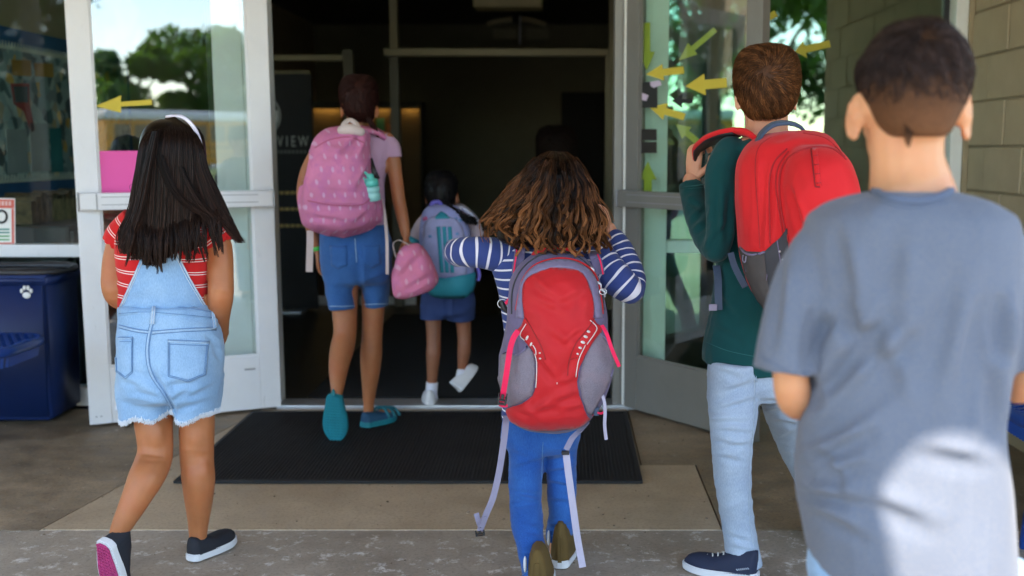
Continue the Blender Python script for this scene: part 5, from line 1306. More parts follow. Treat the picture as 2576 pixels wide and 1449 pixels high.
put2('seam', [stitch(spl([(1310, 1449), (1345, 1428), (1375, 1436), (1384, 1448)], 4), jt, .0013, 2.9, .001), stitch(spl([(1309, 1462), (1345, 1441), (1384, 1452)], 4), jt, .0013, 2.9, .001), stitch(spl([(1369, 1350), (1400, 1347), (1441, 1341)], 3), jt, .0012, 3.1, .001), stitch(spl([(1366, 1112), (1362, 1200), (1362, 1290)], 4), jt, .0011, 3.05, .001)], THREAD_BLUE, jo)
for o_, f_, u_, h_ in ((Vector((W(1408, 1440, 3.08).x, 3.02, .003)), (.10, 1, 0), (0, 0, 1), .125), (Vector((W(1352, 1490, 2.84).x, 2.815, .004)), (.05, 1, .0), (0, 0, 1), .12)):
    s_ = shoe(pB, o_, f_, u_, .20, .080, OLIVE_CANVAS, SOLE_WHITE, None, .1, h_, .024, 'high_top_shoe')
    M = frame_m(o_, f_, u_)
    put('ankle_patch', mesh(*xf(ball((-.037, .035, .083), .005, .010, .024, 12, 8), M)), SOLE_WHITE, s_)
    put('heel_strip', mesh(*xf(vf(box(-.006, .006, -.001, .004, .02, .10)), M)), OLIVE_CANVAS, s_, smooth=False)

# ---- backpack
kB = thing('backpack', 'red and grey violet backpack with mesh side pockets worn by the curly haired girl', 'backpack', W(1399, 1080, 2.95))
pk = remesh([hloft([(627, 1376, 1424, 3.0, .025), (636, 1342, 1454, 2.99, .045), (660, 1310, 1484, 2.975, .07), (700, 1288, 1508, 2.96, .092), (750, 1279, 1520, 2.95, .108), (800, 1277, 1526, 2.945, .116), (850, 1268, 1534, 2.94, .122), (900, 1257, 1545, 2.94, .124), (950, 1254, 1541, 2.94, .122), (1000, 1261, 1524, 2.945, .116), (1040, 1274, 1497, 2.95, .104), (1066, 1296, 1472, 2.955, .08), (1080, 1336, 1436, 2.96, .05), (1085, 1370, 1410, 2.965, .03)], 44, 5, 2.6)], .0055, 5)
crumple(pk, .005, 10, 12, (1, 1, 1), [(1285, 830, 1300, 960, 9, .005), (1530, 800, 1520, 900, 8, .005), (1290, 700, 1282, 780, 8, .004)])
bd_ = put('main_body', pk, PURPLE_NYLON, kB); kt = bvh(pk)
# lavender arch round the top lid and red piping on both sides
outer = spl([(1301, 800), (1302, 769), (1313, 711), (1344, 673), (1399, 656), (1452, 663), (1492, 696), (1507, 754), (1512, 800)], 5)
inner = spl([(1496, 800), (1492, 758), (1479, 711), (1456, 684), (1405, 675), (1348, 688), (1320, 712), (1315, 758), (1319, 800)], 5)
put('arch_panel', drape(outer + inner, kt, .006, 7), LAVENDER_NYLON, kB)
put('piping', mesh(*stitch(spl([(1300, 780), (1303, 760), (1316, 706), (1346, 669), (1399, 652), (1454, 659), (1495, 692), (1510, 752), (1514, 790)], 6), kt, .0032, lift=.003, step=5)), RED_NYLON, kB)
put('zip', mesh(*stitch(spl([(1288, 790), (1290, 730), (1310, 682), (1350, 647), (1399, 636), (1450, 645), (1490, 680), (1512, 730), (1518, 780)], 6), kt, .0028, lift=.001, step=6)), CHARCOAL_NYLON, bd_)
front = drape(spl([(1318, 800), (1314, 758), (1319, 711), (1347, 687), (1405, 675), (1457, 683), (1480, 711), (1493, 758), (1494, 800)], 5) +
    [(1500, 812), (1512, 822), (1508, 836), (1486, 866)] + spl([(1469, 900), (1457, 934), (1455, 972), (1463, 1007), (1474, 1040)], 3) + spl([(1485, 1053), (1462, 1070), (1425, 1081), (1374, 1083), (1320, 1075), (1281, 1054)], 3) +
    [(1274, 1042), (1276, 1026), (1314, 1014)] + spl([(1340, 996), (1346, 977), (1349, 945), (1349, 909), (1343, 884)], 3) + [(1320, 858), (1302, 838), (1301, 830), (1310, 818)], kt, .005, 7, puff=.018, puffw=32)
crumple(front, .0038, 20, 6, (1, 1, .8), [(1330, 720, 1400, 760, 11, .005), (1400, 775, 1470, 740, 11, .005), (1345, 760, 1420, 800, 11, .006), (1325, 690, 1372, 745, 9, .004), (1470, 720, 1455, 790, 9, .004), (1380, 840, 1430, 880, 11, .006), (1420, 870, 1465, 835, 9, .005), (1352, 905, 1392, 960, 9, .006), (1440, 900, 1410, 960, 9, .005), (1370, 1000, 1330, 1030, 9, .006), (1390, 1020, 1450, 1000, 9, .007), (1345, 1040, 1420, 1030, 10, .008), (1420, 1040, 1470, 1030, 8, .006), (1300, 1042, 1345, 1052, 8, .006), (1400, 980, 1445, 960, 9, .005), (1385, 910, 1420, 980, 8, .004)])
fo = put('front_panel', front, RED_NYLON, kB); ft = bvh(front, pk)
put2('seam', [stitch(spl([(1331, 815), (1345, 840), (1362, 872), (1372, 905)], 4), ft, .0015, lift=.001), stitch(spl([(1495, 800), (1478, 828), (1448, 865), (1432, 905), (1428, 945)], 4), ft, .0015, lift=.001), stitch([(1322, 800), (1332, 816)], ft, .0015), stitch(spl([(1432, 905), (1452, 900)], 3), ft, .0012)], simple('dark_red_seam', (.28, .01, .012), .7), fo)
ln = [[(1484, 806), (1500, 822), (1497, 836), (1476, 866)], [(1472, 868), (1458, 898), (1452, 920), (1448, 948)], [(1346, 890), (1350, 910), (1350, 950), (1348, 975)], [(1324, 815), (1311, 836), (1310, 848), (1320, 856)], [(1341, 868), (1348, 880), (1349, 892)]]
for l in ln: put('printed_line', mesh(*stitch(spl(l, 4), ft, .0014, lift=.0012, step=4)), PRINT_WHITE, fo)
dash = [(1480, 834, 5, 3), (1473, 847, 5.6, 3), (1466, 861, 6, 3.4), (1459, 875, 4.6, 2.7), (1453, 890, 3.2, 2.2), (1326, 850, 3, 6), (1336, 866, 2.6, 5), (1358, 888, 2.6, 2), (1359, 902, 3, 2)]
for x, y, a, b in dash: put('printed_dash', drape([(x + a * math.cos(t) * .9 - b * math.sin(t) * .4, y + b * math.sin(t) + a * .35 * math.cos(t)) for t in np.linspace(0, 6.283, 10, endpoint=False)], ft, .0012, 4), PRINT_WHITE, fo)
put('tiny_mark', mesh(*stitch([(1401, 962), (1401, 966)], ft, .0012)), PRINT_WHITE, fo)
for nm, poly, fl in (('mesh_pocket', [(1255, 888), (1280, 887)] + spl([(1300, 893), (1318, 880), (1330, 868)], 3) + [(1343, 886)] + spl([(1348, 910), (1348, 945), (1345, 976), (1339, 995)], 3) + [(1314, 1013), (1276, 1025), (1269, 1022), (1259, 972), (1251, 925)], 0),
                     ('mesh_pocket', [(1507, 838), (1520, 850), (1536, 880), (1546, 912), (1536, 947), (1519, 986), (1489, 1044), (1476, 1038)] + spl([(1464, 1007), (1457, 972), (1459, 934), (1470, 900), (1488, 866)], 3), 1)):
    po = put(nm, crumple(drape(poly, kt, .004, 7, puff=.012, puffw=20), .0025, 22, 3), MESH_CLOTH, kB); ptx = bvh(po.data)
    put('binding', mesh(*stitch([(1255, 889), (1280, 888)] + spl([(1302, 894), (1318, 881), (1331, 869)], 3), ptx, .0030) if not fl else stitch([(1508, 839), (1521, 851), (1537, 881), (1546, 912), (1536, 947)], ptx, .0030)), LAVENDER_NYLON, po)
# webbing
def hang(nm, pts, w, m, side=(1, 0, 0), th=.0018, par=None):
    return put(nm, strap(pts, w, th, side), m, par or kB, smooth=False)
hang('compression_strap', [(1304, 832, 2.82), (1292, 850, 2.815), (1283, 880, 2.81), (1274, 940, 2.81), (1266, 990, 2.815), (1263, 1012, 2.82)], .0155, ROSE_WEB)
hang('compression_strap', [(1514, 818, 2.83), (1527, 842, 2.815), (1540, 880, 2.81), (1558, 922, 2.82)], .010, ROSE_WEB, (1, .3, 0))
def buckle(x, y, d, w, h, rot=0., par=None):
    o = W(x, y, d); M = Matrix.Translation(o) @ Matrix.Rotation(rot, 4, 'Y')
    b = [xf(vf(box(*q, bev=.001)), M) for q in ((-w, -w * .55, -.004, .004, -h, h), (w * .55, w, -.004, .004, -h, h), (-w * .54, w * .54, -.0038, .0038, -h, -h * .55), (-w * .54, w * .54, -.0036, .0036, -h * .1, h * .3), (-.004, .004, -.003, .003, h * .31, h * 1.5), (-w * 1.0, -w * .75, -.003, .003, h * 1.01, h * 1.8), (w * .75, w, -.003, .003, h * 1.01, h * 1.8))]
    return put('buckle', mesh(*merge(b)), BLACK_PLASTIC, par or kB, smooth=False)
buckle(1263, 1008, 2.805, .0125, .012, R(8))
hang('buckle_tail', [(1256, 1018, 2.815), (1266, 1021, 2.815), (1277, 1020, 2.815)], .008, ROSE_WEB, (0, 0, 1))
hang('waist_strap', [(1274, 1046, 2.93), (1272, 1070, 2.91), (1266, 1120, 2.90), (1255, 1190, 2.89), (1240, 1252, 2.885), (1222, 1296, 2.88), (1207, 1336, 2.88)], .0185, GREY_WEB, (1, .25, .1))
hang('strap_tail', [(1198, 1291, 2.885), (1206, 1318, 2.882), (1212, 1326, 2.88), (1222, 1300, 2.875)], .015, GREY_WEB, (1, .3, .25))
buckle(1208, 1343, 2.878, .0135, .006, R(-8))
hang('waist_strap', [(1478, 1062, 2.93), (1462, 1080, 2.91), (1440, 1102, 2.895), (1424, 1132, 2.885)], .0165, GREY_WEB, (1, 0, .35))
put('slider', box(W(1412, 0, 2.87).x, W(1433, 0, 2.87).x, 2.872, 2.886, W(0, 1143, 2.88).z, W(0, 1134, 2.88).z, bev=.0015), BLACK_PLASTIC, kB, smooth=False)
hang('waist_strap', [(1424, 1140, 2.885), (1430, 1190, 2.87), (1441, 1270, 2.86), (1452, 1350, 2.855), (1466, 1427, 2.85)], .0195, PALE_WEB, (1, .1, 0))
hang('side_strap', [(1512, 985, 2.87), (1520, 1010, 2.86), (1522, 1040, 2.855), (1521, 1070, 2.85), (1525, 1106, 2.85)], .0095, PALE_WEB, (1, .4, 0))
put('ladder_lock', boxes([(W(1497, 0, 2.87).x, W(1512, 0, 2.87).x, 2.865, 2.88, W(0, 1046, 2.87).z, W(0, 1024, 2.87).z)], bev=.003), SLATE_WEB, kB, smooth=False)
hang('side_strap', [(1486, 1046, 2.90), (1500, 1038, 2.87), (1512, 1040, 2.86), (1522, 1034, 2.858)], .006, ROSE_WEB, (0, 0, 1))
for pts in ([(1308, 620, 3.02), (1307, 640, 3.0), (1303, 665, 2.99), (1300, 690, 2.985)], [(1494, 640, 3.0), (1502, 660, 2.98), (1508, 690, 2.97)]):
    hang('shoulder_strap', [(pts[0][0], pts[0][1] - 14, 3.13)] + pts, .030, PURPLE_NYLON, (1, 0, 0), .008)
    hang('strap_binding', [(x + (-8 if x < 1400 else 9), y, d - .012) for x, y, d in pts], .004, ROSE_WEB, (1, 0, 0), .004)
put('grab_loop', mesh(*tube3([W(x, y, d) for x, y, d in ((1340, 645, 2.98), (1352, 632, 2.95), (1399, 622, 2.94), (1440, 630, 2.95), (1455, 646, 2.98))], .006, 8, sub=4)), RED_NYLON, kB)
rn = [W(1264 + 12 * math.cos(a), 764 + 11 * math.sin(a), 2.96) for a in np.linspace(0, 6.4, 24)]
put('key_ring', mesh(*tube3(rn, .0015, 6, round_caps=False)), BARE_METAL, kB)
put('ring_strap', strap([(1292, 740, 2.93), (1282, 752, 2.93), (1272, 764, 2.94)], .009, .003, (0, 0, 1)), ROSE_WEB, kB, smooth=False)
put('clip', mesh(*tube3([W(1262, 760, 2.955), W(1268, 775, 2.955), W(1276, 784, 2.955)], [.006, .009, .006], 8)), BLACK_PLASTIC, kB)
put('zip_pull', mesh(*tube3([W(1281, 785, 2.94), W(1278, 800, 2.945), W(1283, 810, 2.945), W(1288, 796, 2.94)], .0025, 6, sub=3)), CHARCOAL_NYLON, kB)
for x, y in ((1484, 676), (1501, 712), (1510, 730)):
    p, n, ok = hit(kt, x, y); put('zip_pull', mesh(*tube3([p + n * .004, p + n * .009 + Vector((.004, 0, -.008)), p + n * .006 + Vector((.007, 0, -.02))], [.004, .003, .0025], 6)), BARE_METAL, kB)
rn = [W(1517 + 9 * math.cos(a), 734 + 7 * math.sin(a), 2.86) for a in np.linspace(0, 6.4, 20)]
put('key_ring', mesh(*tube3(rn, .0014, 6, round_caps=False)), BARE_METAL, kB)

# ---- curly hair
cap = remesh([hloft([(386, 1372, 1424, DB - .02, .05), (398, 1350, 1444, DB - .03, .08), (440, 1316, 1468, DB - .03, .10), (490, 1290, 1488, DB - .03, .115), (540, 1262, 1506, DB - .04, .11), (580, 1250, 1514, DB - .06, .095), (605, 1256, 1510, DB - .08, .075), (620, 1290, 1490, DB - .09, .05)], 40, 4, 2.1)], .007, 2)
fattr(cap, 'rnd', np.full(len(cap.vertices), .1)); fattr(cap, 'along', np.full(len(cap.vertices), .15))
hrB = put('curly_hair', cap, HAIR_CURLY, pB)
g_ = np.random.default_rng(11); S, RN = [], []
tipsx = np.linspace(-1, 1, 34)
def sil(t):  # left and right outline against height
    ys = [380, 386, 396, 418, 458, 497, 536, 556, 594, 618, 645]
    l = [1386, 1364, 1346, 1328, 1299, 1272, 1236, 1222, 1222, 1230, 1240]; r = [1414, 1434, 1449, 1465, 1485, 1496, 1514, 1524, 1530, 1530, 1530]
    return np.interp(t, ys, l), np.interp(t, ys, r)
k = 34; T = np.linspace(0, 1, k)
for layer, (rho, nlock) in enumerate(((.86, 26), (.94, 34), (1.0, 40))):
    for j in range(nlock):
        s0 = -1 + 2 * (j + g_.uniform(.1, .9)) / nlock
        yb = 612 + 22 * (1 - abs(s0)) + g_.uniform(-46, 20) + (10 if s0 > .2 else 0) - (14 if s0 < -.55 else 0)
        if layer == 0: yb += 10
        y = 384 + (yb - 384) * T; xl, xr = sil(y)
        ph, fr_ = g_.uniform(0, 6.3), g_.uniform(2.6, 4.4); amp = g_.uniform(5, 13)
        ss = s0 * (.72 + .28 * np.clip(T * 3.0, 0, 1))
        curl = T ** 1.15
        cx = (xl + xr) / 2 + ss * (xr - xl) / 2 * (1.0 if layer else .94) + amp * curl * np.sin(6.28 * fr_ * T + ph)
        dd_ = amp * curl * np.cos(6.28 * fr_ * T + ph) * DB / F
        bulge = np.interp(T, [0, .08, .25, .5, .8, 1], [.03, .09, .118, .130, .145, .155]) * rho
        arc = np.sqrt(np.clip(1 - ss ** 2 * .92, .02, 1))
        base_rnd = g_.uniform(.0, 1.0) if g_.uniform() < .75 else g_.uniform(.8, 1.0)
        wl = g_.uniform(5, 10)
        for q in range(46):
            a, b = g_.normal(size=2) * .5; e = 1 - .16 * g_.uniform() ** 2
            te = T * e; thick = wl * (1 - .58 * te) * (0.6 + .4 * np.sin(6.28 * fr_ * te + ph + 1) ** 2)
            x = np.interp(te, T, cx) + a * thick + g_.normal() * .8 * curl; yy = np.interp(te, T, y) + b * 2
            tail = np.clip((te - .86) / .14, 0, 1)
            x = x + tail * 9 * np.sin(ph + 6.28 * fr_) ; yy = yy - tail ** 2 * 9 * (1 if math.cos(ph) > 0 else .1)
            d = DB - .03 - np.interp(te, T, bulge * arc) + np.interp(te, T, dd_) + b * thick * DB / F * .7
            S.append([tuple(W(p_, r_, c_)) for p_, r_, c_ in zip(x, yy, d)]); RN.append(np.clip(base_rnd + g_.normal() * .15, 0, 1))
for j in range(90):   # flyaway hairs
    s0 = g_.choice([-1, -1, 1]) * g_.uniform(.8, 1.08); yb = g_.uniform(480, 615); y = 395 + (yb - 395) * T; xl, xr = sil(y)
    x = (xl + xr) / 2 + s0 * (xr - xl) / 2 + g_.uniform(4, 14) * s0 * T ** 2 + 5 * np.sin(T * g_.uniform(6, 16) + g_.uniform(0, 6)) * T
    S.append([tuple(W(p_, r_, DB - .05 - .05 * math.sin(3 * t_))) for p_, r_, t_ in zip(x, y, T)]); RN.append(.9)
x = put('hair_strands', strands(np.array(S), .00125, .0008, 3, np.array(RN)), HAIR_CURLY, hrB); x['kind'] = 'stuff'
# ================================================================ the boy with the scarlet backpack
pC = person('boy with short auburn hair, dark teal long sleeved shirt and bleached jeans', (.5, 3.0, 0))
DC = 3.02
hp, MC = head_parts(W(1929, 228, DC), 1.0, R(8), 0)
body = hp + [tube([(1930, 270, DC, 52), (1928, 330, DC + .01, 54), (1930, 370, DC + .02, 62)]),
    hloft([(345, 1870, 1995, DC, .06), (390, 1815, 2080, DC + .03, .09), (600, 1815, 2050, DC + .04, .10), (900, 1800, 2025, DC + .04, .10)]),
    tube([(1825, 400, 3.0, 37), (1812, 520, 2.97, 33), (1806, 612, 2.97, 27), (1776, 568, 3.08, 26), (1745, 490, 3.17, 25), (1740, 452, 3.20, 23)]),
    tube([(2070, 400, 3.06, 37), (2100, 520, 3.06, 33), (2105, 640, 3.06, 30), (2085, 600, 3.2, 27), (2040, 480, 3.3, 23)]),
    tube([(1845, 880, DC, 52), (1840, 1060, 3.0, 44), (1852, 1250, 3.0, 38), (1875, 1400, 3.02, 28), (1880, 1440, 3.02, 26)]),
    tube([(1960, 880, 3.06, 52), (1985, 1060, 3.24, 36), (2012, 1150, 3.33, 32), (2052, 1250, 3.30, 25), (2082, 1330, 3.25, 20)])]
hd = remesh(hand_parts(W(1741, 452, 3.20), Vector((.08, -.06, 1)), Vector((.80, .62, .05)), .98, (.75, 1.1, .8), -1, .08, (.2, .1)), .0026, 2)
hd2 = remesh(hand_parts(W(2040, 482, 3.3), Vector((-.05, -.05, 1)), Vector((-.7, -.7, 0)), .98, (.7, 1.0, .7), 1), .0032, 2)
bC = put('body', join(remesh(body, .0065, 5), hd, hd2), SKIN_FAIR, pC); face(bC, MC, 1.02)
sC = remesh([hloft([(338, 1893, 1962, DC + .02, .06), (348, 1862, 1998, DC + .02, .085), (368, 1815, 2060, DC + .03, .105), (400, 1796, 2096, DC + .04, .112), (500, 1800, 2082, DC + .05, .115), (620, 1802, 2062, DC + .05, .115), (720, 1795, 2048, DC + .05, .115), (800, 1784, 2040, DC + .04, .118), (870, 1769, 2034, DC + .035, .124), (908, 1768, 2034, DC + .035, .126)], 44, 5),
    tube([(1840, 385, 3.02, 48), (1818, 430, 2.99, 44), (1812, 510, 2.96, 39), (1811, 580, 2.955, 38), (1803, 630, 2.96, 37)]), tube([(1803, 632, 2.965, 37), (1784, 605, 3.02, 38), (1762, 555, 3.09, 37), (1745, 500, 3.16, 34.5), (1739, 466, 3.195, 33.5)], round_caps=False),
    tube([(2060, 390, 3.06, 46), (2095, 500, 3.05, 42), (2108, 640, 3.06, 38)]), tube([(2108, 640, 3.06, 37), (2085, 590, 3.2, 35), (2045, 500, 3.28, 32)])], .0062, 5)
crumple(sC, .0045, 9, 21, (1.4, 1.4, .8), [(1790, 610, 1838, 560, 8, .005), (1745, 590, 1782, 560, 7, .006), (1740, 560, 1778, 520, 7, .005), (1712, 500, 1765, 520, 7, .004), (1806, 470, 1800, 600, 8, .005), (1835, 480, 1830, 620, 9, .006), (1800, 740, 1850, 800, 9, .004), (1790, 820, 1880, 870, 9, .004), (1770, 640, 1800, 600, 7, .005)])
setZ(sC, lambda V, p: np.where(p[:, 1] > 850, -(p[:, 1] - 850) / 55 * .022 * np.clip((p[:, 0] - 1775) / 130, -.6, 1), 0))
so = put('shirt', sC, TEAL_KNIT, pC); ct = bvh(sC)
put2('hem_stitching', [stitch(spl([(1776, 860), (1830, 882), (1900, 897)], 4), ct, .0010, DC), stitch(spl([(1706, 470), (1738, 474), (1770, 472)], 3), ct, .0010, DC)], simple('teal_thread', (.012, .09, .09), .8), so)
jC = remesh([hloft([(850, 1786, 2030, DC + .03, .105), (900, 1782, 2026, DC + .03, .11), (960, 1780, 2028, DC + .04, .11), (1000, 1800, 2010, DC + .05, .09)], 36, 4),
    hloft([(905, 1781, 1912, DC, .10), (980, 1778, 1908, DC, .092), (1050, 1780, 1904, 3.0, .086), (1090, 1784, 1898, 2.99, .080), (1150, 1791, 1894, 2.99, .074), (1230, 1802, 1890, 3.0, .068), (1300, 1811, 1896, 3.01, .064), (1360, 1817, 1908, 3.01, .064), (1405, 1824, 1920, 3.0, .066), (1420, 1828, 1923, 3.0, .066)], 32, 5),
    hloft([(905, 1895, 2032, 3.05, .10), (960, 1906, 2034, 3.12, .095), (1040, 1918, 2040, 3.22, .09), (1110, 1950, 2055, 3.31, .082), (1160, 1972, 2068, 3.34, .076), (1220, 2000, 2085, 3.33, .07), (1290, 2025, 2110, 3.28, .064), (1340, 2040, 2122, 3.25, .064)], 30, 5)], .006, 5)
crumple(jC, .004, 10, 31, (1, 1, 1.8), [(1786, 1040, 1890, 1010, 8, .008), (1784, 1062, 1880, 1062, 7, .007), (1786, 1082, 1890, 1092, 7, .007), (1790, 1110, 1880, 1128, 7, .006), (1800, 1135, 1890, 1118, 7, .006), (1800, 1150, 1870, 1165, 7, .005), (1820, 990, 1895, 965, 9, .006), (1800, 930, 1880, 960, 9, .004), (1835, 1380, 1905, 1392, 7, .005), (1830, 1350, 1890, 1366, 7, .004), (1925, 1010, 2000, 1020, 8, .007), (1935, 1040, 2005, 1030, 7, .007), (1945, 1065, 2005, 1070, 7, .006), (1960, 1110, 2000, 1090, 7, .005)])
setZ(jC, lambda V, p: np.where((p[:, 1] > 1380) & (p[:, 0] < 1960), -(p[:, 1] - 1380) / 40 * .010 * np.clip((1900 - p[:, 0]) / 80, 0, 1), 0))
jo = put('jeans', jC, DENIM_ICE, pC); jt = bvh(jC)
put2('seam', [stitch(spl([(1829, 1416), (1870, 1424), (1921, 1412)], 3), jt, .0012, DC, .001), stitch(spl([(1898, 930), (1895, 1060), (1886, 1180), (1884, 1300), (1900, 1400)], 4), jt, .0012, DC, .001)], simple('bleached_thread', (.35, .42, .50), .8), jo)
put('heel_tab', mesh(*stitch([(1902, 925), (1900, 960)], jt, .004)), DENIM_ICE, jo)
shC = shoe(pC, Vector((W(1905, 1460, 2.97).x, 2.945, .003)), (-.93, .42, 0), (0, 0, 1), .235, .088, NAVY_WOOL, SOLE_WHITE, None, .072, 0, .022, 'shoe', True)
e = frame_m(Vector((W(1905, 1460, 2.97).x, 2.945, .003)), (-.93, .42, 0), (0, 0, 1))
put('stitched_mark', mesh(*merge([xf(tube3([Vector((-.0435, .020 + k * .0055, .044 - .0016 * k)), Vector((-.0435, .0235 + k * .0055, .0475 - .0016 * k))], .0011, 5), e) for k in range(7)])), THREAD_PALE, shC)
shoe(pC, Vector((W(2095, 1376, 3.22).x, 3.16, .004)), (.1, 1, 0), (0, 0, 1), .235, .088, NAVY_WOOL, SOLE_WHITE, None, .072)
short_hair('short_hair', pC, [(114, 1905, 1960, DC - .01, .03), (120, 1880, 1980, DC - .012, .06), (140, 1859, 2000, DC - .012, .085), (175, 1848, 2010, DC - .014, .098), (215, 1848, 2010, DC - .018, .098), (245, 1856, 2003, DC - .026, .088), (270, 1868, 1992, DC - .034, .070), (288, 1882, 1975, DC - .040, .052), (295, 1900, 1960, DC - .040, .040)], W(1925, 178, DC - .11), HAIR_AUBURN, 15000, .026, .26, .9, 6, .00095)

# ---- scarlet backpack
kC = thing('backpack', 'plain scarlet canvas backpack with charcoal base worn by the auburn haired boy', 'backpack', W(2000, 800, 2.9))
pkm = remesh([hloft([(328, 1978, 2052, 2.90, .05), (336, 1925, 2075, 2.895, .08), (352, 1892, 2095, 2.88, .105), (380, 1868, 2112, 2.87, .120), (420, 1852, 2128, 2.86, .130), (500, 1849, 2145, 2.85, .138), (580, 1856, 2152, 2.845, .142), (640, 1865, 2155, 2.845, .142), (720, 1888, 2152, 2.85, .135), (780, 1925, 2145, 2.86, .120), (808, 1960, 2125, 2.87, .095), (820, 2000, 2090, 2.88, .05)], 44, 5, 2.7),
    hloft([(364, 2010, 2080, 2.78, .06), (378, 1985, 2110, 2.765, .085), (410, 1970, 2135, 2.75, .105), (470, 1963, 2155, 2.74, .118), (560, 1968, 2162, 2.735, .122), (680, 1985, 2162, 2.74, .12), (780, 2005, 2150, 2.76, .10), (805, 2030, 2120, 2.78, .06)], 40, 5, 2.6)], .006, 4)
crumple(pkm, .003, 9, 33, (1, 1, .7), [(1890, 380, 1900, 600, 10, .007), (1876, 400, 1880, 560, 9, .005), (1920, 420, 1912, 620, 9, .007), (1945, 440, 1935, 600, 8, .006), (1985, 480, 2000, 530, 10, .012), (2000, 520, 2020, 620, 10, .008), (1870, 360, 1920, 340, 8, .004), (1945, 350, 1985, 340, 9, .004)])
bo = put('main_body', pkm, RED_PACK, kC); kt = bvh(pkm)
put2('seam', [stitch(spl([(1989, 620), (1972, 560), (1961, 490), (1965, 430), (1990, 392), (2045, 371), (2095, 376), (2128, 402)], 5), kt, .0026, 2.8, .001, 6), stitch(spl([(1938, 612), (1935, 520), (1936, 450), (1950, 405), (1980, 375)], 5), kt, .0022, 2.8, .001, 6),
    stitch(spl([(1972, 600), (1958, 520), (1952, 460), (1960, 415), (1984, 382)], 5), kt, .0018, 2.8, .001, 6), stitch(spl([(1912, 625), (1906, 520), (1900, 430), (1908, 372), (1940, 345)], 5), kt, .0015, 2.8, .0, 6), stitch(spl([(2020, 335), (2080, 350), (2125, 395)], 4), kt, .0022, 2.8, .0, 6)], simple('deep_red_seam', (.36, .008, .012), .75), bo)
cz = put('daisy_chain', drape([(2042, 374), (2056, 374), (2066, 468), (2052, 468)], kt, .003, 6, 2.8), RED_PACK, kC)
put2('bar_tack', [stitch([(2044 + k * 2.8, 392 + k * 23), (2057 + k * 2.8, 391 + k * 23)], bvh(cz.data), .0014, 2.8, .001) for k in range(4)], simple('deep_red_seam', (.36, .008, .012), .75), cz)
put('daisy_edge', mesh(*stitch([(2040, 376), (2051, 470), (2062, 471)], kt, .0018, 2.8, .001, 6)), simple('deep_red_binding', (.22, .006, .010), .75), cz)  # darker red line along the left and lower edges of the webbing
base = put('base_panel', drape([(1866, 622), (1878, 632), (1922, 634)] + spl([(1945, 612), (1962, 598), (1981, 574)], 3) + [(1984, 640), (1990, 720), (2010, 800), (1968, 800), (1940, 790), (1912, 752), (1880, 690)], kt, .0035, 8, 2.8), CHARCOAL_NYLON, kC)
pk2 = put('side_pocket', crumple(drape([(1862, 621), (1876, 636), (1908, 640), (1924, 633), (1932, 700), (1950, 790), (1938, 788), (1908, 750), (1878, 690)], kt, .007, 7, 2.8, puff=.012), .002, 24, 3), simple('warm_charcoal_mesh', (.055, .047, .045), .8, bscale=260, bstr=.5), kC)
put('pocket_binding', mesh(*stitch(spl([(1862, 622), (1874, 637), (1900, 641), (1924, 634)], 4), bvh(pk2.data), .0032, 2.8, .001, 5)), LAVENDER_NYLON, pk2)
put2('pocket_seam', [stitch(spl([(1924, 636), (1929, 670), (1928, 705)], 3), bvh(pk2.data), .0012, 2.8, .001), stitch(spl([(1955, 605), (1962, 650), (1968, 690)], 3), bvh(base.data), .0016, 2.8, .001)], LAVENDER_NYLON, pk2)
put('pocket_loop', mesh(*stitch(spl([(1873, 642), (1872, 655), (1878, 658), (1880, 645)], 3), bvh(pk2.data), .002, 2.8, .004, 4)), GREY_WEB, pk2)
put2('rivet', [ball(hit(kt, x, y, 2.8)[0] + hit(kt, x, y, 2.8)[1] * .005, .003, .003, .003, 8, 6) for x, y in ((1962, 632), (1969, 652), (1966, 672))], BARE_METAL, base)
put('grab_handle', strap([(1906, 356, 2.85), (1918, 334, 2.86), (1944, 314, 2.87), (1975, 309, 2.88), (2002, 314, 2.89), (2020, 324, 2.90)], .026, .007, (0, 1, .35), 6), SLATE_WEB, kC)
stp = [(1905, 352, 2.93), (1880, 337, 2.97), (1853, 332, 3.0), (1828, 334, 3.02), (1800, 343, 3.06), (1780, 355, 3.11), (1763, 372, 3.17), (1757, 395, 3.21)]
put('shoulder_strap', mesh(*ribbon3([W(*q_) for q_ in cr(stp, 5)], Vector((.25, .95, -.15)), .060, .013)), RED_PACK, kC)
put('strap_lining', mesh(*ribbon3([W(x, y + 6, d) for x, y, d in cr(stp[2:], 5)], Vector((.25, .95, -.15)), .056, .008)), BLACK_PLASTIC, kC)
put('adjuster', strap([(1802, 668, 3.02), (1806, 700, 3.0), (1807, 745, 2.99), (1808, 780, 2.985)], .0215, .002, (1, .1, 0)), SLATE_WEB, kC, smooth=False)
put('adjuster_end', box(W(1797, 0, 2.98).x, W(1818, 0, 2.98).x, 2.975, 2.983, W(0, 781, 2.98).z, W(0, 765, 2.98).z, bev=.001), GREY_WEB, kC, smooth=False)
put('adjuster', strap([(1838, 636, 2.93), (1846, 665, 2.91), (1860, 695, 2.89), (1875, 722, 2.86)], .0175, .002, (1, 0, .5)), SLATE_WEB, kC, smooth=False)

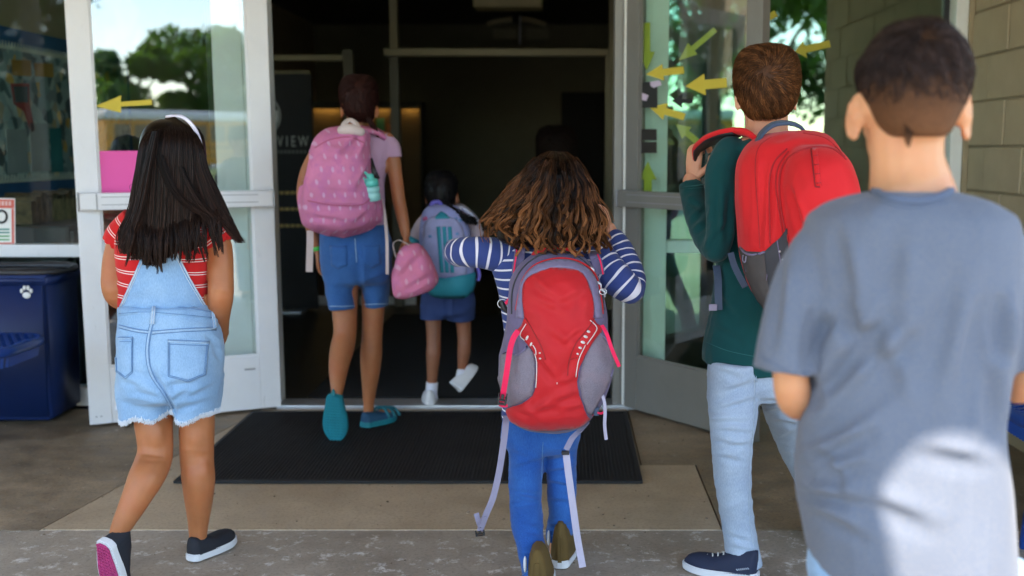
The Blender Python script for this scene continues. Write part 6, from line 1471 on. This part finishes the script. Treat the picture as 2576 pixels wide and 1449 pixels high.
# ================================================================ the near boy in the grey-blue T-shirt
pD = person('nearest boy with cropped dark hair and a heather blue grey T-shirt', (.55, 1.64, 0))
DD = 1.62
hp, MD = head_parts(W(2290, 258, DD + .01), 1.03, R(-3), 0)
body = hp + [tube([(2281, 330, DD, 93), (2281, 400, DD, 91), (2288, 452, DD + .01, 101), (2296, 500, DD + .01, 110)]),
    hloft([(500, 2200, 2390, DD, .05), (580, 2080, 2500, DD, .08), (700, 2060, 2520, DD, .09), (1000, 2050, 2490, DD, .095), (1300, 2040, 2510, DD, .10), (1400, 2040, 2515, DD, .10)]),
    tube([(2085, 640, DD, 48), (2018, 760, 1.60, 46), (1990, 890, 1.59, 46), (1994, 985, 1.60, 48), (2012, 1018, 1.66, 42), (2050, 1010, 1.78, 37), (2090, 970, 1.88, 30)]),
    tube([(2495, 640, DD, 48), (2562, 760, 1.61, 46), (2586, 880, 1.61, 48), (2582, 952, 1.62, 50), (2560, 972, 1.68, 44), (2520, 950, 1.80, 37), (2480, 920, 1.9, 30)])]
z0 = W(2200, 1400, DD).z
for sx, dy in ((.52, 0.04), (.655, -.08)):
    body.append(tube3([(sx, DD, z0), (sx, DD + dy * .6, .42), (sx, DD - .01 + dy, .06)], [.062, .048, .034], 14, sub=4))
bD_ = put('body', join(remesh(body, .0055, 5), remesh(hand_parts(W(2090, 970, 1.88), Vector((.3, .8, .3)), (1, -.3, 0), .9), .003, 2), remesh(hand_parts(W(2480, 920, 1.9), Vector((-.3, .8, .3)), (-1, -.3, 0), .9), .003, 2)), SKIN_MID, pD); face(bD_, MD, 1.05)
sD = remesh([hloft([(472, 2215, 2385, DD + .012, .058), (478, 2192, 2408, DD + .01, .072), (486, 2150, 2445, DD + .005, .088), (502, 2100, 2488, DD + .002, .100), (522, 2060, 2522, DD, .110), (550, 2030, 2552, DD, .120), (620, 2015, 2562, DD, .130), (720, 2012, 2562, DD, .134), (850, 2022, 2550, DD, .134), (960, 2022, 2528, DD - .002, .134), (1060, 2014, 2514, DD - .004, .138), (1160, 2004, 2522, DD - .006, .142), (1260, 2008, 2533, DD - .008, .146), (1350, 2018, 2542, DD - .008, .148), (1430, 2026, 2548, DD - .006, .148), (1470, 2030, 2552, DD - .005, .148)], 56, 6, 2.4),
    tube([(2115, 582, DD, 70), (2070, 632, DD, 82), (2024, 720, 1.60, 84), (1994, 820, 1.585, 84), (1974, 938, 1.58, 86)], 24, 6, round_caps=False), tube([(2460, 582, DD, 70), (2508, 632, DD, 82), (2560, 720, 1.61, 84), (2590, 830, 1.605, 84), (2598, 925, 1.605, 86)], 24, 6, round_caps=False)], .006, 6)
crumple(sD, .0045, 7, 41, (1.3, 1.3, .55), [(2050, 800, 2040, 960, 20, 0.0240), (2085, 810, 2060, 880, 18, 0.0240), (2110, 760, 2180, 900, 23, 0.0150), (2170, 800, 2240, 980, 26, 0.0135), (2060, 1000, 2240, 800, 26, 0.0180), (2080, 1060, 2300, 860, 26, 0.0180), (2050, 1110, 2250, 960, 23, 0.0165), (2030, 1180, 2180, 1100, 21, 0.0180), (2040, 1210, 2160, 1180, 18, 0.0150), (2020, 1250, 2140, 1270, 18, 0.0150), (2060, 1150, 2110, 1230, 15, 0.0165), (2400, 700, 2340, 950, 29, 0.0120), (2470, 780, 2440, 1040, 29, 0.0150), (2520, 760, 2515, 900, 17, 0.0240), (2490, 900, 2500, 1100, 20, 0.0150), (2330, 1150, 2470, 1180, 23, 0.0105), (2180, 1280, 2330, 1330, 26, 0.0105), (1960, 640, 1940, 860, 20, 0.0090), (2100, 600, 2140, 780, 23, 0.0090), (2250, 600, 2230, 760, 29, 0.0075), (2030, 1320, 2150, 1380, 23, 0.0105)])
setZ(sD, lambda V, p: np.where(p[:, 1] > 1250, np.clip((p[:, 1] - 1250) / 200, 0, 1) * (.052 * np.clip((2260 - p[:, 0]) / 230, -.25, 1)), 0))
so = put('t_shirt', sD, GREY_KNIT, pD); dt = bvh(sD)
V = []
cpts = [(2194, 468), (2205, 486), (2240, 500), (2290, 507), (2340, 503), (2382, 489), (2404, 466)]
put('collar', mesh(*stitch(spl(cpts, 6), dt, .0075, DD, .0005, 7)), GREY_RIB, so)
put2('hem_stitching', [stitch(spl([(1905, 892), (1975, 930), (2046, 966)], 4), dt, .0010, DD, .0003), stitch(spl([(2210, 506), (2290, 524), (2390, 508)], 4), dt, .0008, DD, .0003)], GREY_RIB, so)
jd = [hloft([(1360, 2036, 2520, DD, .115), (1420, 2030, 2522, DD, .12), (1490, 2030, 2522, DD, .12)], 30, 4)]
zz = W(2200, 1480, DD).z
for sx, dy in ((.51, .04), (.66, -.08)):
    jd.append(tube3([(sx, DD, zz + .05), (sx, DD + dy * .4, .40), (sx, DD + dy - .01, .085)], [.088, .072, .066], 22, sub=5, round_caps=False))
jD = crumple(remesh(jd, .007, 5), .005, 9, 5, (1, 1, 1.6)); put('jeans', jD, DENIM_LIGHT, pD)
for sx, dy in ((.51, .04), (.66, -.08)): shoe(pD, Vector((sx, DD - .06 + dy, .003)), (.04, 1, 0), (0, 0, 1), .225, .085, NAVY_SHOE, SOLE_WHITE, None, .065)
hair_rows = [(57, 2275, 2345, DD + .005, .03), (64, 2252, 2362, DD, .058), (86, 2224, 2380, DD - .002, .082), (115, 2202, 2406, DD - .003, .096), (150, 2178, 2421, DD - .005, .103), (190, 2166, 2428, DD - .008, .106), (235, 2168, 2424, DD - .012, .100), (270, 2184, 2414, DD - .020, .088), (305, 2204, 2398, DD - .028, .074), (330, 2222, 2385, DD - .034, .062), (345, 2240, 2368, DD - .038, .05)]
hD = short_hair('short_hair', pD, hair_rows, W(2330, 105, DD - .08), HAIR_BOY, 13000, .024, .34, .8, 8, .0009, d0=2.2, fade=lambda p, P: np.clip((330 - p[:, 1]) / 190, .15, 1.0), shell_mat=HAIR_FADE, vmin=lambda p, P: np.random.default_rng(12).uniform(size=len(p)) < np.clip((345 - p[:, 1]) / 200, 0, 1) ** 1.3)
V = arr(hD.data); p = PXA(V)
a = hD.data.attributes['along']; a.data.foreach_set('value', np.clip((p[:, 1] - 160) / 190, 0, 1).astype(np.float32))
g_ = np.random.default_rng(9); S = []
for i in range(260):
    x = 2290 + g_.normal() * 5; y = 322 + g_.uniform(-12, 14); L = g_.uniform(.012, .024) * (1 - min(1, abs(x - 2290) / 40))
    v = np.array(W(x, y, DD - .088)); S.append([tuple(v + np.array([-.0004 * k + g_.normal() * .0002 - (x - 2290) * .000012 * k, .0009 * k, -L * k / 4])) for k in range(5)])
x = put('nape_hair', strands(np.array(S), .0007, .0003), HAIR_FADE, hD); x['kind'] = 'stuff'
# ================================================================ the tall girl with the pink backpack, farther in
pE = person('tall girl with dark red hair, lilac top and blue shorts stepping over the threshold', (-.9, 4.6, 0))
DE = 4.62
hp, ME = head_parts(W(903, 266, DE), .96, R(-12), 0)
body = hp + [tube([(900, 285, DE, 26), (900, 325, DE, 28)]), hloft([(328, 850, 965, DE, .06), (360, 832, 980, DE, .08), (470, 830, 965, DE, .085), (570, 822, 965, DE, .085), (660, 818, 975, DE, .09)]),
    tube([(972, 352, DE, 22), (988, 400, DE, 19.5), (996, 450, DE, 18), (1004, 505, DE, 17), (1014, 552, 4.60, 15.5), (1021, 592, 4.58, 12)]),
    tube([(822, 352, DE, 22), (775, 430, DE, 19), (764, 500, DE, 17.5), (782, 570, 4.63, 15), (800, 632, 4.64, 11.5)]),
    tube([(868, 680, DE, 36), (867, 775, 4.60, 32.5), (868, 835, 4.58, 29.5), (862, 872, 4.55, 31), (854, 910, 4.50, 28), (850, 950, 4.45, 22), (848, 985, 4.41, 16), (845, 1005, 4.40, 14)]),
    tube([(940, 680, 4.66, 34), (939, 770, 4.66, 29.5), (936, 845, 4.66, 26.5), (934, 885, 4.66, 28.5), (932, 930, 4.66, 25.5), (929, 985, 4.66, 18), (927, 1030, 4.66, 14), (926, 1062, 4.66, 15)])]
h1 = remesh(hand_parts(W(1021, 590, 4.58), Vector((.02, -.05, -1)), (-1, .2, 0), .92, (.6, 1.0, .7), 1), .0035, 2)
h2 = remesh(hand_parts(W(800, 632, 4.64), Vector((.02, .1, -1)), (1, .2, 0), .92, (.4, .5, .4), -1), .0035, 2)
bE = put('body', join(remesh(body, .008, 4), h1, h2), SKIN_BROWN, pE); face(bE, ME, 1.0)
tE = remesh([hloft([(318, 872, 935, DE, .055), (328, 848, 962, DE, .075), (345, 828, 984, DE, .09), (380, 824, 982, DE, .098), (470, 824, 968, DE, .098), (570, 816, 970, DE, .10), (590, 816, 972, DE, .10)], 36, 5),
    tube([(960, 348, DE, 26), (980, 366, DE, 26), (990, 388, DE, 24), (992, 398, DE, 23)], round_caps=False), tube([(838, 348, DE, 26), (812, 366, DE, 26), (796, 394, DE, 24)], round_caps=False)], .008, 4)
put('t_shirt', crumple(tE, .006, 9, 3), LILAC_KNIT, pE)
sE = remesh([hloft([(562, 808, 974, DE, .105), (600, 804, 982, DE - .005, .118), (650, 806, 986, DE - .01, .128), (700, 812, 985, DE, .12), (716, 830, 965, DE, .09)], 36, 4), hloft([(680, 812, 900, DE, .105), (735, 819, 896, 4.60, .09), (778, 828, 899, 4.59, .086)], 28, 4), hloft([(680, 898, 985, 4.65, .105), (735, 910, 983, 4.67, .09), (772, 913, 979, 4.68, .084)], 28, 4)], .008, 5)
crumple(sE, .006, 8, 6, (1, 1, 1.4), [(900, 640, 905, 740, 8, .012), (830, 720, 890, 735, 8, .006), (915, 720, 970, 700, 8, .006)])
so = put('shorts', sE, DENIM_SHORT, pE); et = bvh(sE)
put2('seam', [stitch([(822, 770), (862, 771), (900, 769)], et, .002, DE), stitch([(912, 766), (975, 764)], et, .002, DE), stitch(spl([(893, 600), (897, 660)], 3), et, .002, DE)], DENIM_SEAM, so)
for poly in ([(830, 618), (872, 618), (874, 668), (852, 678), (834, 668)], [(912, 618), (955, 616), (958, 664), (936, 675), (916, 668)]):
    put('pocket', drape(poly, et, .004, 8, DE), DENIM_SHORT, so)
put('wristband', mesh(*tube3([W(798, 620, 4.64), W(800, 630, 4.64)], .026, 16, round_caps=False)), simple('lime_wristband', (.05, .45, .06), .5), pE)
short_hair('cropped_hair', pE, [(188, 885, 918, DE, .025), (194, 870, 934, DE, .055), (212, 858, 946, DE - .003, .085), (240, 855, 950, DE - .006, .098), (264, 860, 948, DE - .012, .092), (282, 868, 943, DE - .02, .08), (294, 880, 938, DE - .03, .06), (302, 896, 930, DE - .035, .04)], W(902, 215, DE - .09), HAIR_TEEN, 5000, .03, .2, .5, 4, .0014, d0=4.2)
S = lock([(925, 296), (935, 312), (944, 328), (952, 345)], [6, 7, 6, 3], 70, 5, DE, [.08, .08, .085, .09], .4, 1, 12)
x = put('tail_of_hair', strands(np.array(S), .0015, .001), HAIR_TEEN, pE); x['kind'] = 'stuff'
shoe(pE, W(839, 992, 4.375), (-.03, .18, -.98), (.10, .96, .18), .232, .098, TEAL_STRAP, TEAL_RUBBER, TEAL_RUBBER, .05, 0, .024, 'sandal', False, .05)
s2 = shoe(pE, Vector((W(915, 1085, 4.62).x, 4.60, .014)), (.58, .81, 0), (0, 0, 1), .205, .092, TEAL_STRAP, TEAL_RUBBER, None, .052, 0, .024, 'sandal')
M = frame_m(Vector((W(915, 1085, 4.62).x, 4.60, .014)), (.58, .81, 0), (0, 0, 1))
put('toe_strap', mesh(*merge([xf(tube3([(-.048, y, .03), (-.025, y + .01, .066 - k * .006), (.02, y + .018, .066 - k * .006), (.046, y + .02, .03)], .0075, 8, sub=3), M) for k, y in enumerate((.10, .135, .165))])), TEAL_DARK, s2)
put('foot_skin', mesh(*xf(ball((0, .14, .035), .036, .055, .024, 16, 10), M)), SKIN_BROWN, s2)
put('heel_loop', mesh(*tube3([W(836, 996, 4.37), W(838, 980, 4.385), W(842, 996, 4.37)], .005, 6, sub=3)), TEAL_RUBBER, pE)

kE = thing('backpack', 'pink backpack printed with pale motifs worn by the tall girl at the threshold', 'backpack', W(860, 590, 4.45))
pm = remesh([hloft([(318, 846, 900, 4.48, .04), (326, 818, 922, 4.47, .075), (345, 795, 930, 4.46, .105), (380, 783, 932, 4.45, .125), (430, 771, 936, 4.44, .138), (480, 761, 946, 4.435, .146), (520, 756, 954, 4.435, .148), (555, 763, 950, 4.44, .142), (578, 785, 930, 4.45, .115), (588, 815, 900, 4.46, .08), (594, 850, 880, 4.47, .04)], 40, 5, 2.5),
    hloft([(466, 752, 790, 4.47, .07), (500, 750, 800, 4.46, .085), (560, 762, 810, 4.46, .08), (575, 780, 810, 4.46, .05)], 24, 4), hloft([(498, 925, 960, 4.47, .06), (530, 920, 963, 4.47, .075), (560, 915, 958, 4.47, .06)], 24, 4)], .008, 4)
crumple(pm, .010, 7, 13, (1, 1, .8), [(790, 520, 930, 525, 8, .010), (800, 480, 920, 488, 8, .008), (850, 400, 905, 350, 9, .014), (800, 380, 860, 395, 9, .012), (905, 345, 890, 380, 8, .018), (905, 470, 935, 420, 8, .010), (900, 560, 940, 530, 8, .010), (780, 545, 860, 560, 8, .008)])
po = put('main_body', pm, PINK_PRINT, kE); kt = bvh(pm)
put2('zip', [stitch(spl([(775, 505), (840, 516), (912, 514), (936, 490)], 4), kt, .003, 4.45, .001), stitch(spl([(792, 372), (830, 352), (880, 345), (915, 360)], 4), kt, .003, 4.45, .001)], simple('rose_zip', (.42, .10, .20), .7), po)
put('grab_loop', mesh(*tube3([W(862, 328, 4.40), W(866, 312, 4.42), W(880, 302, 4.44), (W(896, 312, 4.43)), W(902, 330, 4.41)], .013, 10, .5, sub=4)), CREAM_WEB, kE)
put('yoke', mesh(*tube3([W(860, 328, 4.39), W(882, 326, 4.385), W(908, 332, 4.40)], [.02, .022, .018], 10, sub=4)), CREAM_WEB, kE)
put('strap', mesh(*ribbon3([W(*q) for q in cr([(918, 326, 4.50), (945, 330, 4.55), (966, 342, 4.58)], 5)], Vector((0, 1, .2)), .06, .014)), PINK_PRINT, kE)
put('strap_tail', strap([(780, 580, 4.42), (780, 610, 4.41), (779, 650, 4.41), (778, 684, 4.41)], .028, .002, (1, .2, 0)), CREAM_WEB, kE, smooth=False)
put('strap_tail', strap([(958, 500, 4.52), (968, 545, 4.50), (973, 600, 4.49), (974, 650, 4.49), (974, 690, 4.49)], .013, .002, (1, .2, 0)), CREAM_WEB, kE, smooth=False)
put('side_mesh', mesh(*ribbon3([W(928, 400, 4.47), W(938, 430, 4.46), W(948, 452, 4.46)], Vector((1, 0, 0)), .03, .004)), BLACK_PLASTIC, kE)
wb = thing('water_bottle', 'mint water bottle standing in the side pocket of the pink backpack', 'bottle', W(938, 500, 4.40))
o = [W(932, 450, 4.375), W(938, 505, 4.385)]
ax = (o[0] - o[1]).normalized(); L = (o[0] - o[1]).length
def bprof(pr): return tube3([o[1] + ax * (L * t) for t, r in pr], [r for t, r in pr], 18, round_caps=False)
put('bottle', mesh(*bprof([(0, .028), (.02, .033), (.3, .033), (.34, .030), (.4, .030), (.45, .033), (.60, .033), (.66, .028)])), MINT_PALE, wb)
put('cap', mesh(*bprof([(.665, .026), (.68, .031), (.92, .031), (.98, .026), (1.02, .016), (1.2, .014), (1.24, .008)])), MINT_PLASTIC, wb)
put('carry_loop', mesh(*tube3([o[1] + ax * L * .95 + Vector((-.02, -.01, 0)), o[1] + ax * L * 1.22 + Vector((-.045, -.01, 0)), o[1] + ax * L * 1.3 + Vector((-.02, -.01, 0)), o[1] + ax * L * 1.05 + Vector((.0, -.01, 0))], .006, 8, sub=4)), MINT_PLASTIC, wb)
lb = thing('lunch_bag', 'pink printed lunch bag hanging from the hand of the tall girl', 'bag', W(1045, 752, 4.55))
lm = remesh([hloft([(612, 1030, 1052, 4.56, .025), (622, 1012, 1066, 4.555, .05), (645, 998, 1083, 4.55, .075), (680, 986, 1100, 4.55, .095), (705, 983, 1106, 4.55, .10), (728, 984, 1092, 4.55, .095), (745, 990, 1060, 4.55, .075), (752, 1000, 1035, 4.55, .04)], 30, 5, 2.6)], .008, 3)
put('pouch', crumple(lm, .008, 9, 4, (1, 1, 1), [(1000, 700, 1060, 640, 7, .010), (1020, 730, 1090, 690, 7, .008)]), PINK_PRINT_BAG, lb)
put('handle', mesh(*ribbon3([W(*q) for q in cr([(1000, 655, 4.53), (992, 632, 4.55), (990, 612, 4.57), (1004, 604, 4.57), (1022, 612, 4.54), (1036, 620, 4.53)], 5)], Vector((0, 1, 0)), .02, .003)), CREAM_WEB, lb)

# ================================================================ the smallest girl, at the threshold
pF = person('smallest girl with a black plait, dark shorts and white trainers at the threshold', (-.6, 5.1, 0))
DFk = 5.10
hp, MF = head_parts(W(1112, 488, DFk), .95, R(-14), R(-6))
body = hp + [tube([(1110, 510, DFk, 22), (1110, 535, DFk, 24)]), hloft([(528, 1075, 1160, DFk, .055), (560, 1066, 1176, DFk, .075), (650, 1068, 1176, DFk, .08), (740, 1066, 1182, DFk, .085)]),
    tube([(1072, 550, DFk, 17), (1050, 590, DFk, 15), (1040, 625, 5.12, 13.5), (1052, 600, 5.25, 11), (1066, 575, 5.3, 9)]), tube([(1170, 550, DFk, 17), (1200, 595, DFk, 15), (1204, 640, DFk, 13), (1190, 600, 5.25, 11), (1172, 570, 5.3, 9)]),
    tube([(1090, 760, DFk, 24), (1090, 815, 5.09, 20), (1091, 862, 5.08, 18.5), (1090, 890, 5.07, 19), (1088, 930, 5.07, 15.5), (1087, 965, 5.07, 13), (1086, 1000, 5.07, 13)]), tube([(1160, 760, 5.12, 24), (1166, 815, 5.12, 19.5), (1168, 855, 5.12, 17.5), (1167, 885, 5.10, 17.5), (1164, 915, 5.06, 14), (1162, 945, 5.02, 12.5), (1160, 968, 5.0, 12)])]
h1 = remesh(hand_parts(W(1066, 575, 5.3), Vector((.1, .2, 1)), (1, -.2, 0), .7), .004, 2); h2 = remesh(hand_parts(W(1172, 570, 5.3), Vector((-.1, .2, 1)), (-1, -.2, 0), .7), .004, 2)
bF = put('body', join(remesh(body, .008, 4), h1, h2), SKIN_DEEP, pF); face(bF, MF, .98)
tF = remesh([hloft([(526, 1082, 1152, DFk, .055), (538, 1068, 1172, DFk, .08), (570, 1064, 1180, DFk, .09), (660, 1066, 1178, DFk, .09), (745, 1064, 1184, DFk, .095)], 32, 4), tube([(1082, 545, DFk, 20), (1058, 575, DFk, 20), (1047, 600, DFk, 18)], round_caps=False), tube([(1162, 545, DFk, 21), (1188, 568, DFk, 21), (1202, 598, DFk, 19)], round_caps=False)], .008, 4)
put('t_shirt', tF, simple('pale_rose_jersey', (.42, .34, .40), .9), pF)
put('cuff', mesh(*tube3([W(1049, 600, DFk), W(1043, 612, DFk)], .036, 16, round_caps=False)), TEAL_BAG, pF)
sF = remesh([hloft([(728, 1060, 1190, DFk, .10), (770, 1056, 1196, DFk, .112), (790, 1070, 1180, DFk, .10)], 32, 4), hloft([(760, 1055, 1128, 5.09, .095), (803, 1054, 1126, 5.08, .092)], 26, 4), hloft([(760, 1122, 1197, 5.12, .095), (806, 1124, 1192, 5.12, .092)], 26, 4)], .008, 5)
put('shorts', crumple(sF, .006, 8, 3, (1, 1, 1.3), [(1125, 745, 1128, 800, 7, .010)]), NAVY_CLOTH, pF)
put('sock', mesh(*tube([(1087, 962, 5.065, 16), (1086, 980, 5.065, 15.5), (1085, 1002, 5.065, 15)], round_caps=False)), SOCK, pF)
put('sock', mesh(*tube([(1163, 934, 5.03, 15), (1160, 952, 5.01, 14.5), (1158, 970, 4.99, 14)], round_caps=False)), SOCK, pF)
shoe(pF, Vector((W(1084, 1022, 5.04).x, 5.0, .018)), (-.12, 1, 0), (0, 0, 1), .175, .073, SOLE_WHITE, SOLE_WHITE, None, .058)
shoe(pF, W(1158, 987, 4.97), (.48, .62, .62), (-.62, -.1, .55), .165, .066, SOLE_WHITE, SOLE_WHITE, None, .058)
cp_ = short_hair('black_hair', pF, [(428, 1095, 1128, DFk, .03), (434, 1080, 1138, DFk, .06), (450, 1070, 1149, DFk - .003, .088), (475, 1067, 1151, DFk - .008, .098), (500, 1072, 1148, DFk - .016, .090), (515, 1084, 1140, DFk - .026, .07), (524, 1098, 1132, DFk - .034, .05)], W(1110, 450, DFk - .1), HAIR_JET, 3500, .03, .12, .2, 4, .0016, d0=4.2)
pl = [(1118, 508, 4.98), (1128, 520, 4.95), (1145, 532, 4.93), (1162, 545, 4.92), (1180, 553, 4.93), (1196, 556, 4.95)]
Q = cr(pl, 6); S = []
for st_ in range(3):
    for k in range(60):
        a = np.random.default_rng(st_ * 97 + k).normal(size=2) * 2.4; t = np.linspace(0, 1, len(Q)); ph = st_ * 2.094
        S.append([tuple(W(q[0] + 3.4 * math.sin(t_ * 22 + ph) * .7 + a[0], q[1] + 6 * math.sin(t_ * 22 + ph) + a[1], q[2] + .012 * math.cos(t_ * 44 + 2 * ph))) for q, t_ in zip(Q, t)])
x = put('plait', strands(np.array(S), .0016, .0014), HAIR_JET, cp_); x['kind'] = 'stuff'
kF = thing('backpack', 'small periwinkle backpack with three turquoise stripes worn by the smallest girl', 'backpack', W(1120, 745, 4.95))
fm = remesh([hloft([(514, 1092, 1138, 4.99, .03), (522, 1072, 1155, 4.98, .06), (545, 1060, 1172, 4.97, .085), (600, 1054, 1186, 4.96, .105), (660, 1058, 1192, 4.955, .115), (710, 1068, 1194, 4.955, .112), (735, 1080, 1184, 4.96, .09), (746, 1100, 1165, 4.965, .05)], 36, 5, 2.6)], .008, 3)
crumple(fm, .004, 8, 3); put('main_body', fm, PERI_BAG, kF); kt = bvh(fm)
lid = put('front_panel', drape(spl([(1066, 640), (1066, 580), (1078, 552), (1110, 543), (1146, 552), (1164, 580), (1170, 640)], 4) + [(1172, 690), (1120, 697), (1074, 692)], kt, .008, 8, 4.95, puff=.012), LAVENDER_BAG, kF); lt = bvh(lid.data, fm)
for k in range(3):
    put('stripe', drape([(1098 + k * 14 + (0), 571), (1108 + k * 14, 570), (1117 + k * 13, 686), (1107 + k * 13, 686)], lt, .002, 6, 4.95), TEAL_BAG, lid)
put('crest', drape([(1094, 548 - 0), (1102, 538), (1110, 532), (1120, 536), (1132, 547), (1130, 550), (1096, 551)], lt, .002, 5, 4.95), TEAL_BAG, kF)
put2('fleck', [drape([(x, y), (x + 10, y - 4), (x + 13, y + 4), (x + 2, y + 8)], lt, .0015, 5, 4.95) for x, y in ((1063, 548),)], simple('pink_fleck', (.55, .12, .30), .7), kF)
for x, y in ((1078, 592), (1146, 586), (1142, 548), (1153, 552), (1076, 645)): put('teal_fleck', drape([(x, y), (x + 7, y - 2), (x + 9, y + 5), (x + 1, y + 6)], lt, .0015, 5, 4.95), simple('blue_fleck', (.12, .26, .52), .7), lid)
put('base_panel', drape([(1072, 696), (1120, 700), (1174, 690), (1195, 684), (1196, 715), (1186, 736), (1165, 747), (1100, 747), (1078, 735), (1066, 712)], kt, .009, 8, 4.95, puff=.008), TEAL_BAG, kF)
put('shoulder_strap', mesh(*ribbon3([W(*q) for q in cr([(1148, 526, 5.0), (1160, 520, 5.03), (1176, 530, 5.03), (1194, 548, 5.02), (1204, 562, 5.03)], 5)], Vector((0, 1, .3)), .05, .012)), simple('pale_blue_strap', (.50, .53, .70), .7), kF)
put('grab_loop', mesh(*tube3([W(1084, 522, 4.96), W(1088, 510, 4.97), W(1104, 508, 4.97), W(1110, 518, 4.96)], .010, 8, .5, sub=4)), simple('violet_loop', (.14, .12, .52), .7), kF)
put('side_strap', strap([(1190, 655, 4.97), (1200, 670, 4.96), (1206, 690, 4.96), (1203, 706, 4.96)], .014, .003), simple('violet_loop', (.14, .12, .52), .7), kF, smooth=False)

# ================================================================ a child already deep inside
pG = person('child in dark clothes almost lost in the dark hall behind the curly haired girl', (-.05, 6.8, 0))
DG = 6.8
hp, MG = head_parts(W(1400, 378, DG), 1.02, 0, 0)
xg = W(1400, 372, DG).x; hz = W(1400, 372, DG).z
body = hp + [tube3([(xg, DG, hz - .08), (xg, DG, hz - .17)], .045), tube3([(xg, DG, hz - .20), (xg, DG, hz - .62)], [.10, .10], 16),
    tube3([(xg - .14, DG, hz - .20), (xg - .17, DG, hz - .42), (xg - .16, DG + .04, hz - .64)], [.036, .032, .025], 12, sub=3), tube3([(xg + .14, DG, hz - .20), (xg + .17, DG, hz - .42), (xg + .16, DG + .04, hz - .64)], [.036, .032, .025], 12, sub=3),
    tube3([(xg - .07, DG, hz - .6), (xg - .07, DG, .45), (xg - .07, DG - .03, .08)], [.07, .052, .035], 12, sub=3), tube3([(xg + .07, DG, hz - .6), (xg + .07, DG + .08, .45), (xg + .07, DG + .08, .08)], [.07, .052, .035], 12, sub=3)]
bG = put('body', join(remesh(body, .01, 3), *[remesh(hand_parts(Vector((xg + s * .16, DG + .04, hz - .64)), Vector((0, .1, -1)), (-s, 0, 0), .8), .0045, 1) for s in (-1, 1)]), SKIN_BROWN, pG); face(bG, MG, 1.05)
put('jumper', remesh([tube3([(xg, DG, hz - .215), (xg, DG, hz - .26), (xg, DG, hz - .70)], [.10, .145, .145], 24, .72, (0, 1, 0), False), tube3([(xg - .13, DG, hz - .22), (xg - .17, DG, hz - .42), (xg - .16, DG + .04, hz - .60)], [.055, .05, .042], 14, sub=3), tube3([(xg + .13, DG, hz - .22), (xg + .17, DG, hz - .42), (xg + .16, DG + .04, hz - .60)], [.055, .05, .042], 14, sub=3)], .01, 4), DARK_KNIT, pG)
put('trousers', remesh([tube3([(xg, DG, hz - .66), (xg, DG, hz - .80)], .135, 24, .75, (0, 1, 0), False), tube3([(xg - .07, DG, hz - .75), (xg - .07, DG, .45), (xg - .07, DG - .03, .07)], [.082, .068, .06], 16, sub=3, round_caps=False), tube3([(xg + .07, DG, hz - .75), (xg + .07, DG + .08, .45), (xg + .07, DG + .08, .07)], [.082, .068, .06], 16, sub=3, round_caps=False)], .01, 4), DARK_KNIT, pG)
for s, dy in ((-.07, -.06), (.07, .05)): shoe(pG, Vector((xg + s, DG + dy - .03, .013)), (0, 1, 0), (0, 0, 1), .20, .08, NAVY_SHOE, DARK_RUBBER)
short_hair('thick_dark_hair', pG, [(318, 1378, 1422, DG, .04), (324, 1364, 1436, DG, .08), (340, 1353, 1447, DG - .005, .115), (365, 1350, 1450, DG - .01, .125), (395, 1352, 1448, DG - .03, .115), (415, 1362, 1438, DG - .04, .09), (424, 1375, 1425, DG - .05, .06)], W(1400, 335, DG - .1), HAIR_DIM, 3000, .04, .3, .4, 3, .002, d0=5)
